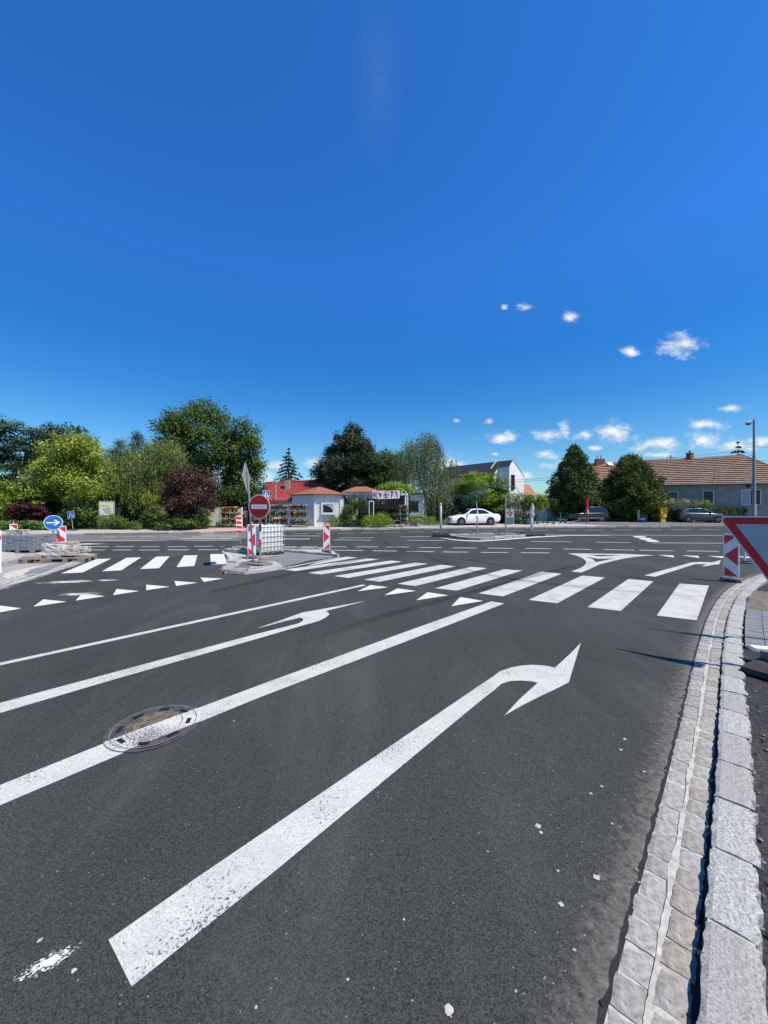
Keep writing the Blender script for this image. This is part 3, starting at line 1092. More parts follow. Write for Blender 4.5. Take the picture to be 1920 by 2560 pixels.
def strip(pts, w, material, name, parent, z, tint_fn, side=-1, fade=0):
    """band beside a line; tint 1 on the line, falling to 0 outwards"""
    vs, ts, fs = [], [], []
    n = 5
    for i, p in enumerate(pts):
        t = (pts[min(i + 1, len(pts) - 1)] - pts[max(i - 1, 0)]).normalized()
        nr = Vector((-t.y, t.x, 0)) * -side
        for k in range(n + 1):
            q = p + nr * w * k / n
            vs.append((q.x, q.y, z))
            ts.append(tint_fn(k / n) * (min(1, i / fade, (len(pts) - 1 - i) / fade) if fade else 1))
    for i in range(len(pts) - 1):
        for k in range(n):
            a = i * (n + 1) + k
            fs.append((a, a + 1, a + n + 2, a + n + 1))
    me = MB().add(vs, fs).mesh(name, material)
    set_tint(me, ts)
    o = link(name, me, parent)
    o['kind'] = 'stuff'
    return o


# tyre sweeps over the junction
def sweep(pts, w, z):
    q = [G(*p) for p in pts]
    out = []
    for i in range(len(q) - 1):
        for k in range(8):
            t = k / 8
            p0, p1, p2, p3 = q[max(i - 1, 0)], q[i], q[i + 1], q[min(i + 2, len(q) - 1)]
            out.append(0.5 * ((2 * p1) + (p2 - p0) * t + (2 * p0 - 5 * p1 + 4 * p2 - p3) * t * t + (3 * p1 - p0 - 3 * p2 + p3) * t ** 3))
    strip(out, w, 'tread', 'tyre_mark', road, z, lambda k: 1 - abs(2 * k - 1), fade=len(out) * .3)


sweep([(1060, 1350), (960, 1355), (1000, 1375), (1150, 1400), (1400, 1440)], 0.35, 0.0165)
sweep([(400, 1520), (640, 1460), (820, 1420), (1000, 1385), (1200, 1365)], 0.4, 0.0169)

sweep([(1900, 1500), (1500, 1470), (1250, 1440), (1100, 1400), (1050, 1370)], 0.32, 0.0185)
sweep([(700, 1640), (1000, 1540), (1250, 1470), (1420, 1425), (1600, 1385)], 0.34, 0.0189)

# ------------------------------------------------------------------ manhole under the lane line
MC = Vector((-1.979, 3.319, 0))
MR = 0.362
t = thing('manhole_cover', 'round iron manhole cover crossed by a white painted lane line', 'manhole cover', (MC.x, MC.y, 0))
MB().sheet(MB().ring((0, 0), MR, 48), 0.007, [list(reversed(MB().ring((0, 0), 0.325, 48)))]).build('frame_ring', 'iron', t)
MB().sheet(MB().ring((0, 0), 0.322, 48), 0.0095).build('lid', 'iron', t)
MB().sheet(MB().ring((0.01, 0.01), 0.205, 40), 0.0115).build('concrete_fill', 'rust_fill', t)
dl = (G(1040, 1570.5) - G(258.6, 1860))
dl.z = 0
dl.normalize()
nl = Vector((-dl.y, dl.x, 0))
pa, pb = G(360, 1822.5) - MC, G(330, 1874.6) - MC
o1, o2 = sorted((pa.dot(nl), pb.dot(nl)))
poly = []
for off, rev in ((o1, 0), (o2, 1)):
    hx = math.sqrt(max(0, MR ** 2 - off ** 2))
    e = [dl * -hx + nl * off, dl * hx + nl * off]
    poly += e if not rev else e[::-1]
a1 = math.atan2(poly[1].y, poly[1].x); a2 = math.atan2(poly[2].y, poly[2].x)
arc = lambda A, B, n=8: [Vector((MR * math.cos(A + (B - A) * k / n), MR * math.sin(A + (B - A) * k / n), 0)) for k in range(1, n)]
a2 = a1 + ((a2 - a1 + math.pi) % (2 * math.pi) - math.pi)
b1 = math.atan2(poly[3].y, poly[3].x); b2 = math.atan2(poly[0].y, poly[0].x)
b2 = b1 + ((b2 - b1 + math.pi) % (2 * math.pi) - math.pi)
full = [poly[0], poly[1]] + arc(a1, a2) + [poly[2], poly[3]] + arc(b1, b2)
MB().sheet([(p.x, p.y) for p in full], 0.0135).build('painted_band', 'paint_worn', t)
for rr in (0.212, 0.323):
    MB().sheet(MB().ring((0, 0), rr + 0.004, 48), 0.0143, [list(reversed(MB().ring((0, 0), rr - 0.004, 48)))]).build('groove', 'groove_grey', t)
for k in range(8):
    a = k * math.pi / 4 + 0.25
    MB().box((0.265 * math.cos(a), 0.265 * math.sin(a), 0.0150), (0.035, 0.085, 0.003), a).build('slot', 'black', t)

# ------------------------------------------------------------------ near gutter and kerb
GL = [G(*p) for p in [(1498, 2560), (1545, 2384), (1584, 2244), (1611, 2139), (1646, 2003), (1673, 1902), (1697, 1809), (1728, 1675), (1745.6, 1607), (1766, 1546),
                      (1786, 1508), (1814, 1475), (1854, 1452), (1895, 1437)]]
d0 = (GL[0] - GL[2]).normalized()
GL = [GL[0] + d0 * 6, GL[0] + d0 * 3, GL[0] + d0 * 1.0] + GL
GL += [Vector((12.4, 11.9, 0)), Vector((14.8, 12.9, 0)), Vector((19, 14.0, 0)), Vector((30, 15.6, 0)), Vector((60, 19, 0)), Vector((95, 22, 0))]


def smooth_line(pts, step=0.1):
    out = []
    for i in range(len(pts) - 1):
        L = (pts[i + 1] - pts[i]).length
        n = max(2, int(L / step))
        for k in range(n):
            t = k / n
            p0, p1, p2, p3 = pts[max(i - 1, 0)], pts[i], pts[i + 1], pts[min(i + 2, len(pts) - 1)]
            out.append(0.5 * ((2 * p1) + (p2 - p0) * t + (2 * p0 - 5 * p1 + 4 * p2 - p3) * t * t + (3 * p1 - p0 - 3 * p2 + p3) * t ** 3))
    # relax
    for _ in range(40):
        out = [out[0]] + [(out[i - 1] + out[i] * 2 + out[i + 1]) / 4 for i in range(1, len(out) - 1)] + [out[-1]]
    return out


GLs = smooth_line(GL)
gs = [0.0]
for i in range(len(GLs) - 1):
    gs.append(gs[-1] + (GLs[i + 1] - GLs[i]).length)
S0 = min(range(len(GLs)), key=lambda i: abs(GLs[i].y - 1.4))
s_ref = gs[S0]                      # arc length where the gutter leaves the frame


def gpt(s, off):
    p, d = curve_at(GLs, gs, s)
    return p + Vector((d.y, -d.x, 0)) * off, math.atan2(d.y, d.x)


def kerb_top(s):
    q = s - s_ref
    return float(np.interp(q, [-5, 2.2, 5.2, 7.0, 9.5, 12], [0.075, 0.075, 0.035, 0.025, 0.03, 0.08]))


# bed under gutter
gut = MB()
for a, b in zip(np.arange(s_ref - 4, s_ref + 40, 0.25), np.arange(s_ref - 3.75, s_ref + 40.25, 0.25)):
    q = [gpt(a, 0.012)[0], gpt(b, 0.012)[0], gpt(b, 0.236)[0], gpt(a, 0.236)[0]]
    gut.add([(p.x, p.y, 0.003) for p in q], [(0, 3, 2, 1)])
gutter = tag(gut.build('gutter', 'mortar'), kind='structure')
jn = MB()
for a in np.arange(s_ref - 4, s_ref + 30, 0.05):
    w0 = 0.0 + 0.005 * math.sin(a * 31) + 0.004 * math.sin(a * 83)
    b = a + 0.05
    w1 = 0.0 + 0.005 * math.sin(b * 31) + 0.004 * math.sin(b * 83)
    q = [gpt(a, -0.008 + w0)[0], gpt(b, -0.008 + w1)[0], gpt(b, 0.014)[0], gpt(a, 0.014)[0]]
    jn.add([(p.x, p.y, 0.0052) for p in q], [(0, 3, 2, 1)])
jn.build('joint_and_shade', 'joint', gutter)
jn = MB()
for a in np.arange(s_ref - 4, s_ref + 6.5, 0.25):
    q = [gpt(a, 0.230)[0], gpt(a + .25, 0.230)[0], gpt(a + .25, 0.275)[0], gpt(a, 0.275)[0]]
    jn.add([(p.x, p.y, 0.0022) for p in q], [(0, 3, 2, 1)])
jn.build('joint_and_shade', 'joint', gutter)  # gap before the kerb, with the kerb's shadow painted in as black
setts = []
for k in range(9):
    bm = bmesh.new()
    nx, ny = 5, 5
    gr = [[None] * ny for _ in range(nx)]
    for i in range(nx):
        for j in range(ny):
            x, y = (i / (nx - 1) - .5), (j / (ny - 1) - .5)
            e = max(abs(x), abs(y)) * 2
            z = 0.0 - 0.006 * e ** 10 + jit(0.0010)
            cx = 0.97 if e > .99 else 1.0
            gr[i][j] = bm.verts.new((x * 0.132 * cx + jit(.004), y * 0.104 * cx + jit(.004), z))
    for i in range(nx - 1):
        for j in range(ny - 1):
            bm.faces.new((gr[i][j], gr[i + 1][j], gr[i + 1][j + 1], gr[i][j + 1]))
    bnd = [e for e in bm.edges if len(e.link_faces) == 1]
    ex = bmesh.ops.extrude_edge_only(bm, edges=bnd)
    for g in ex['geom']:
        if isinstance(g, bmesh.types.BMVert):
            g.co.z = -0.03
            g.co.x *= 1.03
            g.co.y *= 1.03
    bmesh.ops.recalc_face_normals(bm, faces=bm.faces)
    me = bpy.data.meshes.new('sett')
    bm.to_mesh(me)
    bm.free()
    me.materials.append(MATS[('sett_a', 'sett_b', 'sett_a', 'sett_c', 'sett_b', 'sett_a', 'sett_b', 'sett_a', 'sett_c')[k]])
    setts.append(me)
for row, off in ((0, 0.066), (1, 0.192)):
    s = s_ref - 1.6 + row * 0.06
    while s < s_ref + 17:
        L = random.uniform(0.86, 1.28)
        s += 0.067 * L
        p, a = gpt(s, off + jit(.004))
        o = link('sett', random.choice(setts), gutter, p + Vector((0, 0, 0.0115 + jit(.003))), a + jit(.05) + (math.pi if random.random() < .5 else 0))
        o.rotation_euler.x, o.rotation_euler.y = jit(.03), jit(.03)
        o.scale = (L * 1.03, 1.07 + jit(.06), 1)
        s += 0.067 * L + 0.009

# mortar squeezed up and smeared over the middle joint
ms_ = MB()
for a in np.arange(s_ref - 1.6, s_ref + 12, 0.03):
    def wid(q, sd_):
        return .006 + .020 * max(0, mnoise.noise(Vector((q * 3.1, sd_ * 9.7, 0))) + .25) + .007 * mnoise.noise(Vector((q * 21, sd_ * 3.3, 0)))
    q = [gpt(a, .129 - wid(a, 0))[0], gpt(a + .03, .129 - wid(a + .03, 0))[0], gpt(a + .03, .129 + wid(a + .03, 1))[0], gpt(a, .129 + wid(a, 1))[0]]
    ms_.add([(p.x, p.y, .0122) for p in q], [(0, 3, 2, 1)])
ms_.build('mortar_smear', 'mortar', gutter)

# kerb stones with broken back edges
kst = []
for k in range(6):
    bm = bmesh.new()
    nx, ny = 13, 7
    gr = [[None] * ny for _ in range(nx)]
    for i in range(nx):
        for j in range(ny):
            x = (i / (nx - 1) - .5) * 0.462
            t_ = j / (ny - 1)
            y = -t_ * 0.172
            if j == ny - 1:
                y += -0.012 + random.uniform(-.02, .014)
            elif j == 0:
                y += random.uniform(-.012, .003)
            z = -0.008 * (1 if j in (0,) else 0) + jit(.0025) - (0.012 * random.random() if j == ny - 1 else 0)
            gr[i][j] = bm.verts.new((x, y, z))
    for i in range(nx - 1):
        for j in range(ny - 1):
            bm.faces.new((gr[i][j], gr[i][j + 1], gr[i + 1][j + 1], gr[i + 1][j]))
    bnd = [e for e in bm.edges if len(e.link_faces) == 1]
    ex = bmesh.ops.extrude_edge_only(bm, edges=bnd)
    for g in ex['geom']:
        if isinstance(g, bmesh.types.BMVert):
            g.co.z = -0.14
    bmesh.ops.recalc_face_normals(bm, faces=bm.faces)
    me = bpy.data.meshes.new('kerb_stone')
    bm.to_mesh(me)
    bm.free()
    me.materials.append(MATS['granite' if k % 3 else 'granite_grey'])
    kst.append(me)
near_walk = MB()
for a in np.arange(s_ref - 4, s_ref + 60, 0.5):
    q = [gpt(a, 0.40)[0], gpt(a + .5, 0.40)[0], gpt(a + .5, 14)[0], gpt(a, 14)[0]]
    near_walk.add([(p.x, p.y, z) for p, z in zip(q, (0.012, 0.012, 0.03, 0.03))], [(0, 3, 2, 1)])
near_walk = tag(near_walk.build('near_pavement_base', 'asphalt_base'), kind='structure')
kb = MB()
for a in np.arange(s_ref - 4, s_ref + 40, 0.25):
    z0, z1 = kerb_top(a) - 0.009, kerb_top(a + .25) - 0.009
    q = [gpt(a, 0.275)[0], gpt(a + .25, 0.275)[0], gpt(a + .25, 0.43)[0], gpt(a, 0.43)[0]]
    kb.add([(p.x, p.y, z) for p, z in zip(q, (z0, z1, z1, z0))], [(0, 3, 2, 1)])
mat('joint_mortar', (0.40, 0.375, 0.31), 0.95, var=0.2, scale=20, bump=0.003, bscale=60)
kerb = tag(kb.build('kerb', 'joint_mortar'), kind='structure')
s = s_ref - 1.7
while s < s_ref + 24:
    p, a = gpt(s + .235, 0.262)
    o = link('kerb_stone', random.choice(kst), kerb, p + Vector((0, 0, kerb_top(s + .235) + jit(.003))), a + jit(.008))
    o.rotation_euler.y = -(kerb_top(s + .47) - kerb_top(s)) / 0.47
    s += 0.486 + jit(.01)
# dust on the asphalt beside the gutter
i0 = S0 - 20
i1 = min(range(len(GLs)), key=lambda i: abs(gs[i] - (s_ref + 15)))
strip(GLs[i0:i1], 0.42, 'dust', 'kerb_dust', road, 0.0048, lambda k: (1 - k) ** 1.6, side=-1)
# gravel crumbs along the back of the kerb and in the joint
crumb = []
for k in range(4):
    bm = bmesh.new()
    bmesh.ops.create_icosphere(bm, subdivisions=1, radius=0.012)
    for v in bm.verts:
        v.co *= random.uniform(.6, 1.2)
    me = bpy.data.meshes.new('crumb')
    bm.to_mesh(me)
    bm.free()
    me.materials.append(MATS['granite_dark' if k % 2 else 'asphalt_base'])
    crumb.append(me)
for k in range(190):
    s = s_ref - 0.6 + 7.5 * random.random() ** 1.5
    off, z = random.choice(((0.452, 0.028), (0.47, 0.025), (0.262, 0.02), (0.26, 0.02), (0.255, 0.018), (0.0, 0.008), (0.54, 0.022)))
    p, a = gpt(s, off + jit(.016))
    o = link('gravel_crumb', random.choice(crumb), near_walk if off > .3 else gutter, p + Vector((0, 0, z)), jit(3))
    o.scale = (random.uniform(.5, 1.5), random.uniform(.5, 1.3), random.uniform(.5, 1.0))

# blue-grey pavers beside the crossing and loose soil beyond
pv = MB().box((0, 0, 0), (0.193, 0.093, 0.05)).mesh('paver', 'paver')
for i in range(26):
    for j in range(9):
        if i < 27:
            p, a = gpt(s_ref + 5.5 + i * 0.1, 0.575 + j * 0.2)
            o = link('paver', pv, near_walk, p + Vector((0, 0, 0.032 + jit(.003))), a + math.pi / 2 + jit(.012))
so = MB()
SV = {}
for i in range(15):
    for j in range(11):
        p = gpt(s_ref + 8.25 + i * 0.16, 0.45 + j * 0.16)[0]
        z = 0.02 + (0.09 * max(0, mnoise.noise(Vector((p.x * 2.1, p.y * 2.1, 0))) + .35) + .03 * mnoise.noise(p * 6)) * math.sin(math.pi * i / 14)
        SV[i, j] = len(so.v)
        so.v.append((p.x, p.y, max(.014, z)))
for i in range(14):
    for j in range(10):
        so.f.append((SV[i, j], SV[i, j + 1], SV[i + 1, j + 1], SV[i + 1, j]))
        so.mi.append(0)
tag(so.build('soil_patch', 'soil', smooth=True), kind='structure')


# ------------------------------------------------------------------ signs and beacons
def rounded(poly, r, n=5):
    """round the corners of a convex polygon"""
    out = []
    m = len(poly)
    for i in range(m):
        p0, p1, p2 = Vector(poly[i - 1]), Vector(poly[i]), Vector(poly[(i + 1) % m])
        a, b = (p0 - p1).normalized(), (p2 - p1).normalized()
        half = math.acos(max(-1, min(1, a.dot(b)))) / 2
        d = r / math.tan(half)
        q0, q1 = p1 + a * d, p1 + b * d
        c = p1 + (a + b).normalized() * (r / math.sin(half))
        a0 = math.atan2((q0 - c).y, (q0 - c).x)
        a1 = math.atan2((q1 - c).y, (q1 - c).x)
        a1 = a0 + ((a1 - a0 + math.pi) % (2 * math.pi) - math.pi)
        for k in range(n + 1):
            t = a0 + (a1 - a0) * k / n
            out.append((c.x + r * math.cos(t), c.y + r * math.sin(t)))
    return out


ID = Matrix.Identity(4)


def TR(x=0, y=0, z=0, roll=0.0):
    return Matrix.Translation((x, y, z)) @ Matrix.Rotation(roll, 4, 'Y')


def disc(r, n=40):
    return [(r * math.cos(2 * math.pi * i / n), r * math.sin(2 * math.pi * i / n)) for i in range(n)]


def rubber_foot(parent, w=0.8, d=0.4, h=0.1, m='rubber', name='base', rz=0.0, loc=(0, 0, 0)):
    mb = MB()
    x, y = w / 2, d / 2
    i = 0.06
    mb.add([(-x, -y, 0), (x, -y, 0), (x, y, 0), (-x, y, 0), (-x, -y, h * .55), (x, -y, h * .55), (x, y, h * .55), (-x, y, h * .55),
            (-x + i * 2, -y + i, h), (x - i * 2, -y + i, h), (x - i * 2, y - i, h), (-x + i * 2, y - i, h)],
           [(3, 2, 1, 0), (0, 1, 5, 4), (1, 2, 6, 5), (2, 3, 7, 6), (3, 0, 4, 7), (4, 5, 9, 8), (5, 6, 10, 9), (6, 7, 11, 10), (7, 4, 8, 11), (8, 9, 10, 11)])
    mb.box((0, 0, h + .015), (0.14, 0.14, 0.03))
    return mb.build(name, m, parent, loc=loc, rz=rz, bevel=0.008)


def beacon(loc, rz, label, left=False, h=1.0, w=0.27, lean=0.0, group='striped beacon panels', base=True):
    t = thing('beacon_panel', label, 'traffic beacon', loc, rz, group)
    if lean:
        t.rotation_euler.y = lean
    z0 = 0.12
    body = MB().plate(rounded([(-w / 2, z0), (w / 2, z0), (w / 2, z0 + h), (-w / 2, z0 + h)], 0.03), 0.045, ID, 0.022)
    bo = body.build('panel', 'plastic_white', t, bevel=0.006)
    a = w / 2 - 0.022
    zb, zt = z0 + 0.03, z0 + h - 0.03
    H_ = zt - zb
    sx = -1 if left else 1
    MB().plate([(sx * -a, zt), (sx * a, zt), (sx * a, zt - 0.23 * H_)], 0.003, ID, -0.0235).build('red_stripe', 'beacon_red', t)
    MB().plate([(sx * -a, zb + 0.74 * H_), (sx * a, zb + 0.5 * H_), (sx * -a, zb + 0.26 * H_)], 0.003, ID, -0.0235).build('red_chevron', 'beacon_red', t)
    MB().plate([(sx * -a, zb), (sx * a, zb + 0.23 * H_), (sx * a, zb)], 0.003, ID, -0.0235).build('red_stripe', 'beacon_red', t)
    MB().tube([(0, 0.01, z0 + h), (0, 0.01, z0 + h + 0.05)], 0.02, 10).tube([(0, 0.01, z0 + h + 0.05), (0, 0.01, z0 + h + 0.085)], [0.014, 0.01], 10).build('knob', 'plastic_white', t)
    MB().tube([(0, 0.01, 0.08), (0, 0.01, z0 + 0.02)], 0.03, 10).build('stem', 'plastic_white', t)
    if base:
        MB().box((0, 0.02, 0.05), (0.40, 0.30, 0.10)).build('base', 'rubber_grey', t, bevel=0.015)
        MB().box((0, -0.1325, 0.045), (0.2, 0.004, 0.035)).build('base_slot', 'black', t)
    return t


# --- central island ------------------------------------------------
CI = ((520, 1140), 4.366)


def ci(x, y, z=0.0):
    (p,) = crop(*CI, [(x, y)])
    return G(p[0], p[1], z)


isl = MB().sheet([(p.x, p.y) for p in [ci(180, 1290), ci(390, 1290), ci(640, 1250), ci(830, 1215), ci(1100, 1150), ci(1400, 1100), ci(1440, 1098), ci(1330, 1010), ci(820, 1005),
                                       ci(600, 1000), ci(380, 1000), ci(175, 1030), ci(150, 1050), ci(250, 1120), ci(230, 1180)]], 0.012)
island = tag(isl.build('traffic_island', 'concrete'), kind='structure')
MB().sheet([(p.x, p.y) for p in [ci(690, 1120), ci(830, 1055), ci(1120, 1075), ci(1375, 1098), ci(1100, 1150), ci(835, 1210), ci(720, 1190)]], 0.026).build('gravel_bed', 'grey_bed', island)


def block_between(a, b, w, h, parent, m, name='kerb_stone', z=0.0, rough=0.012):
    """granite block from a to b (front base line), w deep to the left of the walking direction"""
    d = (b - a)
    L = d.length
    bm = bmesh.new()
    nx, ny, nz = max(3, int(L / .12)), 3, 3
    bmesh.ops.create_cube(bm, size=1)
    bmesh.ops.scale(bm, vec=(L * 0.985, w, h), verts=bm.verts)
    bmesh.ops.subdivide_edges(bm, edges=bm.edges[:], cuts=2, use_grid_fill=True)
    for v in bm.verts:
        v.co += Vector((jit(rough), jit(rough), jit(rough)))
    me = bpy.data.meshes.new(name)
    bm.to_mesh(me)
    bm.free()
    me.materials.append(MATS[m])
    ang = math.atan2(d.y, d.x)
    n = Vector((-d.y, d.x, 0)).normalized()
    return link(name, me, parent, a.lerp(b, .5) + n * w / 2 + Vector((0, 0, z + h / 2)), ang)


for a, b, m in [((180, 1292), (385, 1294), 'granite_grey'), ((385, 1294), (600, 1262), 'granite_warm'), ((600, 1262), (815, 1222), 'granite')]:
    block_between(ci(*a), ci(*b), 0.26, 0.13, island, m)
block_between(ci(215, 1185), ci(178, 1290), 0.26, 0.13, island, 'granite_grey')
block_between(ci(330, 1140), ci(215, 1185), 0.26, 0.13, island, 'granite')
block_between(ci(172, 1050), ci(300, 1062), 0.3, 0.14, island, 'granite')
block_between(ci(300, 1062), ci(420, 1065), 0.3, 0.14, island, 'granite_grey')
for k in range(5):       # two low rows of kerb behind the gravel bed
    x0, x1 = 815 + k * 119, 815 + (k + 1) * 119
    block_between(ci(x0, 1047 + k * 11.5), ci(x1, 1058.5 + k * 11.5), 0.14, 0.10, island, random.choice(('granite', 'granite_grey')))
for k in range(4):
    x0, x1 = 815 + k * 110, 815 + (k + 1) * 110
    block_between(ci(x0, 1022), ci(x1, 1024), 0.14, 0.09, island, random.choice(('granite', 'granite_grey')))
block_between(ci(1395, 1100), ci(1440, 1096), 0.6, 0.05, island, 'concrete', 'nose_block')
for q in ([(265, 1240), (300, 1200), (460, 1202), (440, 1245)], [(330, 1190), (370, 1155), (480, 1158), (470, 1195)]):
    z = 0.128
    pl = [ci(x, y, z) for x, y in q]
    MB().prism([(p.x, p.y) for p in pl], 0.02, z + jit(.004)).build('paving_slab', 'rubber_grey', island, bevel=0.006)
fill = [ci(230, 1255, .1), ci(400, 1262, .1), ci(600, 1240, .1), ci(800, 1195, .1), ci(690, 1120, .1), ci(420, 1110, .1), ci(330, 1140, .1), ci(240, 1190, .1)]
MB().prism([(p.x, p.y) for p in fill], 0.014, 0.105).build('concrete_fill', 'concrete', island)
resid = [ci(200, 1035), ci(262, 1090), ci(268, 1130), ci(225, 1195), ci(168, 1250), ci(150, 1300), ci(300, 1320), ci(500, 1305), ci(700, 1262), ci(900, 1215), ci(1200, 1150), ci(1450, 1105)]
strip([resid[0]] + smooth_line(resid, 0.2), 0.24, 'residue', 'cement_residue', road, 0.0200, lambda k: (1 - k), side=1)

# no-entry sign and priority sign share a pair of base plates
bp_ = ci(570, 1180, 0.14)
t = thing('no_entry_sign', 'round red no entry sign with scribbles, striped post', 'road sign', (bp_.x, bp_.y, 0.13), face_cam(bp_.x, bp_.y, R(-33)))
for k in range(7):
    MB().tube([(0, 0, 0.06 + k * 0.235), (0, 0, 0.06 + (k + 1) * 0.235)], 0.031, 12).build('post_band', ('steel', 'steel', 'beacon_red', 'plastic_white', 'ink_dark_red', 'steel', 'steel')[k], t)
zc = PZ(1266.7, bp_.y) - 0.13
M0 = TR(0, -0.045, zc)
sd_ = MB().plate(disc(0.37), 0.012, M0).build('disc', 'sign_white', t)
MB().plate(disc(0.345), 0.003, M0, -0.0125).build('red_face', 'sign_red', t)
bar = MB().plate([(-0.27, -0.065), (0.27, -0.065), (0.27, 0.065), (-0.27, 0.065)], 0.002, M0, -0.0162).build('white_bar', 'sign_white', t)
MB().plate(disc(0.36), 0.008, M0, 0.0095).build('back', 'sign_back', t)
for dz in (.1, -.1):
    MB().box((0, -0.026, zc + dz), (0.16, 0.03, 0.04)).build('clamp', 'steel', t)


def scribble(pts, w, M, off, m, parent):
    mb = MB()
    for a, b in zip(pts, pts[1:]):
        d = Vector((b[0] - a[0], b[1] - a[1]))
        n = Vector((-d.y, d.x)).normalized() * w / 2
        mb.plate([(a[0] - n.x, a[1] - n.y), (b[0] - n.x, b[1] - n.y), (b[0] + n.x, b[1] + n.y), (a[0] + n.x, a[1] + n.y)], 0.001, M, off + jit(.0003))
    return mb.build('graffiti', m, parent)


scribble([(-0.2, 0.0), (-0.17, 0.04), (-0.14, -0.02), (-0.1, 0.03), (-0.08, -0.03), (-0.03, 0.01), (0.02, -0.02), (0.05, 0.035), (0.09, -0.03), (0.12, 0.03), (0.17, -0.02), (0.21, 0.03)], 0.014, M0, -0.019, 'ink_blue', t)
scribble([(-0.16, -0.26), (-0.15, -0.12), (-0.09, -0.2), (-0.03, -0.12), (-0.03, -0.27)], 0.035, M0, -0.0170, 'ink_dark_red', t)
scribble([(0.04, -0.25), (0.05, -0.12), (0.1, -0.16), (0.06, -0.19), (0.13, -0.25)], 0.03, M0, -0.0170, 'ink_dark_red', t)
scribble([(0.18, -0.24), (0.17, -0.13), (0.22, -0.14)], 0.022, M0, -0.0170, 'ink_dark_red', t)
rubber_foot(t, 0.62, 0.42, 0.06, 'rubber_grey', rz=R(-10))

pp = ci(487, 1176, 0.14)
t = thing('priority_road_sign', 'grey-backed diamond sign turned edge on, on a leaning steel post', 'road sign', (pp.x - .02, pp.y + .12, 0.13), face_cam(pp.x, pp.y, R(107)))
top = P(616, 1160, pp.y + .12)
t.rotation_euler = (0, 0, 0)
lean_x = top.x - (pp.x - .02)
hz_ = top.z - 0.13
MB().tube([(0, 0, 0), (lean_x * .85, 0, hz_ * .93)], 0.03, 12).build('post', 'steel', t)
q = math.radians(95)
ms = Matrix.Translation((lean_x * .82, 0, PZ(1193, pp.y) - 0.13)) @ Matrix.Rotation(math.atan2(lean_x, hz_), 4, 'Y') @ Matrix.Rotation(q, 4, 'Z')
dm = lambda r: rounded([(-r, 0), (0, -r), (r, 0), (0, r)], 0.04)
MB().plate(dm(0.49), 0.012, ms, 0.045).build('plate', 'sign_back', t)
MB().plate(dm(0.48), 0.004, ms, 0.050).build('white_face', 'sign_white', t)
MB().plate(dm(0.34), 0.003, ms, 0.0535).build('yellow_face', 'post_yellow', t)
rubber_foot(t, 0.5, 0.4, 0.06, 'rubber_grey', rz=R(8), loc=(-.04, .08, 0))

b1 = ci(478, 1122, 0.1)
beacon((b1.x, b1.y, 0.105), face_cam(b1.x, b1.y), 'striped beacon panel with chevron pointing left, in front of the white tank', left=True, h=1.05)
b2 = ci(1295, 1050, 0.05)
beacon((b2.x, b2.y, 0.05), face_cam(b2.x, b2.y), 'striped beacon panel with chevron pointing right, alone at the tip of the kerbed island', h=1.0)
b3 = G(601, 1366, 0.02)
t = thing('striped_beacon', 'narrow leaning panel with red and white diagonal stripes behind the white tank', 'traffic beacon', (b3.x, b3.y, 0.02), R(38))
t.rotation_euler.y = R(-4)
z0, z1 = PZ(1334, b3.y), PZ(1290, b3.y)
MB().tube([(0, 0, 0), (0, 0, z0 + .1)], 0.025, 10).build('post', 'steel', t)
MB().plate(rounded([(-.13, z0), (.13, z0), (.13, z1), (-.13, z1)], .02), 0.03, ID, -.02).build('panel', 'plastic_white', t)
for k in range(4):
    zz = z0 + 0.03 + k * (z1 - z0) * .26
    MB().plate([(-.12, zz), (.12, zz - .10 + .06), (.12, zz + .08), (-.12, zz + .14)], 0.003, ID, -.0515).build('red_stripe', 'beacon_red', t)
rubber_foot(t, 0.5, 0.3, 0.08)

# water tank (IBC) in its cage
ang = math.atan2(0.70, 0.71)
nc = G(652, 1390.5, 0.026)
ux, uy = Vector((math.cos(ang), math.sin(ang), 0)), Vector((-math.sin(ang), math.cos(ang), 0))
A, B = 1.0, 1.2
ctr = nc + ux * A / 2 + uy * B / 2
t = thing('liquid_tank', 'white plastic liquid tank in a steel cage on a pallet', 'tank', (ctr.x, ctr.y, 0.028), ang)
x, y = A / 2, B / 2
for yy in (-y + .06, 0, y - .06):
    MB().box((0, yy, 0.055), (A, 0.09, 0.08)).build('pallet_runner', 'rubber', t)
for k in range(5):
    MB().box((-x + .08 + k * (A - .16) / 4, 0, 0.108), (0.12, B, 0.022)).build('pallet_slat', 'wood_grey', t)
MB().box((0, 0, 0.64), (A - .07, B - .07, 1.0)).build('tank_body', 'tank', t, bevel=0.07, smooth=True)
for k in range(5):           # ribs pressed into the bottle
    pass
MB().tube([(0, 0, 1.13), (0, 0, 1.19)], 0.09, 20).build('filler_cap', 'rubber', t)
for k in range(6):
    z = 0.16 + k * 0.195
    mb = MB()
    pts = [(-x, -y), (x, -y), (x, y), (-x, y)]
    for i in range(4):
        a, b = pts[i], pts[(i + 1) % 4]
        mb.tube([(a[0], a[1], z), (b[0], b[1], z)], 0.012, 6)
    mb.build('cage_hoop', 'steel', t)
for i in range(8):
    xx = -x + i * A / 7
    for yy in (-y, y):
        MB().tube([(xx, yy, .12), (xx, yy, 1.145)], 0.0105, 6).build('cage_bar', 'steel', t)
for i in range(1, 8):
    yy = -y + i * B / 8
    for xx in (-x, x):
        MB().tube([(xx, yy, .12), (xx, yy, 1.145)], 0.0105, 6).build('cage_bar', 'steel', t)


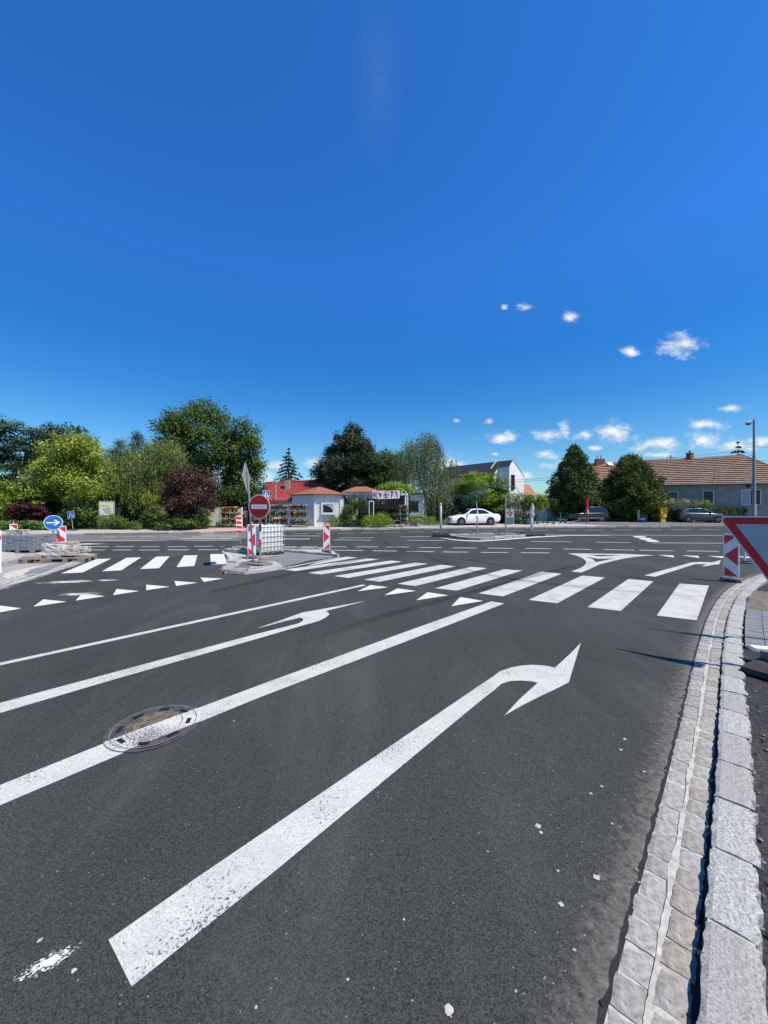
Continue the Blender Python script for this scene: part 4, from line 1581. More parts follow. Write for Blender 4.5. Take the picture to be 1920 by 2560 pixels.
def rock(name, c, s, rz, m, label, group=None, tilt=(0, 0), parent=None, rough=.012, cuts=2):
    bm = bmesh.new()
    bmesh.ops.create_cube(bm, size=1)
    bmesh.ops.scale(bm, vec=s, verts=bm.verts)
    bmesh.ops.subdivide_edges(bm, edges=bm.edges[:], cuts=cuts, use_grid_fill=True)
    for v in bm.verts:
        v.co += Vector((jit(rough), jit(rough), jit(rough)))
    me = bpy.data.meshes.new(name)
    bm.to_mesh(me)
    bm.free()
    me.materials.append(MATS[m])
    o = link(name, me, parent, (c[0], c[1], c[2] + s[2] / 2), rz)
    o.rotation_euler.x, o.rotation_euler.y = tilt
    if label:
        tag(o, label, 'stone', group)
    return o


p = ci(615, 1150, .13)
rock('granite_block', (p.x + .05, p.y + .25, .105), (0.62, 0.28, 0.17), R(14), 'granite_warm', 'granite block lying between the tank and the no entry sign')
for x_, y_, sz in ((290, 1012, .22), (345, 1008, .26), (315, 1000, .16), (370, 1015, .14)):
    p = ci(x_, y_ + 14, .12)
    rock('rubble_stone', (p.x, p.y + .15, .12), (sz * 1.4, sz, sz * .55), jit(1), 'granite_warm', 'small broken stone heaped on the island kerb beside the tank', 'stones heaped beside the tank', cuts=1, rough=.03)

# --- left island with stones and pavers ----------------------------
LI = ((0, 1160), 5.53)


def li(x, y, z=0.0):
    (p,) = crop(*LI, [(x, y)])
    return G(p[0], p[1], z)


outer = [li(-900, 1990), li(-400, 1820), li(0, 1712), li(180, 1648), li(420, 1562), li(700, 1482), li(900, 1440), li(1100, 1362), li(1225, 1312), li(1288, 1282), li(1265, 1256), li(1180, 1246)]
inner = [li(-900, 1900), li(-400, 1740), li(0, 1636), li(180, 1592), li(340, 1556), li(560, 1520), li(760, 1455), li(960, 1380), li(1050, 1322), li(1090, 1285), li(1085, 1262), li(1080, 1256)]
lisl = MB().sheet([(p.x, p.y) for p in inner] + [(p.x, p.y) for p in [li(900, 1225), li(450, 1215), li(0, 1240), li(-900, 1260)]], 0.02)
lisland = tag(lisl.build('left_traffic_island', 'concrete_grey'), kind='structure')
for i in range(len(outer) - 1):
    n = max(1, int((outer[i + 1] - outer[i]).length / 0.8))
    for k in range(n):
        a, b = outer[i].lerp(outer[i + 1], k / n), outer[i].lerp(outer[i + 1], (k + 0.97) / n)
        c, d = inner[i].lerp(inner[i + 1], (k + 0.97) / n), inner[i].lerp(inner[i + 1], k / n)
        MB().prism([(q.x, q.y) for q in (a, b, c, d)], -0.05, 0.045 + jit(.004)).build('kerb_stone', random.choice(('granite', 'concrete', 'concrete', 'granite')), lisland)
strip(smooth_line(outer, 0.3), 0.4, 'residue', 'cement_residue', road, 0.0205, lambda k: (1 - k), side=1)
MB().sheet([(p.x, p.y) for p in [li(100, 1600), li(10, 1560), li(150, 1500), li(420, 1440), li(560, 1420), li(840, 1380), li(700, 1400), li(420, 1470), li(330, 1545)]], 0.026).build('sand_bed', 'sand', lisland)
MB().sheet([(p.x, p.y) for p in [li(330, 1535), li(430, 1475), li(620, 1430), li(840, 1375), li(1040, 1320), li(1010, 1335), li(760, 1440), li(560, 1505)]], 0.030).build('paving_bed', 'paver', lisland)
# raised kerb ring on the far left
for a, b in (((-260, 1470), (-40, 1448)), ((-40, 1448), (120, 1420)), ((120, 1420), (250, 1388)), ((250, 1388), (330, 1345)), ((330, 1345), (325, 1300))):
    block_between(li(*a), li(*b), 0.2, 0.16, lisland, 'granite', z=0.02, rough=.006)
MB().prism([(p.x, p.y) for p in [li(-260, 1450), li(-40, 1430), li(120, 1405), li(240, 1370), li(310, 1330), li(190, 1262), li(0, 1250), li(-260, 1255)]], 0.02, 0.11).build('raised_bed', 'concrete', lisland)
tag(MB().tube([li(20, 1385, .12), li(70, 1350, .13), li(110, 1335, .13), li(160, 1330, .12)], 0.02, 6).tube([li(60, 1360, .12), li(90, 1325, .13), li(150, 1318, .12)], 0.016, 6).build('cable', 'rubber'),
    'black cable lying on the pale raised bed near the stacked pavers', 'cable')


def pallet(loc, rz, label, w=1.2, d=0.8, group='wooden pallets'):
    t = thing('wooden_pallet', label, 'pallet', loc, rz, group)
    for yy in (-d / 2 + .05, 0, d / 2 - .05):
        MB().box((0, yy, .011), (w, .1, .022)).build('bottom_board', 'wood', t)
        for xx in (-w / 2 + .07, 0, w / 2 - .07):
            MB().box((xx, yy, .061), (.14, .1, .078)).build('block', 'wood', t)
    for xx in (-w / 2 + .07, 0, w / 2 - .07):
        MB().box((xx, 0, .111), (.14, d, .022)).build('cross_board', 'wood', t)
    for k in range(5):
        MB().box((0, -d / 2 + .06 + k * (d - .12) / 4, .133), (w, .12 if k % 2 == 0 else .09, .022)).build('top_board', 'wood', t)
    return t


pb_ = li(700, 1385, .02)
pallet((pb_.x - 1.0, pb_.y + .5, .02), R(9), 'worn wooden pallet lying beside the pile of granite blocks', 1.15, .8)
pallet((pb_.x + .12, pb_.y + .72, .021), R(9), 'wooden pallet under the pile of rough granite blocks', 1.1, .8)
GB = 'rough granite block in the pile on the pallets'
GG = 'granite blocks piled on the pallets'


def stone_px(x0, x1, y0, y1, y, rz, m, GB, depth=.35, tilt=(0, 0)):
    px0, px1 = x0 / 5.53, x1 / 5.53
    py0, py1 = 1160 + y0 / 5.53, 1160 + y1 / 5.53
    w, h = (px1 - px0) / F * y, (py1 - py0) / F * y
    rock('granite_block', (PXX((px0 + px1) / 2, y), y + depth / 2, PZ(py1, y)), (w, depth, h), rz, m, GB, GG, tilt, rough=.02)


yb = pb_.y + .45
stone_px(590, 805, 1196, 1292, yb, R(6), 'stone_pale', 'grey granite block at the bottom front of the pile on pallets')
stone_px(820, 1003, 1168, 1258, yb + .1, R(4), 'stone_warm', 'brownish granite block beside the grey bottom block of the pile')
stone_px(612, 812, 1118, 1194, yb + .1, R(-5), 'stone_pale', 'grey granite block resting on the bottom front block of the pile')
stone_px(705, 995, 1086, 1166, yb + .35, R(6), 'stone_warm', 'long brownish granite block topping the pile behind the others')
stone_px(1000, 1160, 1152, 1222, yb + .45, R(8), 'stone_pale', 'pale granite block at the end of the pile nearest the zebra crossing')
stone_px(470, 590, 1240, 1302, yb + .2, R(20), 'stone_warm', 'small broken granite piece at the foot of the pile', .25)
stone_px(585, 640, 1105, 1160, yb + .6, R(0), 'stone_pale', 'small pale granite piece wedged behind the top of the pile', .3)

# paver stack
ps_ = G(40, 1383.5, 0.02)
sx0, sx1 = PXX(4, ps_.y), PXX(80, ps_.y)
wst = sx1 - sx0
t = pallet((PXX(41, ps_.y), ps_.y + .45, 0.02), R(3), 'wooden pallet under the stack of blue grey pavers', wst, .9)
st = thing('paver_stack', 'stack of blue grey concrete pavers strapped on a pallet', 'pavers', (PXX(41, ps_.y), ps_.y + .45, 0.165), R(3))
pm = MB().box((0, 0, 0), (wst / 5 - .008, .175, .092)).mesh('paver_block', 'paver_stack')
for L in range(6):
    for i in range(5):
        for j in range(5):
            o = link('paver_block', pm, st, (-wst / 2 + (i + .5) * wst / 5 + jit(.012), -.36 + j * .18 + jit(.008), .047 + L * .095), jit(.02))
ztop = 0.165 + .57
rock('granite_block', (PXX(34, ps_.y + .4), ps_.y + .4, ztop), (.34, .3, .2), R(3), 'stone_pale', 'granite block resting on the paver stack', 'granite blocks on the paver stack')
rock('granite_block', (PXX(55, ps_.y + .4), ps_.y + .4, ztop), (.40, .3, .21), R(-6), 'stone_warm', 'granite block resting on the paver stack', 'granite blocks on the paver stack')
bb = ps_.y + 1.6
beacon((PXX(34, bb), bb, PZ(1310, bb) - 1.12), face_cam(PXX(34, bb), bb), 'striped beacon panel rising behind the stack of blue grey pavers', h=1.0)
# blue arrow sign and its beacon
ya = yb + .75
t = thing('arrow_sign', 'round blue sign with white arrow above the granite pile', 'road sign', (PXX(133.5, ya), ya, 0.02), face_cam(PXX(133.5, ya), ya))
zc = PZ(1306.5, ya) - .02
MB().tube([(0, 0.04, 0), (0, 0.04, zc + .2)], 0.03, 12).build('post', 'steel', t)
M0 = TR(0, 0, zc)
MB().plate(disc(0.262), 0.012, M0).build('disc', 'sign_white', t)
MB().plate(disc(0.242), 0.003, M0, -0.0125).build('blue_face', 'sign_blue', t)
MB().plate([(-.19, -.023), (.075, -.023), (.0, -.10), (.062, -.10), (.185, 0), (.062, .10), (.0, .10), (.075, .023), (-.19, .023)], 0.002, M0, -0.0158).build('arrow', 'sign_white', t)
MB().box((0, .02, zc), (.12, .02, .05)).build('clamp', 'steel', t)
rubber_foot(t, 0.6, 0.4, 0.08, 'rubber_grey')
yq = ya + .35
beacon((PXX(154, yq), yq, PZ(1315, yq) - 1.12), face_cam(PXX(154, yq), yq), 'striped beacon panel standing beside the blue arrow sign', h=1.0)
# white marker post at the left edge
pw = G(-2, 1434, 0.0)
t = thing('marker_post', 'slim white marker post on the left island kerb', 'marker post', (pw.x, pw.y, 0.02), face_cam(pw.x, pw.y))
MB().plate(rounded([(-.05, 0), (.05, 0), (.05, 1.2), (-.05, 1.2)], .02), .05, ID, .025).build('post_body', 'plastic_white', t)
MB().plate([(-.04, .95), (.04, .95), (.04, 1.05), (-.04, 1.05)], .003, ID, -.0255).build('reflector', 'beacon_red', t)

# --- right: yield sign, its neighbour, beacon -----------------------
def yield_sign(cx, cy, side, ztop, rz, label, roll=0.0, dull='sign_dull', post_h=None):
    t = thing('yield_sign', label, 'road sign', (cx, cy, 0.03), rz)
    h = side * .866
    zt = ztop - .03

    def tri(s, dz):
        hh = s * .866
        # inverted triangle, centred on the plate
        cz = zt - h / 3
        return [(-s / 2, cz + hh / 3), (0, cz - hh * 2 / 3), (s / 2, cz + hh / 3)]
    M = Matrix.Translation((0, 0, zt - h / 3)) @ Matrix.Rotation(roll, 4, 'Y') @ Matrix.Translation((0, 0, -(zt - h / 3)))
    MB().plate(rounded(tri(side, 0), .045), .012, M, 0).build('plate', 'sign_white', t)
    MB().plate(rounded(tri(side * .945, 0), .035), .003, M, -.0125).build('red_border', 'yield_red', t)
    MB().plate(rounded(tri(side * .665, 0), .006), .003, M, -.0158).build('white_face', dull, t)
    MB().plate(rounded(tri(side * .97, 0), .04), .006, M, .0075).build('back', 'sign_back', t)
    MB().tube([(0, .045, 0), (0, .045, zt + .05)], .03, 12).build('post', 'steel', t)
    for dz in (.15, .5):
        MB().box((0, .022, zt - dz), (.16, .03, .04)).build('clamp', 'steel', t)
    return t


YX, YY = 4.36, 4.30
ys = yield_sign(YX, YY, .95, 1.79, face_cam(YX, YY), 'large yield sign with red border beside the granite kerb', roll=R(-0.8))
rubber_foot(ys, .8, .40, .12, 'rubber', rz=R(75), loc=(.03, .12, -.0))
MB().box((-.06, .40, .15), (.3, .12, .05), R(30)).build('base_handle', 'plastic_white', ys, bevel=.01)
MB().box((.0, .08, .16), (.16, .16, .10), R(40)).build('base_socket', 'rubber_grey', ys, bevel=.01)
ys2 = yield_sign(5.75, 5.02, .9, 2.32, face_cam(5.75, 5.02, R(12)), 'taller triangular road sign behind the large yield sign')
rubber_foot(ys2, .9, .42, .12, 'rubber')
b4 = G(1832, 1457, 0.0)
beacon((b4.x + .05, b4.y + .1, 0.004), face_cam(b4.x, b4.y, R(-6)), 'striped beacon panel with chevron pointing left, at the granite kerb by the crossing', left=True, h=1.08, w=.30)
tb = G(1862, 1408, 0)
t = thing('marker_post', 'slim white marker post beyond the beacon at the kerb', 'marker post', (tb.x, tb.y, 0), face_cam(tb.x, tb.y))
MB().tube([(0, 0, 0), (0, 0, .75)], .03, 10).build('post_body', 'plastic_white', t)
MB().box((.06, 0, .55), (.12, .03, .05)).build('bracket', 'plastic_white', t)
rubber_foot(t, .3, .3, .06)

# --- far island in the main road -----------------------------------
c6 = lambda x, y, z=0.0: G(*crop(*C6, [(x, y)])[0], z)
fo = [c6(1070, 108), (c6(1150, 122)), c6(1230, 130), c6(1330, 134), c6(1450, 127), c6(1600, 114), c6(1700, 107), c6(1715, 100)]
fi = [c6(1075, 98), c6(1250, 92.5), c6(1450, 90), c6(1640, 90)]
far_isl = tag(MB().sheet([(p.x, p.y) for p in fo] + [(p.x, p.y) for p in reversed(fi)], 0.02).build('far_traffic_island', 'soil'), kind='structure')
for a, b in list(zip(fo, fo[1:])):
    n = max(1, int((b - a).length / .9))
    for k in range(n):
        block_between(a.lerp(b, k / n), a.lerp(b, (k + .98) / n), .28, .13, far_isl, random.choice(('granite', 'granite', 'granite_grey')), rough=.012)
for a, b in list(zip(fi, fi[1:])) + [(fi[-1], fo[-1]), (fo[0], fi[0])]:
    n = max(1, int((b - a).length / 1.0))
    for k in range(n):
        block_between(a.lerp(b, k / n), a.lerp(b, (k + .98) / n), .22, .12, far_isl, 'granite', rough=.01)


def steel_post(px, py0, py1, label, z=0.02, r=.038, lean=0.0):
    b = G(px, py1, z)
    t = thing('steel_post', label, 'post', (b.x, b.y, z), 0, 'bare steel posts on the far island')
    h = PZ(py0, b.y) - z
    MB().tube([(0, 0, 0), (lean, 0, h)], r, 12).build('tube', 'steel', t)
    MB().tube([(lean, 0, h), (lean, 0, h + .03)], [r * 1.12, r * .9], 12).build('cap', 'steel', t)
    MB().box((0, 0, .02), (.2, .2, .04)).build('foot_plate', 'concrete_grey', t)


steel_post(1194, 1255, 1340, 'bare steel sign post with chipped paint in front of the white sedan', lean=-.06)
steel_post(1264, 1246, 1337, 'taller bare steel sign post beside the flower poster board', r=.045)
p = G(1102, 1342, 0)
t = thing('delineator_post', 'white flexible post on black base at the island tip', 'delineator', (p.x, p.y, 0.0))
MB().tube([(0, 0, .1), (0, 0, 1.9), (0, 0, 1.93)], [.07, .065, .05], 14).tube([(0, 0, 1.93), (0, 0, 2.02), (0, 0, 2.12)], [.03, .05, .02], 10).build('post_body', 'plastic_white', t, smooth=True)
MB().box((0, 0, .1), (1.0, .4, .2)).build('base', 'rubber', t, bevel=.03)
p = G(1330, 1340, 0)
t = thing('delineator_post', 'white post wrapped in pink film on a dented black base', 'delineator', (p.x, p.y, 0.0))
MB().tube([(0, 0, .1), (-.03, 0, 1.2), (0, 0, 1.9)], [.09, .10, .05], 14).build('post_body', 'plastic_white', t, smooth=True)
w_ = MB().tube([(0, 0, 1.2), (.03, 0, 1.35), (-.05, 0, 1.5), (.02, 0, 1.7), (.05, 0, 1.85), (0, 0, 2.1)], [.09, .13, .16, .13, .09, .04], 11)
w_.v = [(a + jit(.03), b + jit(.03), c + jit(.03)) for a, b, c in w_.v]
w_.build('film_wrap', 'wrap_pink', t)
rubber_foot(t, 1.4, .7, .22, 'rubber')


# ------------------------------------------------------------------ vegetation
def unit(a):
    return a / np.maximum(1e-9, np.linalg.norm(a, axis=1, keepdims=True))


def leaf_arrays(p, n, u, L, Wd):
    """kite-shaped leaves: centre p, normal n, long axis u, length L, width Wd"""
    u = unit(u - n * np.sum(u * n, axis=1, keepdims=True))
    v = np.cross(n, u)
    L, Wd = L[:, None], Wd[:, None]
    a = p - u * L * .5
    b = p + v * Wd * .5 - u * L * .08 + n * Wd * .10
    c = p + u * L * .5
    d = p - v * Wd * .5 - u * L * .08 + n * Wd * .10
    return np.stack([a, b, c, d], axis=1).reshape(-1, 3)


def leaf_mesh(name, chunks, material):
    vs = np.concatenate([c[0] for c in chunks])
    ts = np.concatenate([np.repeat(c[1], 4) for c in chunks])
    n = len(vs) // 4
    me = bpy.data.meshes.new(name)
    me.vertices.add(len(vs))
    me.vertices.foreach_set('co', vs.astype(np.float32).ravel())
    me.loops.add(n * 4)
    me.loops.foreach_set('vertex_index', np.arange(n * 4, dtype=np.int32))
    me.polygons.add(n)
    me.polygons.foreach_set('loop_start', np.arange(0, n * 4, 4, dtype=np.int32))
    me.polygons.foreach_set('loop_total', np.full(n, 4, dtype=np.int32))
    me.materials.append(MATS[material])
    at = me.attributes.new('tint', 'FLOAT', 'POINT')
    at.data.foreach_set('value', np.clip(ts, 0, 1).astype(np.float32))
    me.update(calc_edges=True)
    return me


def clumps_ellipsoid(c, r, n, inner=.25, flat=0.0):
    d = unit(rng.normal(size=(n, 3)))
    q = np.where(rng.random(n) < inner, rng.uniform(.25, .75, n), rng.uniform(.78, 1.06, n))
    # lumpy outline
    ph = rng.uniform(0, 6.28, 6)
    bump = 1 + .20 * np.sin(3 * np.arctan2(d[:, 1], d[:, 0]) + ph[0]) * np.cos(3 * d[:, 2] + ph[1]) + .17 * np.sin(7 * d[:, 0] + ph[2]) * np.sin(6 * d[:, 2] + ph[3])
    return np.array(c) + d * (q * bump)[:, None] * np.array(r), d


def clumps_profile(base, H_, prof, n, inner=.2):
    """solid of revolution: prof(t) -> radius for t in 0..1"""
    t = rng.random(n * 4)
    rad = prof(t)
    keep = rng.random(n * 4) < rad / rad.max() + .03
    t = t[keep][:n]
    rad = prof(t)
    a = rng.uniform(0, 6.283, len(t))
    q = np.where(rng.random(len(t)) < inner, rng.uniform(.2, .75, len(t)), rng.uniform(.8, 1.08, len(t)))
    ph = rng.uniform(0, 6.28, 4)
    bump = 1 + .16 * np.sin(4 * a + 9 * t + ph[0]) + .15 * np.sin(7 * a - 17 * t + ph[1]) + .10 * np.sin(11 * a + 31 * t + ph[2])
    rr = rad * q * bump
    p = np.stack([rr * np.cos(a), rr * np.sin(a), t * H_], axis=1) + np.array(base)
    d = np.stack([np.cos(a), np.sin(a), np.full_like(a, .35)], axis=1)
    return p, unit(d)


def leaves_on(cl, dirs, per, spread, size, aspect, style, tone=.5):
    n = len(cl)
    per, size = int(per * 1.6), size * .8
    ct = np.clip(rng.normal(tone, .22, n), 0, 1)
    c = np.repeat(cl, per, axis=0)
    d = np.repeat(dirs, per, axis=0)
    k = len(c)
    off = rng.normal(size=(k, 3)) * spread
    if style == 'layer':
        off[:, 2] *= .35
    p = c + off
    tint = np.clip(np.repeat(ct, per) + rng.normal(0, .13, k), 0, 1)
    rn = unit(rng.normal(size=(k, 3)))
    if style in ('leaf', 'layer'):
        up = np.array([0, 0, .75 if style == 'leaf' else 1.4])
        nn = unit(d * .55 + rn * .75 + up)
        u = rng.normal(size=(k, 3)) + np.array([0, 0, -.3])
    elif style == 'tuft':
        nn = rn
        u = unit(off + d * spread * .6) + rng.normal(size=(k, 3)) * .25
    else:  # hang
        nn = unit(d * np.array([1, 1, .1]) * .6 + rn * .6)
        u = np.array([0, 0, -1.0]) + rng.normal(size=(k, 3)) * .22
    L = size * rng.uniform(.45, 1.5, k)
    return leaf_arrays(p, nn, u, L, L * aspect), tint


def strands(cl, dirs, length, size, aspect, tone=.5, step=.09):
    """hanging shoots as of willow or birch"""
    out_p, out_t = [], []
    n = len(cl)
    Ls = length * rng.uniform(.45, 1.2, n)
    sway = rng.normal(size=(n, 2)) * .10
    ct = np.clip(rng.normal(tone, .2, n), 0, 1)
    m = int(length * 1.2 / step)
    for k in range(m):
        s_ = k * step
        ok = s_ < Ls
        if not ok.any():
            break
        q = cl[ok].copy()
        fr = s_ / Ls[ok]
        q[:, :2] += sway[ok] * s_ + dirs[ok][:, :2] * (.35 * np.sqrt(fr))[:, None] + rng.normal(size=(ok.sum(), 2)) * .05
        q[:, 2] -= s_
        out_p.append(q)
        out_t.append(ct[ok])
    p = np.concatenate(out_p)
    tt = np.clip(np.concatenate(out_t) + rng.normal(0, .12, len(p)), 0, 1)
    k = len(p)
    nn = unit(rng.normal(size=(k, 3)) * np.array([1, 1, .3]))
    u = np.array([0, 0, -1.0]) + rng.normal(size=(k, 3)) * .35
    L = size * rng.uniform(.6, 1.3, k)
    return leaf_arrays(p, nn, u, L, L * aspect), tt


def trunk_mesh(h, r, limbs, bark='bark', lean=(0, 0)):
    mb = MB()
    n = 7
    pts = [(lean[0] * (i / n) ** 1.5 + math.sin(i * 1.7) * r * .25, lean[1] * (i / n), h * i / n) for i in range(n + 1)]
    mb.tube(pts, [r * (1.25 if i == 0 else 1) * (1 - .75 * i / n) for i in range(n + 1)], 9)
    for tip in limbs:
        k = random.uniform(.25, .6)
        b = Vector((lean[0] * k ** 1.5, lean[1] * k, h * k))
        e = Vector(tip)
        mid = b.lerp(e, .5) + Vector((jit(.2), jit(.2), -.12 * (e - b).length * .5))
        mb.tube([b, mid, e], [r * .42, r * .26, r * .06], 6)
    return mb


def tree(name, label, px, y, chunk_fn, mat_name, bark='bark', z0=.235, trunk_h=3.0, trunk_r=.18, limbs=6, spread=1.5, cat='tree', group=None, part=('trunk', 'crown'), lean=(0, 0)):
    x = PXX(px, y)
    t = thing(name, label, cat, (x, y, z0), 0, group)
    lm = [(math.cos(a) * spread * random.uniform(.4, 1), math.sin(a) * spread * random.uniform(.4, 1), trunk_h * random.uniform(.75, 1.15)) for a in [k * 2.4 + jit(.4) for k in range(limbs)]]
    trunk_mesh(trunk_h, trunk_r, lm, bark, lean).build(part[0], bark, t, smooth=True)
    me = leaf_mesh(part[1], chunk_fn(Vector((x, y, z0))), mat_name)
    link(part[1], me, t)
    return t


def lobes(specs, y, n, per, spread, size, aspect=.6, style='leaf', tone=.5, inner=.25, depth=.85, yj=.5):
    """specs: crown outlines (px, py, rx px, ry px); returns a chunk function for tree()"""
    def fn(base):
        out = []
        sp = []
        for (px, py, rx, ry) in specs:      # main mass plus smaller boughs around its rim
            sp.append((px, py, rx * .86, ry * .86, 0))
            for k in range(7):
                a_ = k * .9 + jit(.5)
                q_ = random.uniform(.26, .44)
                sp.append((px + math.cos(a_) * rx * (1 - q_ * .55), py + math.sin(a_) * ry * (1 - q_ * .55), rx * q_, ry * q_, jit(1) * rx / F * y * .7))
        areas = [rx * ry * (1 if not dy else 1.5) for _, _, rx, ry, dy in sp]
        for (px, py, rx, ry, dy), a in zip(sp, areas):
            yy = y + jit(yj)
            c = P(px, py, yy) - base + Vector((0, dy, 0))
            r = (rx / F * yy, (rx + ry) * .5 * depth / F * yy, ry / F * yy)
            k = max(5, int(n * a / sum(areas)))
            cl, d = clumps_ellipsoid(c, r, k, inner)
            keep = cl[:, 2] > .08
            cl, d = cl[keep], d[keep]
            tn = np.clip(tone + .0 * d[:, 2], 0, 1).mean()
            out.append(leaves_on(cl, d, per, spread, size, aspect, style, tn))
        return out
    return fn


def shrub(label, specs, y, mat_name, n=160, per=14, spread=.16, size=.16, style='leaf', aspect=.6, name='shrub', group=None, tone=.5, z0=.235, cat='shrub', inner=.2):
    px = sum(s_[0] for s_ in specs) / len(specs)
    return tree(name, label, px, y, lobes(specs, y, n, per, spread, size, aspect, style, tone, inner, yj=.2), mat_name, trunk_h=.5, trunk_r=.05, limbs=4, spread=.35, cat=cat, group=group,
                part=('stem', 'foliage'), z0=z0)


foliage('f_blue', (0.030, 0.062, 0.032), (0.125, 0.205, 0.100))
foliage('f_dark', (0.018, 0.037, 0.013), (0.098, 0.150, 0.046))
foliage('f_yellow', (0.11, 0.155, 0.018), (0.50, 0.58, 0.10), .35)
foliage('f_olive', (0.075, 0.106, 0.027), (0.336, 0.416, 0.123), .3)
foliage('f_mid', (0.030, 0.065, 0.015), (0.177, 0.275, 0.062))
foliage('f_purple', (0.028, 0.014, 0.014), (0.185, 0.100, 0.080), .2)
foliage('f_maple', (0.022, 0.007, 0.013), (0.133, 0.039, 0.050), .2)
foliage('f_bright', (0.069, 0.131, 0.013), (0.389, 0.549, 0.066), .35)
foliage('f_robinia', (0.062, 0.119, 0.010), (0.354, 0.495, 0.050), .35)
foliage('f_pine', (0.013, 0.027, 0.013), (0.079, 0.124, 0.056), .1)
foliage('f_spruce', (0.015, 0.035, 0.025), (0.088, 0.150, 0.102), .1)
foliage('f_birch', (0.058, 0.078, 0.028), (0.275, 0.315, 0.125), .3)
foliage('f_thuja', (0.020, 0.043, 0.013), (0.127, 0.195, 0.050), .15)
foliage('f_thuja_warm', (0.025, 0.048, 0.010), (0.168, 0.221, 0.043), .15)
foliage('f_grass', (0.062, 0.112, 0.025), (0.300, 0.425, 0.116), .3)
foliage('f_flower', (0.062, 0.100, 0.037), (0.884, 0.920, 0.659), .3)

# --- left garden, back to front
tree('conifer_tree', 'distant dark conifer rising between the yellow tree and the big tree', 305, 50, lobes([(300, 1135, 26, 30), (300, 1180, 34, 40)], 50, 260, 26, .3, .34, .22, 'tuft'), 'f_spruce', trunk_h=6, trunk_r=.2, group='distant conifers on the left')
tree('conifer_tree', 'distant dark conifer, pointed, right beside the big broadleaf tree', 345, 51, lobes([(347, 1120, 17, 34), (345, 1170, 30, 46)], 51, 260, 26, .3, .34, .22, 'tuft'), 'f_spruce', trunk_h=6, trunk_r=.2, group='distant conifers on the left')
tree('broadleaf_tree', 'tallest broadleaf tree in the left garden, dense dark green crown', 470, 38,
     lobes([(488, 1052, 74, 46), (432, 1085, 44, 46), (540, 1088, 34, 46), (480, 1120, 90, 62), (450, 1190, 70, 70), (530, 1190, 70, 80), (505, 1028, 40, 26)], 38, 1500, 17, .30, .27, .6, 'leaf', .5, .3, yj=1.2),
     'f_mid', trunk_h=7.5, trunk_r=.4, limbs=9, spread=3.2)
tree('broadleaf_tree', 'leafy tree with loose dark crown right of the tallest garden tree', 605, 36.5,
     lobes([(610, 1085, 28, 36), (622, 1128, 28, 38), (600, 1170, 46, 50), (612, 1225, 40, 44), (575, 1130, 30, 50), (632, 1180, 20, 30)], 36.5, 760, 17, .26, .25, .65, 'leaf', .52, .25, yj=.8),
     'f_mid', trunk_h=6, trunk_r=.25, limbs=7, spread=1.8)
tree('conifer_tree', 'dark drooping conifer behind the yellow green tree', 140, 37,
     lobes([(128, 1095, 34, 28), (190, 1092, 20, 22), (140, 1140, 60, 44), (120, 1190, 52, 50), (180, 1180, 50, 60)], 37, 900, 17, .26, .28, .35, 'hang', .35, .3), 'f_dark', trunk_h=6, trunk_r=.25, limbs=6, spread=2)
tree('broadleaf_tree', 'blue green layered tree beside the dark drooping conifer', -10, 34,
     lobes([(10, 1062, 26, 20), (40, 1085, 48, 20), (-20, 1110, 70, 34), (20, 1135, 70, 26), (-40, 1180, 90, 46), (40, 1185, 36, 26)], 34, 900, 16, .26, .25, .55, 'layer', .5, .2, yj=.8),
     'f_blue', trunk_h=5, trunk_r=.24, limbs=7, spread=2.4)
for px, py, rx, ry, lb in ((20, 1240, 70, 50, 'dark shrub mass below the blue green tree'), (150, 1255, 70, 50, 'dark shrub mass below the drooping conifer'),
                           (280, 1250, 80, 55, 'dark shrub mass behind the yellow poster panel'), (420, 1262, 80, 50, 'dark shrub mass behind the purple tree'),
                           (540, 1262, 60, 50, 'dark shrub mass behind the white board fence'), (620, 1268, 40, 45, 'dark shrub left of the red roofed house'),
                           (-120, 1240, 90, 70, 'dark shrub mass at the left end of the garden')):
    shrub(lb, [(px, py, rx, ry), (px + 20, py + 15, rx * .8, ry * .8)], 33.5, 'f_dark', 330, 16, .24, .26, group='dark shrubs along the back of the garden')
tree('broadleaf_tree', 'bright yellow green tree in the left garden', 185, 30.2,
     lobes([(185, 1110, 38, 26), (150, 1140, 48, 32), (215, 1150, 56, 36), (125, 1185, 46, 32), (185, 1195, 70, 42), (245, 1190, 44, 44), (170, 1225, 66, 30), (225, 1120, 20, 22), (100, 1215, 24, 14), (255, 1225, 36, 22)],
           30.2, 1300, 17, .21, .20, .55, 'leaf', .55, .18, yj=.8), 'f_yellow', trunk_h=4, trunk_r=.18, limbs=8, spread=2)
tree('willow_tree', 'olive green weeping tree beside the bright yellow green tree', 370, 31.2,
     lambda base: (lambda q: [leaves_on(q[0], q[1], 10, .22, .22, .3, 'hang', .45), strands(q[0][::2], q[1][::2], 1.5, .17, .28, .6)])(
         [np.concatenate(z) for z in zip(*[clumps_ellipsoid(P(a, b, 31.2 + jit(.4)) - base, (c / F * 31.2, (c + d) / 2 / F * 31.2, d / F * 31.2), k, .25)
                                           for a, b, c, d, k in ((410, 1130, 46, 24, 200), (360, 1160, 66, 40, 330), (420, 1175, 40, 46, 240), (330, 1200, 50, 46, 260), (390, 1225, 56, 40, 240), (350, 1245, 50, 34, 150))])]),
     'f_olive', trunk_h=4, trunk_r=.17, limbs=7, spread=1.8)
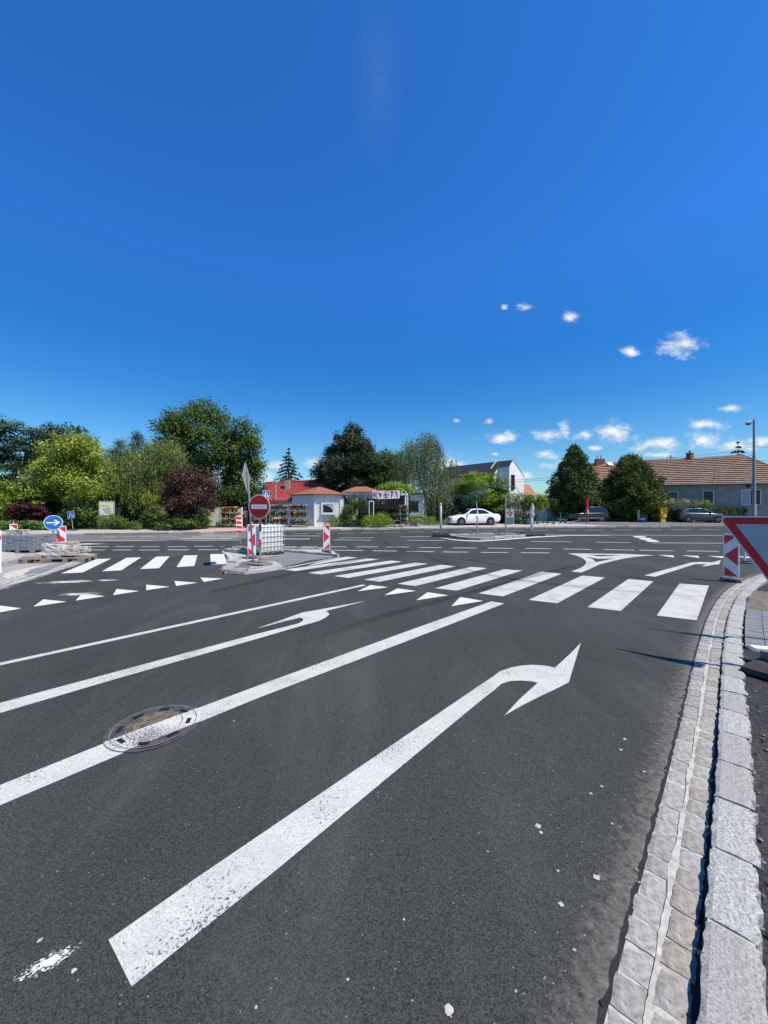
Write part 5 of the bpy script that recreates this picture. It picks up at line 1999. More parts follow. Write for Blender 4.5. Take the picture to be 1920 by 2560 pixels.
tree('plum_tree', 'dark purple leaved tree in front of the tallest tree', 468, 29.6,
     lobes([(465, 1195, 42, 28), (440, 1230, 32, 40), (490, 1225, 40, 44), (468, 1262, 56, 42), (505, 1250, 22, 30)], 29.6, 760, 17, .18, .17, .55, 'leaf', .45, .25), 'f_purple', trunk_h=2.4, trunk_r=.12, limbs=7, spread=1.2)
shrub('dark red japanese maple bush, flat and layered', [(68, 1270, 42, 16), (60, 1288, 46, 18), (90, 1285, 28, 16)], 28.3, 'f_maple', 300, 16, .15, .16, 'layer')
shrub('light green layered shrub above the red maple bush', [(75, 1240, 44, 14), (40, 1250, 40, 16), (100, 1245, 26, 12)], 29.4, 'f_bright', 200, 14, .16, .17, 'layer', tone=.35)
shrub('yellow green shrub at the left end of the garden', [(5, 1225, 26, 22), (-10, 1265, 40, 36), (20, 1285, 24, 20)], 28.6, 'f_bright', 300, 15, .16, .17, tone=.45)
shrub('fresh green shrub behind the small crossing sign', [(210, 1275, 36, 22), (190, 1290, 30, 20), (232, 1290, 28, 20)], 29.0, 'f_mid', 300, 15, .16, .18, tone=.8)
shrub('grassy tuft in front of the yellow poster panel', [(270, 1305, 24, 14), (290, 1312, 18, 10)], 27.9, 'f_grass', 110, 18, .10, .3, 'tuft', .12, tone=.35)
shrub('small rounded light shrub beside the grassy tuft', [(304, 1311, 14, 13)], 27.7, 'f_mid', 90, 16, .09, .13, tone=.7)
shrub('round clipped olive shrub below the weeping tree', [(386, 1286, 28, 18)], 28.2, 'f_olive', 190, 16, .10, .13, tone=.2)
shrub('low spreading shrub under the purple tree', [(440, 1308, 36, 11), (465, 1310, 18, 9)], 27.9, 'f_mid', 190, 15, .12, .15, 'layer', tone=.5)
shrub('small upright shrub beside the white board fence', [(507, 1295, 14, 20)], 28.6, 'f_mid', 110, 15, .11, .14, tone=.4)
shrub('low hedge plant left of the small crossing sign', [(110, 1314, 48, 8), (80, 1312, 30, 8)], 27.6, 'f_grass', 170, 14, .10, .14, tone=.4)
shrub('low green mound at the left pavement', [(5, 1312, 30, 9)], 27.4, 'f_grass', 110, 14, .10, .14, tone=.35)
shrub('low green mound in front of the weeping tree', [(345, 1313, 26, 7), (320, 1314, 20, 6)], 28.0, 'f_mid', 120, 14, .09, .12, tone=.7)
shrub('pale weeping shoots below the olive tree', [(375, 1250, 22, 16), (395, 1262, 18, 14)], 29.8, 'f_yellow', 130, 14, .14, .2, 'hang', .25, tone=.5)

# --- middle
def spruce(label, px, y, py_top, py_base, half, mat_name='f_spruce', whorls=13, dens=24, name='spruce_tree', droop=.35, size=.34):
    x = PXX(px, y)
    zt, zb = PZ(py_top, y), PZ(py_base, y)
    Rb = half / F * y
    t = thing(name, label, 'tree', (x, y, .235))
    H_ = zt - .235
    MB().tube([(0, 0, 0), (0, 0, H_ * .5), (0, 0, H_)], [.2, .11, .02], 8).build('trunk', 'bark', t)
    ps, us, ns, ts = [], [], [], []
    br = MB()
    for k in range(whorls):
        f = k / (whorls - 1)
        zz = (zb - .235) + (H_ - (zb - .235)) * f * .97
        Lb = Rb * (1 - f) ** .85 + .12
        for j in range(7 if f < .8 else 5):
            a = j * 6.283 / 7 + k * .8 + jit(.25)
            L = Lb * random.uniform(.7, 1.12)
            dirv = np.array([math.cos(a), math.sin(a), 0])
            br.tube([(0, 0, zz), (dirv[0] * L, dirv[1] * L, zz - droop * L * .6)], [.03, .008], 4, cap=False)
            m = max(4, int(dens * L / Rb) + 4)
            q = rng.uniform(.12, 1.05, m)
            p = dirv * (q * L)[:, None]
            p[:, 2] = zz - droop * L * q ** 1.3 + rng.normal(0, .06, m)
            side = np.cross(dirv, [0, 0, 1])
            p += side * (rng.normal(0, .16, m) * L * (1.05 - q))[:, None]
            ps.append(p)
            us.append(dirv + rng.normal(size=(m, 3)) * .5 + np.array([0, 0, -.35]))
            ns.append(unit(rng.normal(size=(m, 3)) * .6 + np.array([0, 0, 1.0])))
            ts.append(np.clip(rng.normal(.45, .22, m), 0, 1))
    br.build('branches', 'bark', t)
    p, u, n_, tt = map(np.concatenate, (ps, us, ns, ts))
    L = size * rng.uniform(.6, 1.3, len(p))
    link('crown', leaf_mesh('crown', [(leaf_arrays(p, n_, u, L, L * .42), tt)], mat_name), t)
    return t


spruce('slim spruce standing behind the red tiled roof', 722, 58, 1120, 1215, 46, whorls=12, dens=30, size=.5)
tree('pine_tree', 'large dark pine behind the flower shop', 868, 43,
     lobes([(884, 1085, 20, 20), (868, 1110, 42, 24), (893, 1115, 36, 22), (862, 1145, 58, 26), (905, 1150, 46, 26), (835, 1180, 42, 22), (885, 1185, 64, 34), (930, 1190, 36, 30), (815, 1198, 22, 14), (850, 1212, 56, 20), (925, 1215, 50, 24)],
           43, 1500, 26, .24, .36, .3, 'tuft', .45, .3, yj=1.0), 'f_pine', trunk_h=9, trunk_r=.35, limbs=8, spread=2.5)
tree('broadleaf_tree', 'dark leafy tree between the large pine and the birch', 965, 41, lobes([(962, 1165, 26, 34), (985, 1165, 30, 30), (970, 1205, 40, 34)], 41, 420, 16, .26, .25, .5, 'hang', .4), 'f_mid', trunk_h=5, trunk_r=.2)


def birch(base):
    q = [np.concatenate(z) for z in zip(*[clumps_ellipsoid(P(a, b, 37 + jit(.4)) - base, (c / F * 37, (c + d) / 2 / F * 37, d / F * 37), k, .25)
                                          for a, b, c, d, k in ((1070, 1098, 24, 18, 90), (1040, 1112, 30, 18, 100), (1085, 1125, 22, 30, 110), (1025, 1140, 34, 24, 130), (1060, 1160, 44, 36, 190),
                                                                 (1020, 1185, 30, 28, 110), (1095, 1180, 26, 34, 120), (1080, 1215, 36, 34, 130), (1110, 1225, 18, 30, 60))])]
    return [leaves_on(q[0][::2], q[1][::2], 5, .2, .16, .5, 'hang', .5), strands(q[0], q[1], 2.1, .13, .55, .5, .085)]


tree('birch_tree', 'tall weeping birch right of the flower shop', 1062, 37, birch, 'f_birch', 'bark_birch', trunk_h=6.5, trunk_r=.14, limbs=8, spread=1.3)
tree('birch_tree', 'small slender birch tip beside the dark modern roof', 1133, 45, lambda b: (lambda q: [strands(q[0], q[1], 1.6, .16, .5, .45)])(clumps_ellipsoid(P(1133, 1165, 45) - b, (.5, .5, .9), 60)), 'f_birch', 'bark_birch', trunk_h=6.2, trunk_r=.06, limbs=3, spread=.3)
shrub('bright green bushy plant growing over the shop pergola', [(985, 1219, 30, 13), (965, 1224, 22, 9), (1010, 1225, 24, 10)], 34.9, 'f_bright', 240, 15, .12, .14, tone=.55, z0=.235)
tree('clipped_pine', 'small pruned pine with bent trunk in front of the shop', 893, 32.6,
     lobes([(892, 1248, 18, 10), (880, 1262, 16, 10), (905, 1262, 16, 10), (895, 1270, 24, 10), (876, 1275, 10, 6)], 32.6, 240, 18, .10, .17, .14, 'tuft', .5), 'f_thuja', trunk_h=1.6, trunk_r=.08, limbs=5, spread=.5, lean=(.12, 0))
shrub('rose bush beside the pruned pine', [(868, 1285, 15, 18), (862, 1300, 12, 12)], 32.4, 'f_mid', 150, 15, .10, .12, tone=.7)
shrub('dark ground shrub at the foot of the white booth', [(875, 1310, 26, 7), (895, 1309, 16, 7)], 32.0, 'f_dark', 120, 14, .10, .12)
shrub('yellowish leafy plant at the corner of the white booth', [(833, 1306, 17, 10), (822, 1312, 10, 6)], 31.8, 'f_olive', 110, 14, .09, .2, 'tuft', .2, tone=.8)
shrub('broad bright green juniper in front of the shop pergola', [(945, 1297, 30, 13), (930, 1304, 22, 10), (962, 1303, 22, 11), (945, 1308, 36, 7)], 32.2, 'f_bright', 330, 16, .10, .15, 'tuft', .22, tone=.5)
shrub('dark shrub between the pruned pine and the juniper', [(910, 1296, 14, 14)], 33.0, 'f_dark', 110, 15, .11, .13)
shrub('small flowering border plants beside the flower shelf', [(1028, 1307, 22, 6), (1045, 1303, 14, 6)], 33.2, 'f_flower', 120, 12, .08, .1, tone=.2)
shrub('low clipped box hedge behind the grass mound', [(1060, 1296, 26, 6), (1035, 1296, 14, 7)], 35.2, 'f_bright', 160, 14, .09, .11, tone=.4)
shrub('low grass mound in front of the white sedan', [(1085, 1309, 33, 7)], 33.6, 'f_grass', 190, 16, .07, .1, 'tuft', .3, tone=.4, cat='grass mound', name='grass_mound')
# right middle
tree('broadleaf_tree', 'wide bright green tree above the white sedan', 1195, 38.6,
     lobes([(1200, 1198, 46, 18), (1165, 1210, 34, 20), (1235, 1212, 32, 22), (1150, 1235, 30, 24), (1200, 1230, 66, 30), (1250, 1240, 28, 28), (1220, 1258, 56, 24)], 38.6, 1000, 17, .2, .2, .5, 'layer', .5, .22), 'f_robinia', trunk_h=2.6, trunk_r=.14, limbs=8, spread=1.6)
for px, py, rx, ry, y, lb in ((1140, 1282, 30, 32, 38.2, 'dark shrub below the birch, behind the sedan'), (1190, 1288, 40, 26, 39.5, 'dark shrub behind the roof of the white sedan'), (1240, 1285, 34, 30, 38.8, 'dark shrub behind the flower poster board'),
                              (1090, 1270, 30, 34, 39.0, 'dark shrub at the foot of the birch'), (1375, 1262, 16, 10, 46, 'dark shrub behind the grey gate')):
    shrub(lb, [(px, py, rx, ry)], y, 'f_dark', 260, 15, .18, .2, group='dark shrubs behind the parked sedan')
shrub('large shrub with pale blossoms beside the flower poster', [(1295, 1262, 26, 26), (1310, 1285, 30, 26), (1285, 1250, 18, 16)], 37.2, 'f_flower', 360, 14, .14, .13, tone=.22)
shrub('bright green leafy shrub right of the blossoming shrub', [(1335, 1252, 30, 14), (1352, 1262, 16, 12), (1318, 1262, 18, 12)], 37.0, 'f_robinia', 260, 15, .13, .15, tone=.5)
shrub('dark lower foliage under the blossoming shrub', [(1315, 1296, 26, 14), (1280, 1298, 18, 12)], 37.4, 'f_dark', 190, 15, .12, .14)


def cone_tree(label, px, y, py_top, py_base, half, mat_name, shape=.75, n=900, name='conifer_tree'):
    zt, zb = PZ(py_top, y), PZ(py_base, y)
    Rb = half / F * y

    def fn(base):
        prof = lambda t_: Rb * np.where(t_ < .22, .72 + 1.27 * t_, (1 - (t_ - .22) / .78) ** shape) * 1.0 + .05
        p, d = clumps_profile((0, 0, zb - .235), zt - zb, prof, n, .25)
        d2 = d + np.array([0, 0, .8])
        return [leaves_on(p, unit(d2), 24, .16, .27, .42, 'tuft', .45)]
    return tree(name, label, px, y, fn, mat_name, trunk_h=(zt - .235) * .8, trunk_r=.16, limbs=0)


cone_tree('pointed dense conifer beside the dark sport utility car', 1436, 44.2, 1116, 1288, 56, 'f_thuja', .72, 1500)
cone_tree('broad rounded conifer beside the grey tiled house', 1578, 43.2, 1140, 1292, 64, 'f_thuja_warm', .5, 1700)
shrub('low branches at the foot of the broad conifer', [(1620, 1265, 26, 22)], 43.0, 'f_thuja', 190, 15, .16, .2, 'tuft', .25)
spruce('small dark spruce behind the grey gate', 1383, 58, 1192, 1262, 16, whorls=9, dens=16, size=.4)
spruce('spruce top behind the ridge of the grey house', 1845, 62, 1104, 1180, 30, whorls=8, dens=16, size=.55)
shrub('light leafy shrub under the windows of the grey house', [(1690, 1260, 36, 10), (1660, 1262, 16, 9)], 41.2, 'f_flower', 200, 13, .14, .14, tone=.2)
shrub('leafy shrub between the windows of the grey house', [(1755, 1262, 26, 9), (1630, 1258, 18, 16)], 41.3, 'f_grass', 200, 13, .14, .15, tone=.3)


def hedge(label, px0, px1, py0, py1, y):
    x0, x1 = PXX(px0, y), PXX(px1, y)
    z1 = PZ(py0, y)
    t = thing('clipped_hedge', label, 'hedge', ((x0 + x1) / 2, y, .235), 0, 'clipped hedges in front of the grey house')
    w, d, h = (x1 - x0) / 2, .45, z1 - .235
    n = int(260 * w)
    f = rng.random(n)
    p = np.stack([rng.uniform(-w, w, n), rng.uniform(-d, d, n), rng.uniform(.05, h, n)], 1)
    k = rng.integers(0, 3, n)
    p[k == 0, 2] = h + rng.normal(0, .03, (k == 0).sum())
    p[k == 1, 1] = -d + rng.normal(0, .03, (k == 1).sum())
    dd = np.where((k == 0)[:, None], np.array([0, 0, 1.0]), np.array([0, -1.0, .2]))
    link('foliage', leaf_mesh('foliage', [leaves_on(p, dd, 12, .07, .11, .55, 'leaf', .4)], 'f_thuja'), t)
    MB().box((0, 0, h * .48), (2 * w - .15, 2 * d - .15, h * .9)).build('inner_twigs', 'bark', t)


hedge('clipped hedge between the grey cabinet and the grey hatchback', 1619, 1702, 1271, 1304, 42.3)
hedge('clipped hedge behind the hood of the grey hatchback', 1766, 1858, 1271, 1304, 42.0)
# far treeline closing the view
def far_band():
    out = []
    for x in range(-95, 100, 5):
        cl, d = clumps_ellipsoid((x + jit(2), 105 + jit(6), 1.2), (5, 3, random.uniform(2.0, 4.2)), 40, .2)
        out.append(leaves_on(cl, d, 12, .8, .9, .6, 'leaf', .4))
    return out


fb = link('far_trees', leaf_mesh('far_trees', far_band(), 'f_dark'))
tag(fb, 'low line of distant trees behind the houses', 'trees', kind='stuff')


# ------------------------------------------------------------------ buildings
def tiled_roof(name, eL, eR, rR, rL, courses, cols, parent, m, step=.05, wave=0.0, period=.3, uneven=.012, butt=None):
    """sloped roof plane laid in overlapping courses; each course butts 'step' above the one below"""
    eL, eR, rR, rL = map(Vector, (eL, eR, rR, rL))
    nrm = (eR - eL).cross(rL - eL).normalized()
    if nrm.z < 0:
        nrm = -nrm
    mb = MB()
    ax = (eR - eL).normalized()

    def pt(u, v, lift):
        p = eL.lerp(eR, u).lerp(rL.lerp(rR, u), v)
        w = wave * math.sin(2 * math.pi * (p - eL).dot(ax) / period) if wave else 0
        return p + nrm * (lift + w)
    for k in range(courses):
        v0, v1 = k / courses, (k + 1) / courses
        row0 = [pt(i / cols, v0, step + random.uniform(-uneven, uneven)) for i in range(cols + 1)]
        rowb = [pt(i / cols, v0, -0.01) for i in range(cols + 1)]
        row1 = [pt(i / cols, v1 + .002, 0.0) for i in range(cols + 1)]
        for i in range(cols):
            mb.add([row0[i], row0[i + 1], row1[i + 1], row1[i]], [(0, 1, 2, 3)])
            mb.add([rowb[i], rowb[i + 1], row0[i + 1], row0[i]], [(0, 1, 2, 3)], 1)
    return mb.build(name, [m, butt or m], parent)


def prism_section(mb, sec, O, e, b, b0, b1):
    """extrude a vertical cross-section (list of (e, z)) along b from b0 to b1"""
    n = len(sec)
    vs = []
    for bb_ in (b0, b1):
        for (ee, z) in sec:
            p = O + e * ee + b * bb_
            vs.append((p.x, p.y, z))
    fs = [tuple(range(n)), tuple(reversed(range(n, 2 * n)))] + [(i, (i + 1) % n, n + (i + 1) % n, n + i) for i in range(n)]
    return mb.add(vs, fs)


def on_line(a, d, px):
    """point on the ground line a + s*d that shows at column px"""
    k = (px - CX) / F
    s_ = (k * a.y - a.x) / (d.x - k * d.y)
    return a + d * s_


def window(parent, a, d, px0, px1, py0, py1, panes, frame='plastic_white', glass=None, off=.05, fw=.07, sill=True):
    """window on the wall line a + s*d; panes = relative widths"""
    p0, p1 = on_line(a, d, px0), on_line(a, d, px1)
    mid = (p0 + p1) / 2
    w = (p1 - p0).length
    z1, z0 = PZ(py0, mid.y), PZ(py1, mid.y)
    t = d.normalized()
    ang = math.atan2(t.y, t.x)
    nrm = Vector((t.y, -t.x, 0))
    wd = MB().box((0, 0, 0), (w, .05, z1 - z0)).build('window', 'black', parent, loc=mid + nrm * .026 + Vector((0, 0, (z0 + z1) / 2)), rz=ang)
    h = z1 - z0
    fr = MB()
    fr.box((0, -.03, h / 2 - fw / 2), (w, .06, fw)).box((0, -.03, -h / 2 + fw / 2), (w, .06, fw))
    fr.box((-w / 2 + fw / 2, -.03, 0), (fw, .06, h - 2 * fw)).box((w / 2 - fw / 2, -.03, 0), (fw, .06, h - 2 * fw))
    xs = np.cumsum([0] + list(panes)) / sum(panes)
    inner = w - 2 * fw
    for x_ in xs[1:-1]:
        fr.box((-inner / 2 + x_ * inner, -.031, 0), (fw, .058, h - 2 * fw))
    fr.build('frame', frame, wd)
    for i in range(len(panes)):
        a0, a1 = -inner / 2 + xs[i] * inner, -inner / 2 + xs[i + 1] * inner
        MB().box(((a0 + a1) / 2, -.030, 0), (a1 - a0 - fw * .8, .006, h - 2 * fw)).build('pane', (glass[i] if glass else 'glass'), wd)
    if sill:
        MB().box((0, -.07, -h / 2 - .04), (w + .16, .18, .05)).build('sill', 'concrete', wd)
    return wd


# --- flower shop booth
ybt = 32.4
bt = thing('shop_booth', 'white boarded booth with one window and rust red roof', 'booth', (PXX(795, ybt + 2), ybt + 2, .235))
o_ = Vector(bt.location)
fp = [Vector((PXX(733, 34.0), 34.0, 0)), Vector((PXX(787, 32.4), 32.4, 0)), Vector((PXX(851, 32.5), 32.5, 0)), Vector((PXX(857, 33.8), 33.8, 0)), Vector((PXX(857, 36.6), 36.6, 0)), Vector((PXX(735, 36.8), 36.8, 0))]
cen = sum(fp, Vector()) / len(fp)


def shrink(pts, c, k):
    return [c + (p - c) * k for p in pts]


mb = MB()
nb = 17
hw = PZ(1237, 32.4) - .235
for k in range(nb):      # clapboards
    a = shrink(fp, cen, 1.0)
    z0, z1 = k * hw / nb, (k + 1) * hw / nb
    lo = [p - o_ + (p - cen).normalized() * .022 for p in a]
    hi = [p - o_ + (p - cen).normalized() * .002 for p in a]
    vs = [(p.x, p.y, z0) for p in lo] + [(p.x, p.y, z1) for p in hi]
    n = len(a)
    mb.add(vs, [(i, (i + 1) % n, n + (i + 1) % n, n + i) for i in range(n)] + [tuple(range(n))])
mb.build('board_wall', 'white_wood', bt)
mb = MB()
for p in fp[:4]:
    q = p - o_ + (p - cen).normalized() * .02
    mb.box((q.x, q.y, hw / 2), (.11, .11, hw))
mb.build('corner_trim', 'white_wood', bt)
ev = [p - o_ + (p - cen).normalized() * .32 for p in fp]
ap1, ap2 = Vector((PXX(795, 34.4), 34.4, PZ(1217.5, 34.4))) - o_, Vector((PXX(803, 34.8), 34.8, PZ(1217.5, 34.8))) - o_
ap1.z -= 0; ap2.z -= 0
mb = MB()
vs = [(p.x, p.y, hw + .01) for p in ev] + [(p.x, p.y, hw + .07) for p in ev] + [tuple(ap1), tuple(ap2)]
n = len(ev)
fs = [(i, (i + 1) % n, n + (i + 1) % n, n + i) for i in range(n)] + [tuple(reversed(range(n)))]
apx = [2 * n, 2 * n, 2 * n + 1, 2 * n + 1, 2 * n + 1, 2 * n]
for i in range(n):
    j = (i + 1) % n
    fs.append((n + i, n + j, apx[j], apx[i]) if apx[i] != apx[j] else (n + i, n + j, apx[i]))
mb.add(vs, fs)
mb.build('roof', 'shingle', bt)
a_, d_ = fp[1] - Vector((0, .03, 0)), (fp[2] - fp[1]).normalized()
wd = window(bt, a_, d_, 803, 837, 1256, 1286, [1], 'plastic_white', fw=.16)
for ch in [wd]:
    ch.location = ch.location - o_ - Vector((0, 0, 0))
    ch.location.y -= .0
mb = MB()
pts = [(-.5, .42), (-.5, .3), (-.25, .28), (.05, .2), (.3, .05), (.48, -.15), (.5, -.15), (.5, .42)]
mb.plate([(x_ * .82, z_ * .9) for x_, z_ in pts], .004, TR(0, -.034, 0))
mb.build('net_curtain', 'blind', wd)

# --- shop pavilion roof, pergola, sign
pv_ = thing('shop_pavilion', 'open flower shop pavilion with rust red roof and white posts', 'shop', (PXX(930, 34.5), 34.5, .235))
o_ = Vector(pv_.location)
ez = PZ(1231, 33.0) - .235
e4 = [P(853, 1231, 33.2), P(952, 1231, 33.0), P(948, 1231, 38), P(857, 1231, 38)]
for p in e4:
    p.z = ez + .235
r1, r2 = P(890, 1216.5, 35.3), P(917, 1216.5, 35.3)
q = [p - o_ for p in e4]
vs = [(p.x, p.y, ez) for p in q] + [(p.x, p.y, ez + .07) for p in q] + [tuple(r1 - o_), tuple(r2 - o_)]
MB().add(vs, [(0, 1, 5, 4), (1, 2, 6, 5), (2, 3, 7, 6), (3, 0, 4, 7), (3, 2, 1, 0), (4, 5, 9, 8), (5, 6, 9), (6, 7, 8, 9), (7, 4, 8)]).build('roof', 'shingle', pv_)
for px in (857, 893, 928):
    x_ = PXX(px, 33.3) - o_.x
    MB().box((x_, 33.3 - o_.y, ez / 2), (.10, .10, ez)).build('post', 'white_wood', pv_)
for px in (857, 945):
    x_ = PXX(px, 37.6) - o_.x
    MB().box((x_, 37.6 - o_.y, ez / 2), (.10, .10, ez)).build('post', 'white_wood', pv_)
MB().box((0 - .8, 33.26 - o_.y, ez - .1), (PXX(950, 33.3) - PXX(855, 33.3), .05, .2)).build('fascia', 'white_wood', pv_)
for k in range(7):           # white drapes under the fascia
    x_ = PXX(866 + k * 9.3, 33.4) - o_.x
    d_ = random.uniform(.35, .75)
    MB().add([(x_ - .16, 33.42 - o_.y, ez - .2), (x_ + .15, 33.4 - o_.y, ez - .2), (x_ + .10, 33.45 - o_.y, ez - .2 - d_), (x_ - .08, 33.39 - o_.y, ez - .2 - d_ * .7), (x_ - .16, 33.5 - o_.y, ez - .2), (x_ + .15, 33.5 - o_.y, ez - .2),
              (x_ + .10, 33.5 - o_.y, ez - .2 - d_), (x_ - .08, 33.5 - o_.y, ez - .2 - d_ * .7)],
             [(0, 1, 2, 3), (7, 6, 5, 4), (0, 4, 5, 1), (1, 5, 6, 2), (2, 6, 7, 3), (3, 7, 4, 0)]).build('drape', 'curtain', pv_)
x0_, x1_ = PXX(928, 33.2), PXX(1020, 33.2)
MB().box(((x0_ + x1_) / 2 - o_.x, 38.0 - o_.y, 1.5), (x1_ - x0_ + 3.2, .12, 3.0)).build('back_wall', 'wood_grey', pv_)
# pergola bay right of the pavilion
for px in (1014, 1019):
    x_ = PXX(px, 33.1 + (px - 1014) * .5) - o_.x
    MB().box((x_, 33.1 + (px - 1014) * .5 - o_.y, 1.45), (.12, .12, 2.9)).build('post', 'white_wood', pv_)
zb = PZ(1236, 33.1) - .235
MB().box(((x0_ + x1_) / 2 - o_.x, 33.05 - o_.y, zb), (x1_ - x0_, .09, .18)).build('beam', 'white_wood', pv_)
for k in range(9):
    x_ = x0_ + .2 + k * (x1_ - x0_ - .4) / 8 - o_.x
    MB().box((x_, 35.2 - o_.y, zb + .16), (.07, 4.8, .14)).build('rafter', 'white_wood', pv_)
MB().box(((x0_ + x1_) / 2 - o_.x, 35.6 - o_.y, zb + .27), (x1_ - x0_, 4.0, .05)).build('mat_cover', 'wood_grey', pv_)
MB().box(((x0_ + x1_) / 2 - o_.x + .1, 36.2 - o_.y, .85), (x1_ - x0_ - .5, .5, .06)).box(((x0_ + x1_) / 2 - o_.x + .1, 36.5 - o_.y, 1.5), (x1_ - x0_ - .5, .4, .06)).box(((x0_ + x1_) / 2 - o_.x + .1, 36.0 - o_.y, .35), (x1_ - x0_ - .4, .6, .06)).build('bench_shelf', 'wood_grey', pv_)


def text_mesh(ch, size, extrude, offset=0.0):
    cu_ = bpy.data.curves.new('letter', 'FONT')
    cu_.body = ch
    cu_.size = size
    cu_.extrude = extrude
    cu_.offset = offset
    cu_.align_x = 'CENTER'
    cu_.align_y = 'CENTER'
    o = bpy.data.objects.new('letter', cu_)
    C.objects.link(o)
    bpy.context.view_layer.update()
    me = bpy.data.meshes.new_from_object(o.evaluated_get(bpy.context.evaluated_depsgraph_get()))
    bpy.data.objects.remove(o)
    bpy.data.curves.remove(cu_)
    return me


sg = thing('shop_sign', 'white shop sign with red letters reading KVETY on five panels', 'sign', (PXX(965, 32.9), 32.9, PZ(1237, 32.9)))
pw_ = 13.75 / F * 32.9
for k, ch in enumerate('KVETY'):
    x_ = (k - 2) * pw_
    dz = (.03, -.01, 0, .01, .03)[k]
    MB().box((x_, 0, dz), (pw_ - .035, .03, .69)).build('panel', 'panel_white', sg)
    me = text_mesh(ch, .80, .008, .022)
    me.materials.clear()
    me.materials.append(mat('letter_red', (0.58, 0.010, 0.018), .5, var=.1))
    o = link('letter', me, sg, (x_ + .01, -.027, dz))
    o.rotation_euler = (R(90), R((2, -2, 0, 1, -4)[k]), 0)
    o.scale = (.66, .95, 1)
MB().box((0, .04, .2), (pw_ * 5, .04, .06)).box((0, .04, -.2), (pw_ * 5, .04, .06)).build('rail', 'white_wood', sg)

ab = thing('menu_board', 'narrow white framed dark board under the shop sign', 'board', (PXX(928.5, 32.8), 32.8, .235))
h_ = PZ(1252, 32.8) - .235
w_ = 11 / F * 32.8
MB().box((-w_ / 2, 0, h_ / 2), (.07, .05, h_)).box((w_ / 2, 0, h_ / 2), (.07, .05, h_)).box((0, 0, h_ - .04), (w_ - .07, .05, .08)).box((0, 0, h_ * .22), (w_ - .07, .05, .07)).build('frame', 'white_wood', ab)
MB().box((0, .01, h_ * .6), (w_ - .07, .02, h_ * .68)).build('dark_face', 'glass', ab)

# --- red-roofed house behind
rh = thing('red_roof_house', 'low house with bright red tiled roof behind the booth', 'house', (PXX(735, 41), 41, .235))
o_ = Vector(rh.location)
EL_, ER_ = Vector((PXX(640, 39.6), 39.6, 2.75)), Vector((PXX(856, 39.6), 39.6, 2.75))
RL_, RR_ = P(662, 1208.5, 43.0), P(798, 1202, 43.0)
BL_, BR_ = Vector((EL_.x + .2, 46.4, 2.75)), Vector((ER_.x + .2, 46.4, 2.75))
tiled_roof('roof', EL_ - o_, ER_ - o_, RR_ - o_, RL_ - o_, 12, 160, rh, 'tile_red', .04, .035, .32, .004)
mb = MB()
mb.add([EL_ - o_, RL_ - o_, BL_ - o_], [(0, 1, 2)]).add([ER_ - o_, BR_ - o_, RR_ - o_], [(0, 1, 2)]).add([BL_ - o_, RL_ - o_, RR_ - o_, BR_ - o_], [(0, 1, 2, 3)])
mb.build('rear_roof', 'tile_red', rh)
mb = MB().box(((EL_.x + ER_.x) / 2 - o_.x, 43 - o_.y, 1.2), (ER_.x - EL_.x - .8, 5.8, 2.5))
mb.build('wall', 'cream_wall', rh)
cp = P(719, 1212, 41.6) - o_
ch_ = MB().box((cp.x, cp.y, cp.z), (.5, .5, 1.3)).build('chimney', 'concrete_grey', rh)
MB().box((cp.x, cp.y, cp.z + .67), (.6, .6, .08)).build('chimney_cap', 'brick', rh)
MB().tube([(cp.x - .05, cp.y, cp.z + .7), (cp.x - .05, cp.y, cp.z + 1.4)], .06, 8).build('flue', 'steel', rh)
MB().tube([RL_ - o_ + Vector((0, 0, .05)), RR_ - o_ + Vector((0, 0, .05))], .11, 8).build('ridge_cap', 'tile_red', rh)
# annex with flat red-brown roof
an = thing('shop_annex', 'low annex with red brown shed roof left of the booth', 'shed', (PXX(703, 35), 35, .235))
o_ = Vector(an.location)
wz = PZ(1258, 34.5) - .235
MB().box((0, .4, wz / 2), (PXX(737, 35) - PXX(668, 35), 2.2, wz)).build('wall', 'cream_wall', an)
x_ = (PXX(740, 35) - PXX(664, 35)) / 2
MB().add([(-x_, -1.0, wz), (x_, -1.0, wz + .12), (x_, -1.0, wz + .32), (-x_, -1.0, wz + .2), (-x_, 1.6, wz + .35), (x_, 1.6, wz + .5), (x_, 1.6, wz + .68), (-x_, 1.6, wz + .55)],
         [(0, 1, 2, 3), (3, 2, 6, 7), (1, 5, 6, 2), (0, 3, 7, 4), (4, 7, 6, 5), (0, 4, 5, 1)]).build('roof', 'tile_red', an)
for px, py0, y, lb in ((689, 1196, 36.6, 'short wooden pole with brace in front of the red roof'), (658.5, 1190, 62, 'thin distant pole left of the red roof'), (778, 1170, 62, 'tall thin pole behind the red roof ridge')):
    t = thing('utility_pole', lb, 'pole', (PXX(px, y), y, .235))
    h_ = PZ(py0, y) - .235
    MB().tube([(0, 0, 0), (0, 0, h_)], [.11, .08], 8).build('shaft', 'wood_grey', t)
    MB().bar((-.35, 0, h_ - .4), (.35, 0, h_ - .4), .08, .08).build('cross_arm', 'wood_grey', t)
    if y < 40:
        MB().bar((-1.1, 0, 3.0), (0, 0, 1.9), .07, .07).build('brace', 'wood_grey', t)

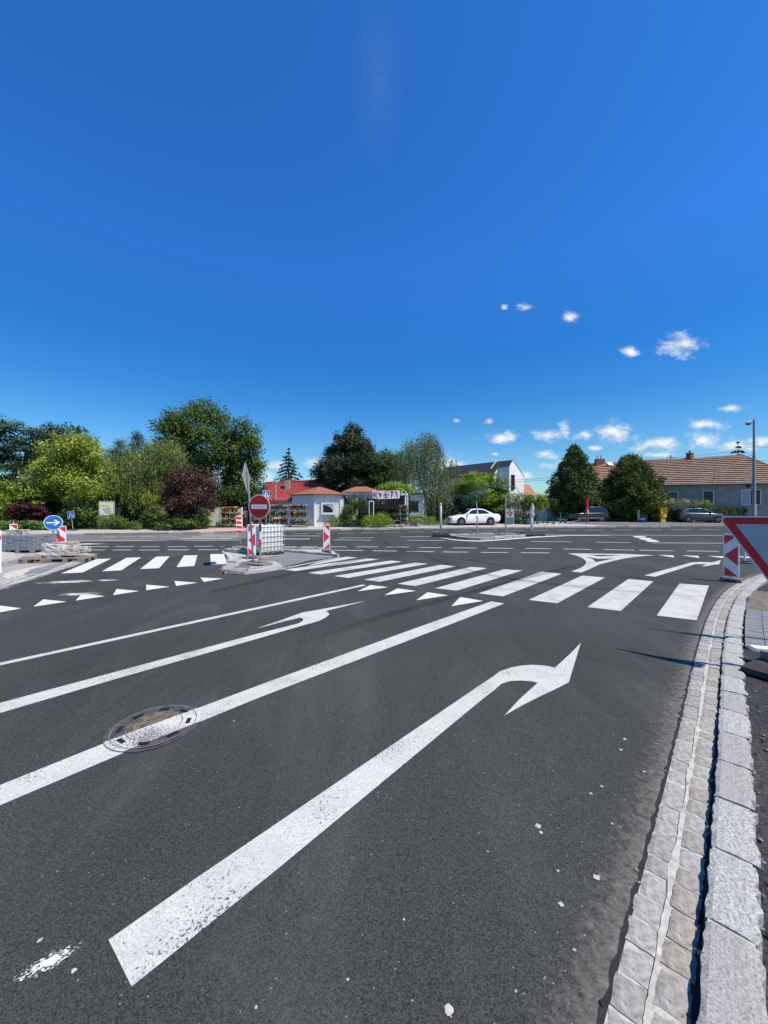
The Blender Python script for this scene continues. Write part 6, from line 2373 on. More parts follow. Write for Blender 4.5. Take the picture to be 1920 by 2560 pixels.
# --- white board fence, racks
fe = thing('board_fence', 'white horizontal board fence behind the flower rack', 'fence', (PXX(556, 31.6), 31.6, .235))
o_ = Vector(fe.location)
fx0, fx1 = PXX(512, 31.6) - o_.x, PXX(606, 31.6) - o_.x
for k in range(9):
    MB().box(((fx0 + fx1) / 2, -.03, .14 + k * .165), (fx1 - fx0, .03, .142)).build('board', 'white_wood', fe)
for x_ in (fx0 + .05, (fx0 + fx1) / 2 - .4, fx1 - .05):
    MB().box((x_, .04, .8), (.1, .1, 1.6)).build('post', 'white_wood', fe)

pots = []
for k, bl in enumerate(('bloom_red', 'bloom_pink', 'bloom_white', 'bloom_yellow', 'bloom_purple')):
    pot = MB().tube([(0, 0, 0), (0, 0, .16)], [.075, .10], 10).mesh('pot', 'terracotta')
    cl = rng.normal(size=(26, 3)) * [.1, .1, .07] + [0, 0, .27]
    dd = unit(rng.normal(size=(26, 3)) + [0, 0, .7])
    lf = leaf_mesh('leaves', [leaves_on(cl, dd, 5, .03, .1, .6, 'leaf', .5)], 'leaf_pot')
    fm = MB()
    for _ in range(11):
        c_ = Vector((jit(.15), jit(.15), random.uniform(.27, .45)))
        r_ = random.uniform(.03, .055)
        fm.add([c_ + Vector((r_, 0, 0)), c_ + Vector((0, r_, 0)), c_ + Vector((-r_, 0, 0)), c_ + Vector((0, -r_, 0)), c_ + Vector((0, 0, r_ * .8)), c_ + Vector((0, 0, -r_ * .7))],
               [(0, 1, 4), (1, 2, 4), (2, 3, 4), (3, 0, 4), (1, 0, 5), (2, 1, 5), (3, 2, 5), (0, 3, 5)])
    pots.append((pot, lf, fm.mesh('blossoms', bl)))


BLOOM = ('red', 'pink', 'white', 'yellow', 'purple')


def potted(k, loc, label, group, sc=1.0):
    t = thing('potted_flower', label, 'potted plant', loc, jit(3), group, sc)
    for nm, me in zip(('pot', 'leaves', 'blossoms'), pots[k]):
        link(nm, me, t)


def rack(px0, px1, py_top, py_bot, y, label, what, cols, shelves=3, group='flower trolleys on the pavement'):
    x0, x1 = PXX(px0, y), PXX(px1, y)
    w = x1 - x0
    zt, zb = PZ(py_top, y), PZ(py_bot, y)
    t = thing('flower_trolley', label, 'trolley', ((x0 + x1) / 2, y, zb), 0, group)
    h = zt - zb
    for sx in (-1, 1):
        for sy in (-.28, .28):
            MB().bar((sx * w / 2, sy, .12), (sx * w / 2, sy, h), .04, .04).build('upright', 'steel', t)
            MB().tube([(sx * w / 2, sy - .02, .06), (sx * w / 2, sy + .02, .06)], .06, 10).build('castor', 'rubber', t)
    for k in range(shelves):
        z_ = .14 + k * (h - .35) / (shelves - .6)
        MB().box((0, 0, z_), (w - .02, .54, .035)).build('shelf', 'wood_grey', t)
        for i in range(4):
            for j in range(2):
                k_c = random.choice(cols)
                potted(k_c, ((x0 + x1) / 2 - w / 2 + (i + .5) * w / 4 + jit(.03), y - .16 + j * .3, zb + z_ + .018), BLOOM[k_c] + ' ' + what, 'potted flowers on ' + label[:40], random.uniform(.85, 1.1))


rack(553, 597, 1268, 1315, 30.9, 'flower trolley with red blooms in front of the board fence', 'potted flower on the trolley by the white board fence', [0, 0, 1, 3])
rack(677, 719, 1262, 1314, 31.9, 'flower trolley standing before the low annex', 'potted flower on the trolley before the low annex', [1, 2, 3, 4])
rack(725, 768, 1262, 1316.5, 31.3, 'flower trolley against the side of the white booth', 'potted flower on the trolley against the white booth', [2, 4, 1, 0, 3])
rack(636, 668, 1276, 1314, 32.2, 'flower trolley half hidden by the no entry sign', 'potted flower on the trolley behind the no entry sign', [2, 2, 3])
rack(1001, 1016, 1266, 1312, 32.7, 'narrow white shelf of pots beside the pergola post', 'potted flower on the narrow shelf by the pergola post', [0, 1, 2], 4)
for k in range(14):
    px = 940 + k * 4.6
    potted(random.choice((0, 1, 2, 4)), (PXX(px, 36), 36.05 + jit(.1), .235 + random.choice((.39, .89))), 'potted flower on the dim benches inside the shop pergola', 'potted flowers on the pergola benches', 1.3)
# white stones near the shelf
for px in (988, 996, 1004):
    p = G(px, 1314, .2)
    rock('white_stone', (p.x, 32.3 + jit(.1), .22), (.3, .22, .14), jit(1), 'granite', 'white stone lying before the narrow flower shelf', 'white stones by the flower shelf', rough=.03)

# --- white annex wall right of pergola
ww = thing('white_outbuilding', 'white outbuilding wall with dark plinth behind the birch', 'outbuilding', (PXX(1043, 36.0), 36.0, .235))
w_ = PXX(1060, 36.0) - PXX(1026, 36.0)
h_ = PZ(1236, 36.0) - .235
MB().box((0, .8, h_ / 2 + .35), (w_, 1.6, h_ - .7)).build('wall', 'white_wall', ww)
MB().box((0, .8, .175), (w_ + .06, 1.66, .35)).build('plinth', 'concrete_grey', ww)
MB().box((0, .8, h_ + .06), (w_ + .5, 2.1, .1)).build('roof', 'roof_dark', ww)
MB().box((-w_ * .25, -.03, h_ * .6), (.9, .05, 1.0)).build('window', 'glass', ww)

# --- modern white house
mh = thing('modern_house', 'white modern house with steep dark roof and tall narrow window', 'house', (15.33, 47, .235))
o_ = Vector((15.33, 47, 0))
e_, b_ = Vector((.8, .6, 0)), Vector((-.6, .8, 0))
Z_ = Vector((0, 0, 0))
mb = MB()
prism_section(mb, [(0, 0), (0, 6.55), (.68, 7.33), (3.07, 5.40), (3.07, 0)], Z_, e_, b_, 0, 1.6)
mb.build('front_wall', 'white_wall', mh)
mb = MB()
prism_section(mb, [(-.95, 0), (-.95, 5.75), (.66, 7.28), (3.05, 5.36), (3.05, 0)], Z_, e_, b_, 1.62, 11)
mb.build('main_wall', 'cream_wall', mh)


def slab(a, b, c, d, th, name, m, parent):
    a, b, c, d = map(Vector, (a, b, c, d))
    n = (b - a).cross(d - a).normalized() * th
    if n.z < 0:
        n = -n
    return MB().add([a, b, c, d, a + n, b + n, c + n, d + n], [(0, 3, 2, 1), (4, 5, 6, 7), (0, 1, 5, 4), (1, 2, 6, 5), (2, 3, 7, 6), (3, 0, 4, 7)]).build(name, m, parent)


def lp(e0, b0, z0):
    p = e_ * e0 + b_ * b0
    return (p.x, p.y, z0)


slab(lp(-1.1, 1.5, 5.63), lp(-1.1, 11.2, 5.63), lp(.66, 11.2, 7.32), lp(.66, 1.5, 7.32), .12, 'roof', 'roof_dark', mh)
slab(lp(.66, -.02, 7.36), lp(3.15, -.02, 5.37), lp(3.15, 11.2, 5.37), lp(.66, 11.2, 7.36), .06, 'roof', 'roof_dark', mh)
slab(lp(-.03, -.02, 6.56), lp(.66, -.02, 7.36), lp(.66, 1.6, 7.36), lp(-.03, 1.6, 6.56), .06, 'roof', 'roof_dark', mh)
for k in range(6):
    p = Vector(lp(-.1 + .55, 2.8 + k * 1.3, 7.12 + .06))
    MB().box(p, (.12, .12, .12)).build('roof_vent', 'black', mh)
MB().bar(lp(-.4, 2.4, 6.4), lp(.75, 2.4, 7.5), .12, .25).build('roof_seam', 'cream_wall', mh)
a_ = Vector((15.33, 47, 0))
wd = window(mh, a_, e_, 1277.5, 1285.5, 1187, 1224, [1], 'roof_dark', fw=.05, sill=False)
wd.location = wd.location - Vector(mh.location)
MB().bar((-.3, -.18, -.75), (.3, -.18, -.75), .02, .04).bar((-.3, -.18, 0), (.3, -.18, 0), .02, .04).bar((.3, -.18, -.75), (.3, -.18, 0), .02, .02).bar((-.3, -.18, -.75), (-.3, -.18, 0), .02, .02).build('railing', 'roof_dark', wd)
MB().box(Vector(lp(-.975, 7.8, 4.9)), (.05, .9, .5), math.atan2(b_.y, b_.x) + math.pi / 2 * 0).build('window', 'glass', mh)

# --- small tiled house behind
th = thing('tiled_cottage', 'small cottage with orange tiled roof beside the modern house', 'house', (PXX(1310, 56), 56, .235))
o_ = Vector(th.location)
a, b = P(1268, 1239, 55) - o_, P(1344, 1239, 55) - o_
c, d = P(1321, 1211, 58) - o_, P(1290, 1211, 58) - o_
tiled_roof('roof', a, b, c, d, 8, 20, th, 'tile_orange', .05)
MB().box((.2, 3, 1.5), (4.0, 5.5, 3.0)).build('wall', 'cream_wall', th)
MB().add([b, (b.x + .2, b.y + 6, b.z), c], [(0, 1, 2)]).build('side_roof', 'tile_orange', th)

# --- grey gate and wall
gt_ = thing('yard_gate', 'grey metal yard gate with white wall panel', 'gate', (PXX(1372, 45), 45, .235))
gx = lambda px: PXX(px, 45) - PXX(1372, 45)
gz = lambda py: PZ(py, 45) - .235
MB().box(((gx(1350) + gx(1368)) / 2, .2, gz(1240) / 2), (gx(1368) - gx(1350), .2, gz(1240))).build('wall', 'white_wall', gt_)
for k in range(5):
    x0_, x1_ = gx(1368) + k * (gx(1394) - gx(1368)) / 5, gx(1368) + (k + 1) * (gx(1394) - gx(1368)) / 5
    MB().box(((x0_ + x1_) / 2, .1, (gz(1239) + gz(1266)) / 2 + .02), (x1_ - x0_ - .015, .06, gz(1239) - gz(1266))).build('upper_panel', 'box_grey', gt_)
MB().box((gx(1373), .1, gz(1268) / 2), (gx(1377) - gx(1368.5), .06, gz(1268))).build('lower_panel', 'poster_grey', gt_)
MB().box((gx(1386), .1, gz(1268) / 2), (gx(1394) - gx(1378), .06, gz(1268))).build('door_leaf', 'poster_grey', gt_)
MB().box((gx(1380), .05, gz(1282)), (.12, .06, .12)).build('lock', 'black', gt_)
MB().box((gx(1348) - 1.5, .3, 1.1), (3.2, .2, 2.2)).build('side_wall', 'cream_wall', gt_)

# --- grey tiled house
gh = thing('grey_house', 'long grey rendered house with weathered brown tile roof', 'house', (PXX(1750, 43.5), 43.5, .235))
o_ = Vector(gh.location)
W1, W2 = Vector((PXX(1621, 45), 45, 0)), Vector((PXX(1920, 41), 41, 0))
dW = (W2 - W1).normalized()
nW = Vector((-dW.y, dW.x, 0))
W3 = W2 + dW * 2.6
zev = 4.5
wl_ = [W1, W3, W3 + nW * 8.5, W1 + nW * 8.5]
MB().prism([((p - o_).x, (p - o_).y) for p in wl_], 0, zev - .235).build('wall', 'grey_wall', gh)
ovh = -nW * .45
eL = W1 + ovh + Vector((0, 0, zev - .05))
eR = W3 + ovh + dW * .4 + Vector((0, 0, zev - .05))
rL = P(1612, 1152.5, 49.4)
rR = P(1858, 1139.5, 46.2)
tiled_roof('roof', eL - o_, eR - o_, rR - o_, rL - o_, 14, 60, gh, 'tile_brown', .12, uneven=.018, butt='butt_shade')
bR = W3 + nW * 9 + dW * .4 + Vector((0, 0, zev - .05))
bL = W1 + nW * 9 + Vector((0, 0, zev - .05))
tiled_roof('hip_roof', eR - o_, bR - o_, rR - o_, rR - o_, 14, 14, gh, 'tile_brown', .12, butt='butt_shade')
MB().add([bR - o_, bL - o_, rL - o_, rR - o_], [(0, 1, 2, 3)]).build('rear_roof', 'tile_brown', gh)
MB().tube([rL - o_ + Vector((0, 0, .06)), (rL + rR) / 2 - o_ + Vector((0, 0, -.02)), rR - o_ + Vector((0, 0, .06))], .11, 8).build('ridge_cap', 'tile_brown', gh)
MB().tube([rR - o_ + Vector((0, 0, .06)), eR - o_ + Vector((0, 0, .06))], .10, 8).build('ridge_cap', 'tile_brown', gh)
MB().tube([eL - o_ + Vector((0, 0, -.06)) - nW * .06, eR - o_ + Vector((0, 0, -.06)) - nW * .06], .07, 8).build('gutter_pipe', 'pole_grey', gh)
MB().box(((W1 + W3) / 2 - o_ - nW * .04 + Vector((0, 0, .35))), ((W3 - W1).length, .08, .7), math.atan2(dW.y, dW.x)).build('plinth', 'concrete_grey', gh)
for (a0, a1, b0, b1, pn, gl) in ((1653, 1695, 1229, 1260, (1, 1.7), None), (1756, 1784.5, 1226, 1261, (1,), None), (1850.5, 1902, 1223, 1263, (2, 1.2, 1.2), ('blind', 'glass', 'glass'))):
    wd = window(gh, W1, dW, a0, a1, b0, b1, pn, 'plastic_white', gl, fw=.09)
    wd.location = wd.location - o_
lampp = on_line(W1, dW, 1869)
MB().box(lampp - o_ - nW * .12 + Vector((0, 0, PZ(1210, 42) - .235)), (.18, .2, .25)).build('wall_lamp', 'black', gh)
mR = rL.lerp(rR, .46)
MB().box(mR - o_ + Vector((.1, -.1, .15)), (.55, .55, 1.0), .3).build('chimney', 'brick', gh)
MB().box(mR - o_ + Vector((.1, -.1, .67)), (.66, .66, .08), .3).build('chimney_cap', 'concrete_grey', gh)
MB().tube([mR - o_ + Vector((.1, -.1, .7)), mR - o_ + Vector((.1, -.1, 1.0))], .1, 8).build('flue', 'brick', gh)

gw = thing('house_wing', 'older house wing with orange brown tiles behind the conifers', 'house', (PXX(1500, 47.5), 47.5, .235))
o_ = Vector(gw.location)
V0 = Vector((PXX(1394, 50.5), 50.5, 0))
V1 = W1 + nW * .3
dV = (V1 - V0).normalized()
nV = Vector((-dV.y, dV.x, 0))
eL2, eR2 = V0 + Vector((0, 0, 4.35)) - nV * .4, V1 - dV * .05 + Vector((0, 0, 4.35)) - nV * .4
rL2, rR2 = P(1468, 1161, 54.0), rL - Vector((.08, -.0, .15))
tiled_roof('roof', eL2 - o_, eR2 - o_, rR2 - o_, rL2 - o_, 13, 50, gw, 'tile_orange', .12, uneven=.018, butt='butt_shade')
tiled_roof('hip_roof', eL2 - o_ + nV * 8, eL2 - o_, rL2 - o_, rL2 - o_, 14, 10, gw, 'tile_orange', .05)
MB().prism([((p - o_).x, (p - o_).y) for p in (V0, V1, V1 + nV * 7.5, V0 + nV * 7.5)], 0, 4.1).build('wall', 'grey_wall', gw)
MB().tube([rL2 - o_ + Vector((0, 0, .06)), rR2 - o_ + Vector((0, 0, .06))], .11, 8).build('ridge_cap', 'tile_orange', gw)
mR = rL2.lerp(rR2, .22)
MB().box(mR - o_ + Vector((0, -.2, .2)), (1.15, .6, .9), -.1).build('chimney', 'brick', gw)
for dx in (-.3, .15):
    MB().tube([mR - o_ + Vector((dx, -.2, .6)), mR - o_ + Vector((dx, -.2, 1.15))], .08, 8).build('flue', 'steel', gw)
sk = eL2.lerp(eR2, .47).lerp(rL2.lerp(rR2, .47), .88)
slab(sk - o_ + Vector((-.3, 0, .08)), sk - o_ + Vector((.3, -.1, .08)), sk - o_ + Vector((.3, .4, .5)), sk - o_ + Vector((-.3, .5, .5)), .06, 'skylight', 'sign_white', gw)
MB().tube([W1 - o_ + Vector((-.4, -1.2, .3)), W1 - o_ + Vector((-.4, -1.2, .5))], .05, 6).build('pipe_stub', 'pole_grey', gw)

# ------------------------------------------------------------------ street furniture on the right
sl_y = 38.2
sl = thing('street_lamp', 'tall grey street lamp post with oval lamp head and bands', 'street lamp', (PXX(1885, sl_y), sl_y, .2))
zt = PZ(1049, sl_y) - .2
zj = PZ(1140, sl_y) - .2
MB().tube([(0, 0, 0), (0, 0, zj)], [.17, .125], 14).build('lower_shaft', 'pole_grey', sl)
MB().tube([(0, 0, zj), (0, 0, zt)], [.105, .09], 14).build('upper_shaft', 'pole_grey', sl)
MB().tube([(0, 0, zj - .04), (0, 0, zj + .05)], .135, 14).build('collar', 'concrete', sl)
MB().tube([(0, 0, PZ(1217, sl_y) - .2), (0, 0, PZ(1219.5, sl_y) - .2)], .165, 14).build('band', 'steel', sl)
MB().box((0, -.14, 1.35), (.2, .08, 1.1)).build('service_door', 'concrete', sl)
hz2 = PZ(1059, sl_y) - .2
MB().tube([(-.05, 0, zt - .12), (-.3, 0, hz2 + .22)], .035, 8).build('arm', 'pole_grey', sl)
hd = MB()
pts, rs = [], []
for k in range(9):
    f = k / 8
    pts.append((-.22 - .62 * f, 0, hz2 + .16 - .18 * f))
    rs.append(max(.02, .17 * math.sin(math.pi * min(1, .12 + .8 * f)) ** .7))
hd.tube(pts, rs, 12)
hd.build('lamp_head', 'pole_grey', sl, smooth=True)
MB().tube([(-.4, 0, hz2 - .04), (-.7, 0, hz2 - .12)], [.10, .08], 10).build('lamp_lens', 'lamp_glass', sl)
MB().bar((-1.1, 0, zj - .2), (-.1, 0, zj + .15), .06, .06).build('wire_bracket', 'pole_grey', sl)


def wire(a, b, sag, label, r=.018):
    a, b = Vector(a), Vector(b)
    pts = [a.lerp(b, k / 12) - Vector((0, 0, sag * 4 * (k / 12) * (1 - k / 12))) for k in range(13)]
    tag(MB().tube(pts, r, 5).build('overhead_wire', 'wire'), label, 'wire', 'overhead wires')


pu = thing('utility_pole', 'distant utility pole with cross arm behind the brown roof', 'pole', (PXX(1677, 72), 72, .235))
h_ = PZ(1138, 72) - .235
MB().tube([(0, 0, 0), (0, 0, h_)], [.15, .1], 8).build('shaft', 'wood_grey', pu)
MB().bar((-.8, 0, h_ - .5), (.8, 0, h_ - .5), .1, .1).build('cross_arm', 'wood_grey', pu)
w0 = P(1881, 1117, sl_y)
wire(w0, P(1677, 1143, 72), .3, 'overhead wire from the street lamp to the distant pole')
wire(w0, P(2150, 1114, 36), .1, 'overhead wire leaving the street lamp past the house hip')
wire(P(1677, 1142, 72), P(1480, 1163, 66), .3, 'overhead wire above the ridge of the brown roof')
wire(P(1677, 1145, 72), P(1900, 1143, 70), .3, 'overhead wire behind the ridge and the spruce top')
wire(P(1220, 1203, 46.5), P(1480, 1183, 50), .15, 'upper overhead wire crossing the modern house front')
wire(P(1220, 1207, 46.5), P(1480, 1189, 50), .15, 'lower overhead wire crossing the modern house front')
wire(P(1884, 1151, sl_y), P(2100, 1148, 36), .1, 'lower overhead wire beside the street lamp')
wire(P(778, 1173, 62), P(835, 1186, 66), .2, 'thin overhead wire from the pole behind the red roof')

t = thing('mail_box', 'yellow mail box on a yellow pedestal before the hedge', 'mail box', (PXX(1656, 40.5), 40.5, .235))
k_ = 40.5 / F
MB().box((0, 0, (PZ(1294, 40.5) - .235) / 2), (11 * k_, .3, PZ(1294, 40.5) - .235)).build('pedestal', 'post_yellow', t)
zz0, zz1 = PZ(1294, 40.5) - .235, PZ(1270.5, 40.5) - .235
MB().box((0, 0, (zz0 + zz1) / 2), (15.5 * k_, .42, zz1 - zz0)).build('box_body', 'post_yellow', t, bevel=.03)
MB().box((0, -.215, zz1 - .18), (.4, .02, .04)).build('slot', 'black', t)
MB().box((0, 0, zz1 + .02), (16.5 * k_, .46, .05)).build('lid', 'post_yellow', t)
t = thing('utility_cabinet', 'grey concrete utility cabinet beside the hedge', 'cabinet', (PXX(1608, 41.6), 41.6, .235))
h_ = PZ(1266, 41.6) - .235
w_ = 21 * 41.6 / F
MB().box((0, .2, h_ / 2), (w_, .4, h_)).build('cabinet_body', 'box_grey', t)
MB().box((0, .2, h_ + .03), (w_ + .1, .5, .06)).build('cap', 'concrete', t)
MB().box((-w_ * .24, -.01, h_ * .5), (w_ * .44, .02, h_ * .8)).build('door', 'concrete_grey', t)
MB().box((w_ * .24, -.01, h_ * .5), (w_ * .44, .02, h_ * .8)).build('door', 'concrete_grey', t)
t = thing('utility_post', 'slim pale post in front of the grey cabinet', 'post', (PXX(1596, 40.6), 40.6, .235))
h_ = PZ(1274, 40.6) - .235
MB().box((0, 0, h_ / 2), (.2, .14, h_)).build('post_body', 'concrete', t, bevel=.02)
MB().box((0, -.08, h_ - .2), (.14, .02, .2)).build('plate', 'sign_white', t)
t = thing('litter_tub', 'low dark green tub beside the slim post', 'tub', (PXX(1604, 40.3), 40.3, .235))
MB().tube([(0, 0, 0), (0, 0, .3)], [.24, .28], 16).build('tub_body', 'bin_green', t)
MB().tube([(0, 0, .3), (0, 0, .38), (0, 0, .42)], [.3, .28, .1], 16).build('lid', 'plastic_white', t)
t = thing('red_column', 'tall slim red info column in front of the dark car', 'column', (PXX(1468, 39.6), 39.6, .235))
h_ = PZ(1240, 39.6) - .235
MB().box((0, 0, h_ / 2), (.15, .15, h_)).build('shaft', 'post_red', t, bevel=.02)
MB().box((0, 0, h_ * .6), (.22, .2, h_ * .42)).build('housing', 'post_red', t, bevel=.02)
MB().box((.02, -.135, h_ * .42), (.12, .012, .4)).build('label_plate', 'sign_white', t)
MB().box((0, 0, h_ + .03), (.26, .26, .06)).build('cap', 'post_red', t)


def scooter(px, py, y, rz, label, lean=0.0):
    t = thing('electric_scooter', label, 'scooter', (PXX(px, y), y, .235), rz, 'parked green scooters')
    t.rotation_euler.y = lean
    for x_ in (-.45, .45):
        w = MB().tube([(x_, -.025, .11), (x_, .025, .11)], .11, 16).build('wheel', 'tyre', t)
        MB().tube([(x_, -.028, .11), (x_, .028, .11)], .05, 12).build('hub', 'rim', w)
    MB().box((0, 0, .13), (.75, .15, .05)).build('deck', 'rubber', t, bevel=.015)
    MB().tube([(.40, 0, .15), (.30, 0, 1.1)], .035, 8).build('stem', 'scooter_green', t)
    MB().bar((.40, 0, .12), (.47, 0, .3), .08, .06).build('front_fork', 'scooter_green', t)
    MB().tube([(.29, -.24, 1.12), (.29, .24, 1.12)], .02, 8).build('handlebar', 'rubber', t)
    MB().box((-.48, 0, .24), (.22, .1, .02)).build('rear_fender', 'scooter_green', t)


scooter(1356, 1308, 36.6, R(150), 'green electric scooter standing by the blossoming shrub', R(4))
scooter(1371, 1308, 36.9, R(165), 'green electric scooter parked before the grey gate', R(-6))
scooter(1402, 1306, 37.6, R(70), 'green electric scooter beside the front of the dark car', R(12))
t = thing('fallen_scooter', 'fallen scooter lying next to the upright green scooter', 'scooter', (PXX(1422, 37.9), 37.9, .235), R(10))
MB().box((0, 0, .1), (.8, .5, .12)).build('deck', 'box_grey', t, bevel=.04)
for x_ in (-.5, .45):
    MB().tube([(x_, 0, .16), (x_ + .05, .02, .24)], .13, 14).build('wheel', 'tyre', t)
MB().tube([(.4, 0, .2), (.7, -.5, .25)], .03, 8).build('stem', 'box_grey', t)
# poster board with flowers
t = thing('flower_poster', 'poster board with four dark red flowers by the steel post', 'poster', (PXX(1274.5, 36.2), 36.2, .235))
k_ = 36.2 / F
w_, h_ = 19 * k_, PZ(1272, 36.2) - .235
MB().box((0, 0, h_ * .72), (w_, .05, h_ * .56)).build('board', 'poster_grey', t)
MB().box((0, 0, h_ * .22), (w_, .05, h_ * .42)).build('lower_panel', 'poster_green', t)
for x_ in (-w_ / 2, w_ / 2):
    MB().box((x_, .01, h_ / 2), (.06, .07, h_)).build('leg', 'sign_white', t)
for fx, fz in ((-.02, .9), (-.22, .72), (.2, .74), (.06, .58)):
    pl = []
    for k in range(30):
        a = k * 2 * math.pi / 30
        pl.append((fx * w_ + .115 * (1 + .22 * math.cos(5 * a)) * math.cos(a), fz * h_ + .115 * (1 + .22 * math.cos(5 * a)) * math.sin(a)))
    MB().plate(pl, .004, ID, -.026).build('flower_print', 'poster_petal', t)
    MB().plate([(fx * w_ + .03 * math.cos(k), fz * h_ + .03 * math.sin(k)) for k in np.linspace(0, 6.283, 12, endpoint=False)], .003, ID, -.0305).build('flower_centre', 'black', t)
# left poster panel, crossing signs
t = thing('poster_panel', 'yellow and white poster panel in a light frame among shrubs', 'poster', (PXX(267, 28.4), 28.4, .235), R(6))
k_ = 28.4 / F
w_, z0_, z1_ = 34 * k_, PZ(1305, 28.4) - .235, PZ(1254, 28.4) - .235
MB().box((0, 0, (z0_ + z1_) / 2), (w_, .04, z1_ - z0_)).build('board', 'poster_yellow', t)
for x_ in (-w_ / 2, w_ / 2):
    MB().box((x_, 0, z1_ / 2), (.06, .07, z1_)).build('leg', 'concrete', t)
MB().box((0, 0, z1_ + .02), (w_ + .06, .07, .05)).build('top_rail', 'concrete', t)
for k in range(5):
    MB().box((jit(.2), -.023, z0_ + .2 + k * .25), (random.uniform(.3, .7), .006, .07), 0).build('print_line', ('ink', 'ink', 'sign_white', 'ink', 'poster_grey')[k], t)
MB().plate([(.06 + .22 * math.cos(a), (z0_ + z1_) / 2 + .1 + .25 * math.sin(a)) for a in np.linspace(0, 6.283, 14, endpoint=False)], .003, ID, -.0262).build('print_shape', 'poster_grey', t)


def crossing_sign(px, py, y, size, label, rz, foot_px, striped=True):
    b = Vector((PXX(foot_px, y), y, .235))
    t = thing('crossing_sign', label, 'road sign', b, rz)
    hh = PZ(py, y) - .235
    dx = PXX(px, y) - b.x
    MB().tube([(0, .03, 0), (dx, .03, hh)], .03, 10).build('post', 'steel', t)
    if striped:
        for k in (0, 2):
            MB().tube([(dx * (.45 + .2 * k), .03, hh * (.45 + .12 * k)), (dx * (.5 + .2 * k), .03, hh * (.53 + .12 * k))], .034, 10).build('post_band', 'beacon_red', t)
    M = TR(dx, 0, hh, math.atan2(dx, hh))
    s_ = size / 2
    MB().plate(rounded([(-s_, -s_), (s_, -s_), (s_, s_), (-s_, s_)], .04), .012, M).build('plate', 'sign_white', t)
    MB().plate(rounded([(-s_ * .93, -s_ * .93), (s_ * .93, -s_ * .93), (s_ * .93, s_ * .93), (-s_ * .93, s_ * .93)], .03), .003, M, -.0125).build('blue_face', 'sign_blue', t)
    MB().plate([(-s_ * .74, -s_ * .62), (s_ * .74, -s_ * .62), (0, s_ * .68)], .003, M, -.0158).build('white_triangle', 'sign_white', t)
    g = s_ * .5
    fig = MB()
    fig.plate([(.03 + .05 * math.cos(a), g * .22 + .05 * math.sin(a)) for a in np.linspace(0, 6.283, 12, endpoint=False)], .002, M, -.0191)
    fig.plate([(-.04, -.01), (.045, 0), (.05, -.14), (.11, -.235), (.07, -.25), (.0, -.15), (-.06, -.25), (-.1, -.24), (-.03, -.12)], .002, M, -.0191)
    fig.plate([(-.04, -.01), (-.11, -.09), (-.09, -.1), (-.02, -.04)], .002, M, -.0194)
    fig.build('walking_figure', 'ink', t)
    rubber_foot(t, .6, .4, .08)


crossing_sign(176.5, 1287.5, 26.9, .54, 'small blue pedestrian crossing sign on leaning striped post by the shrubs', R(-8), 182)
crossing_sign(665, 1236, 30.3, .62, 'blue pedestrian crossing sign partly hidden by the no entry sign', R(50), 667, False)

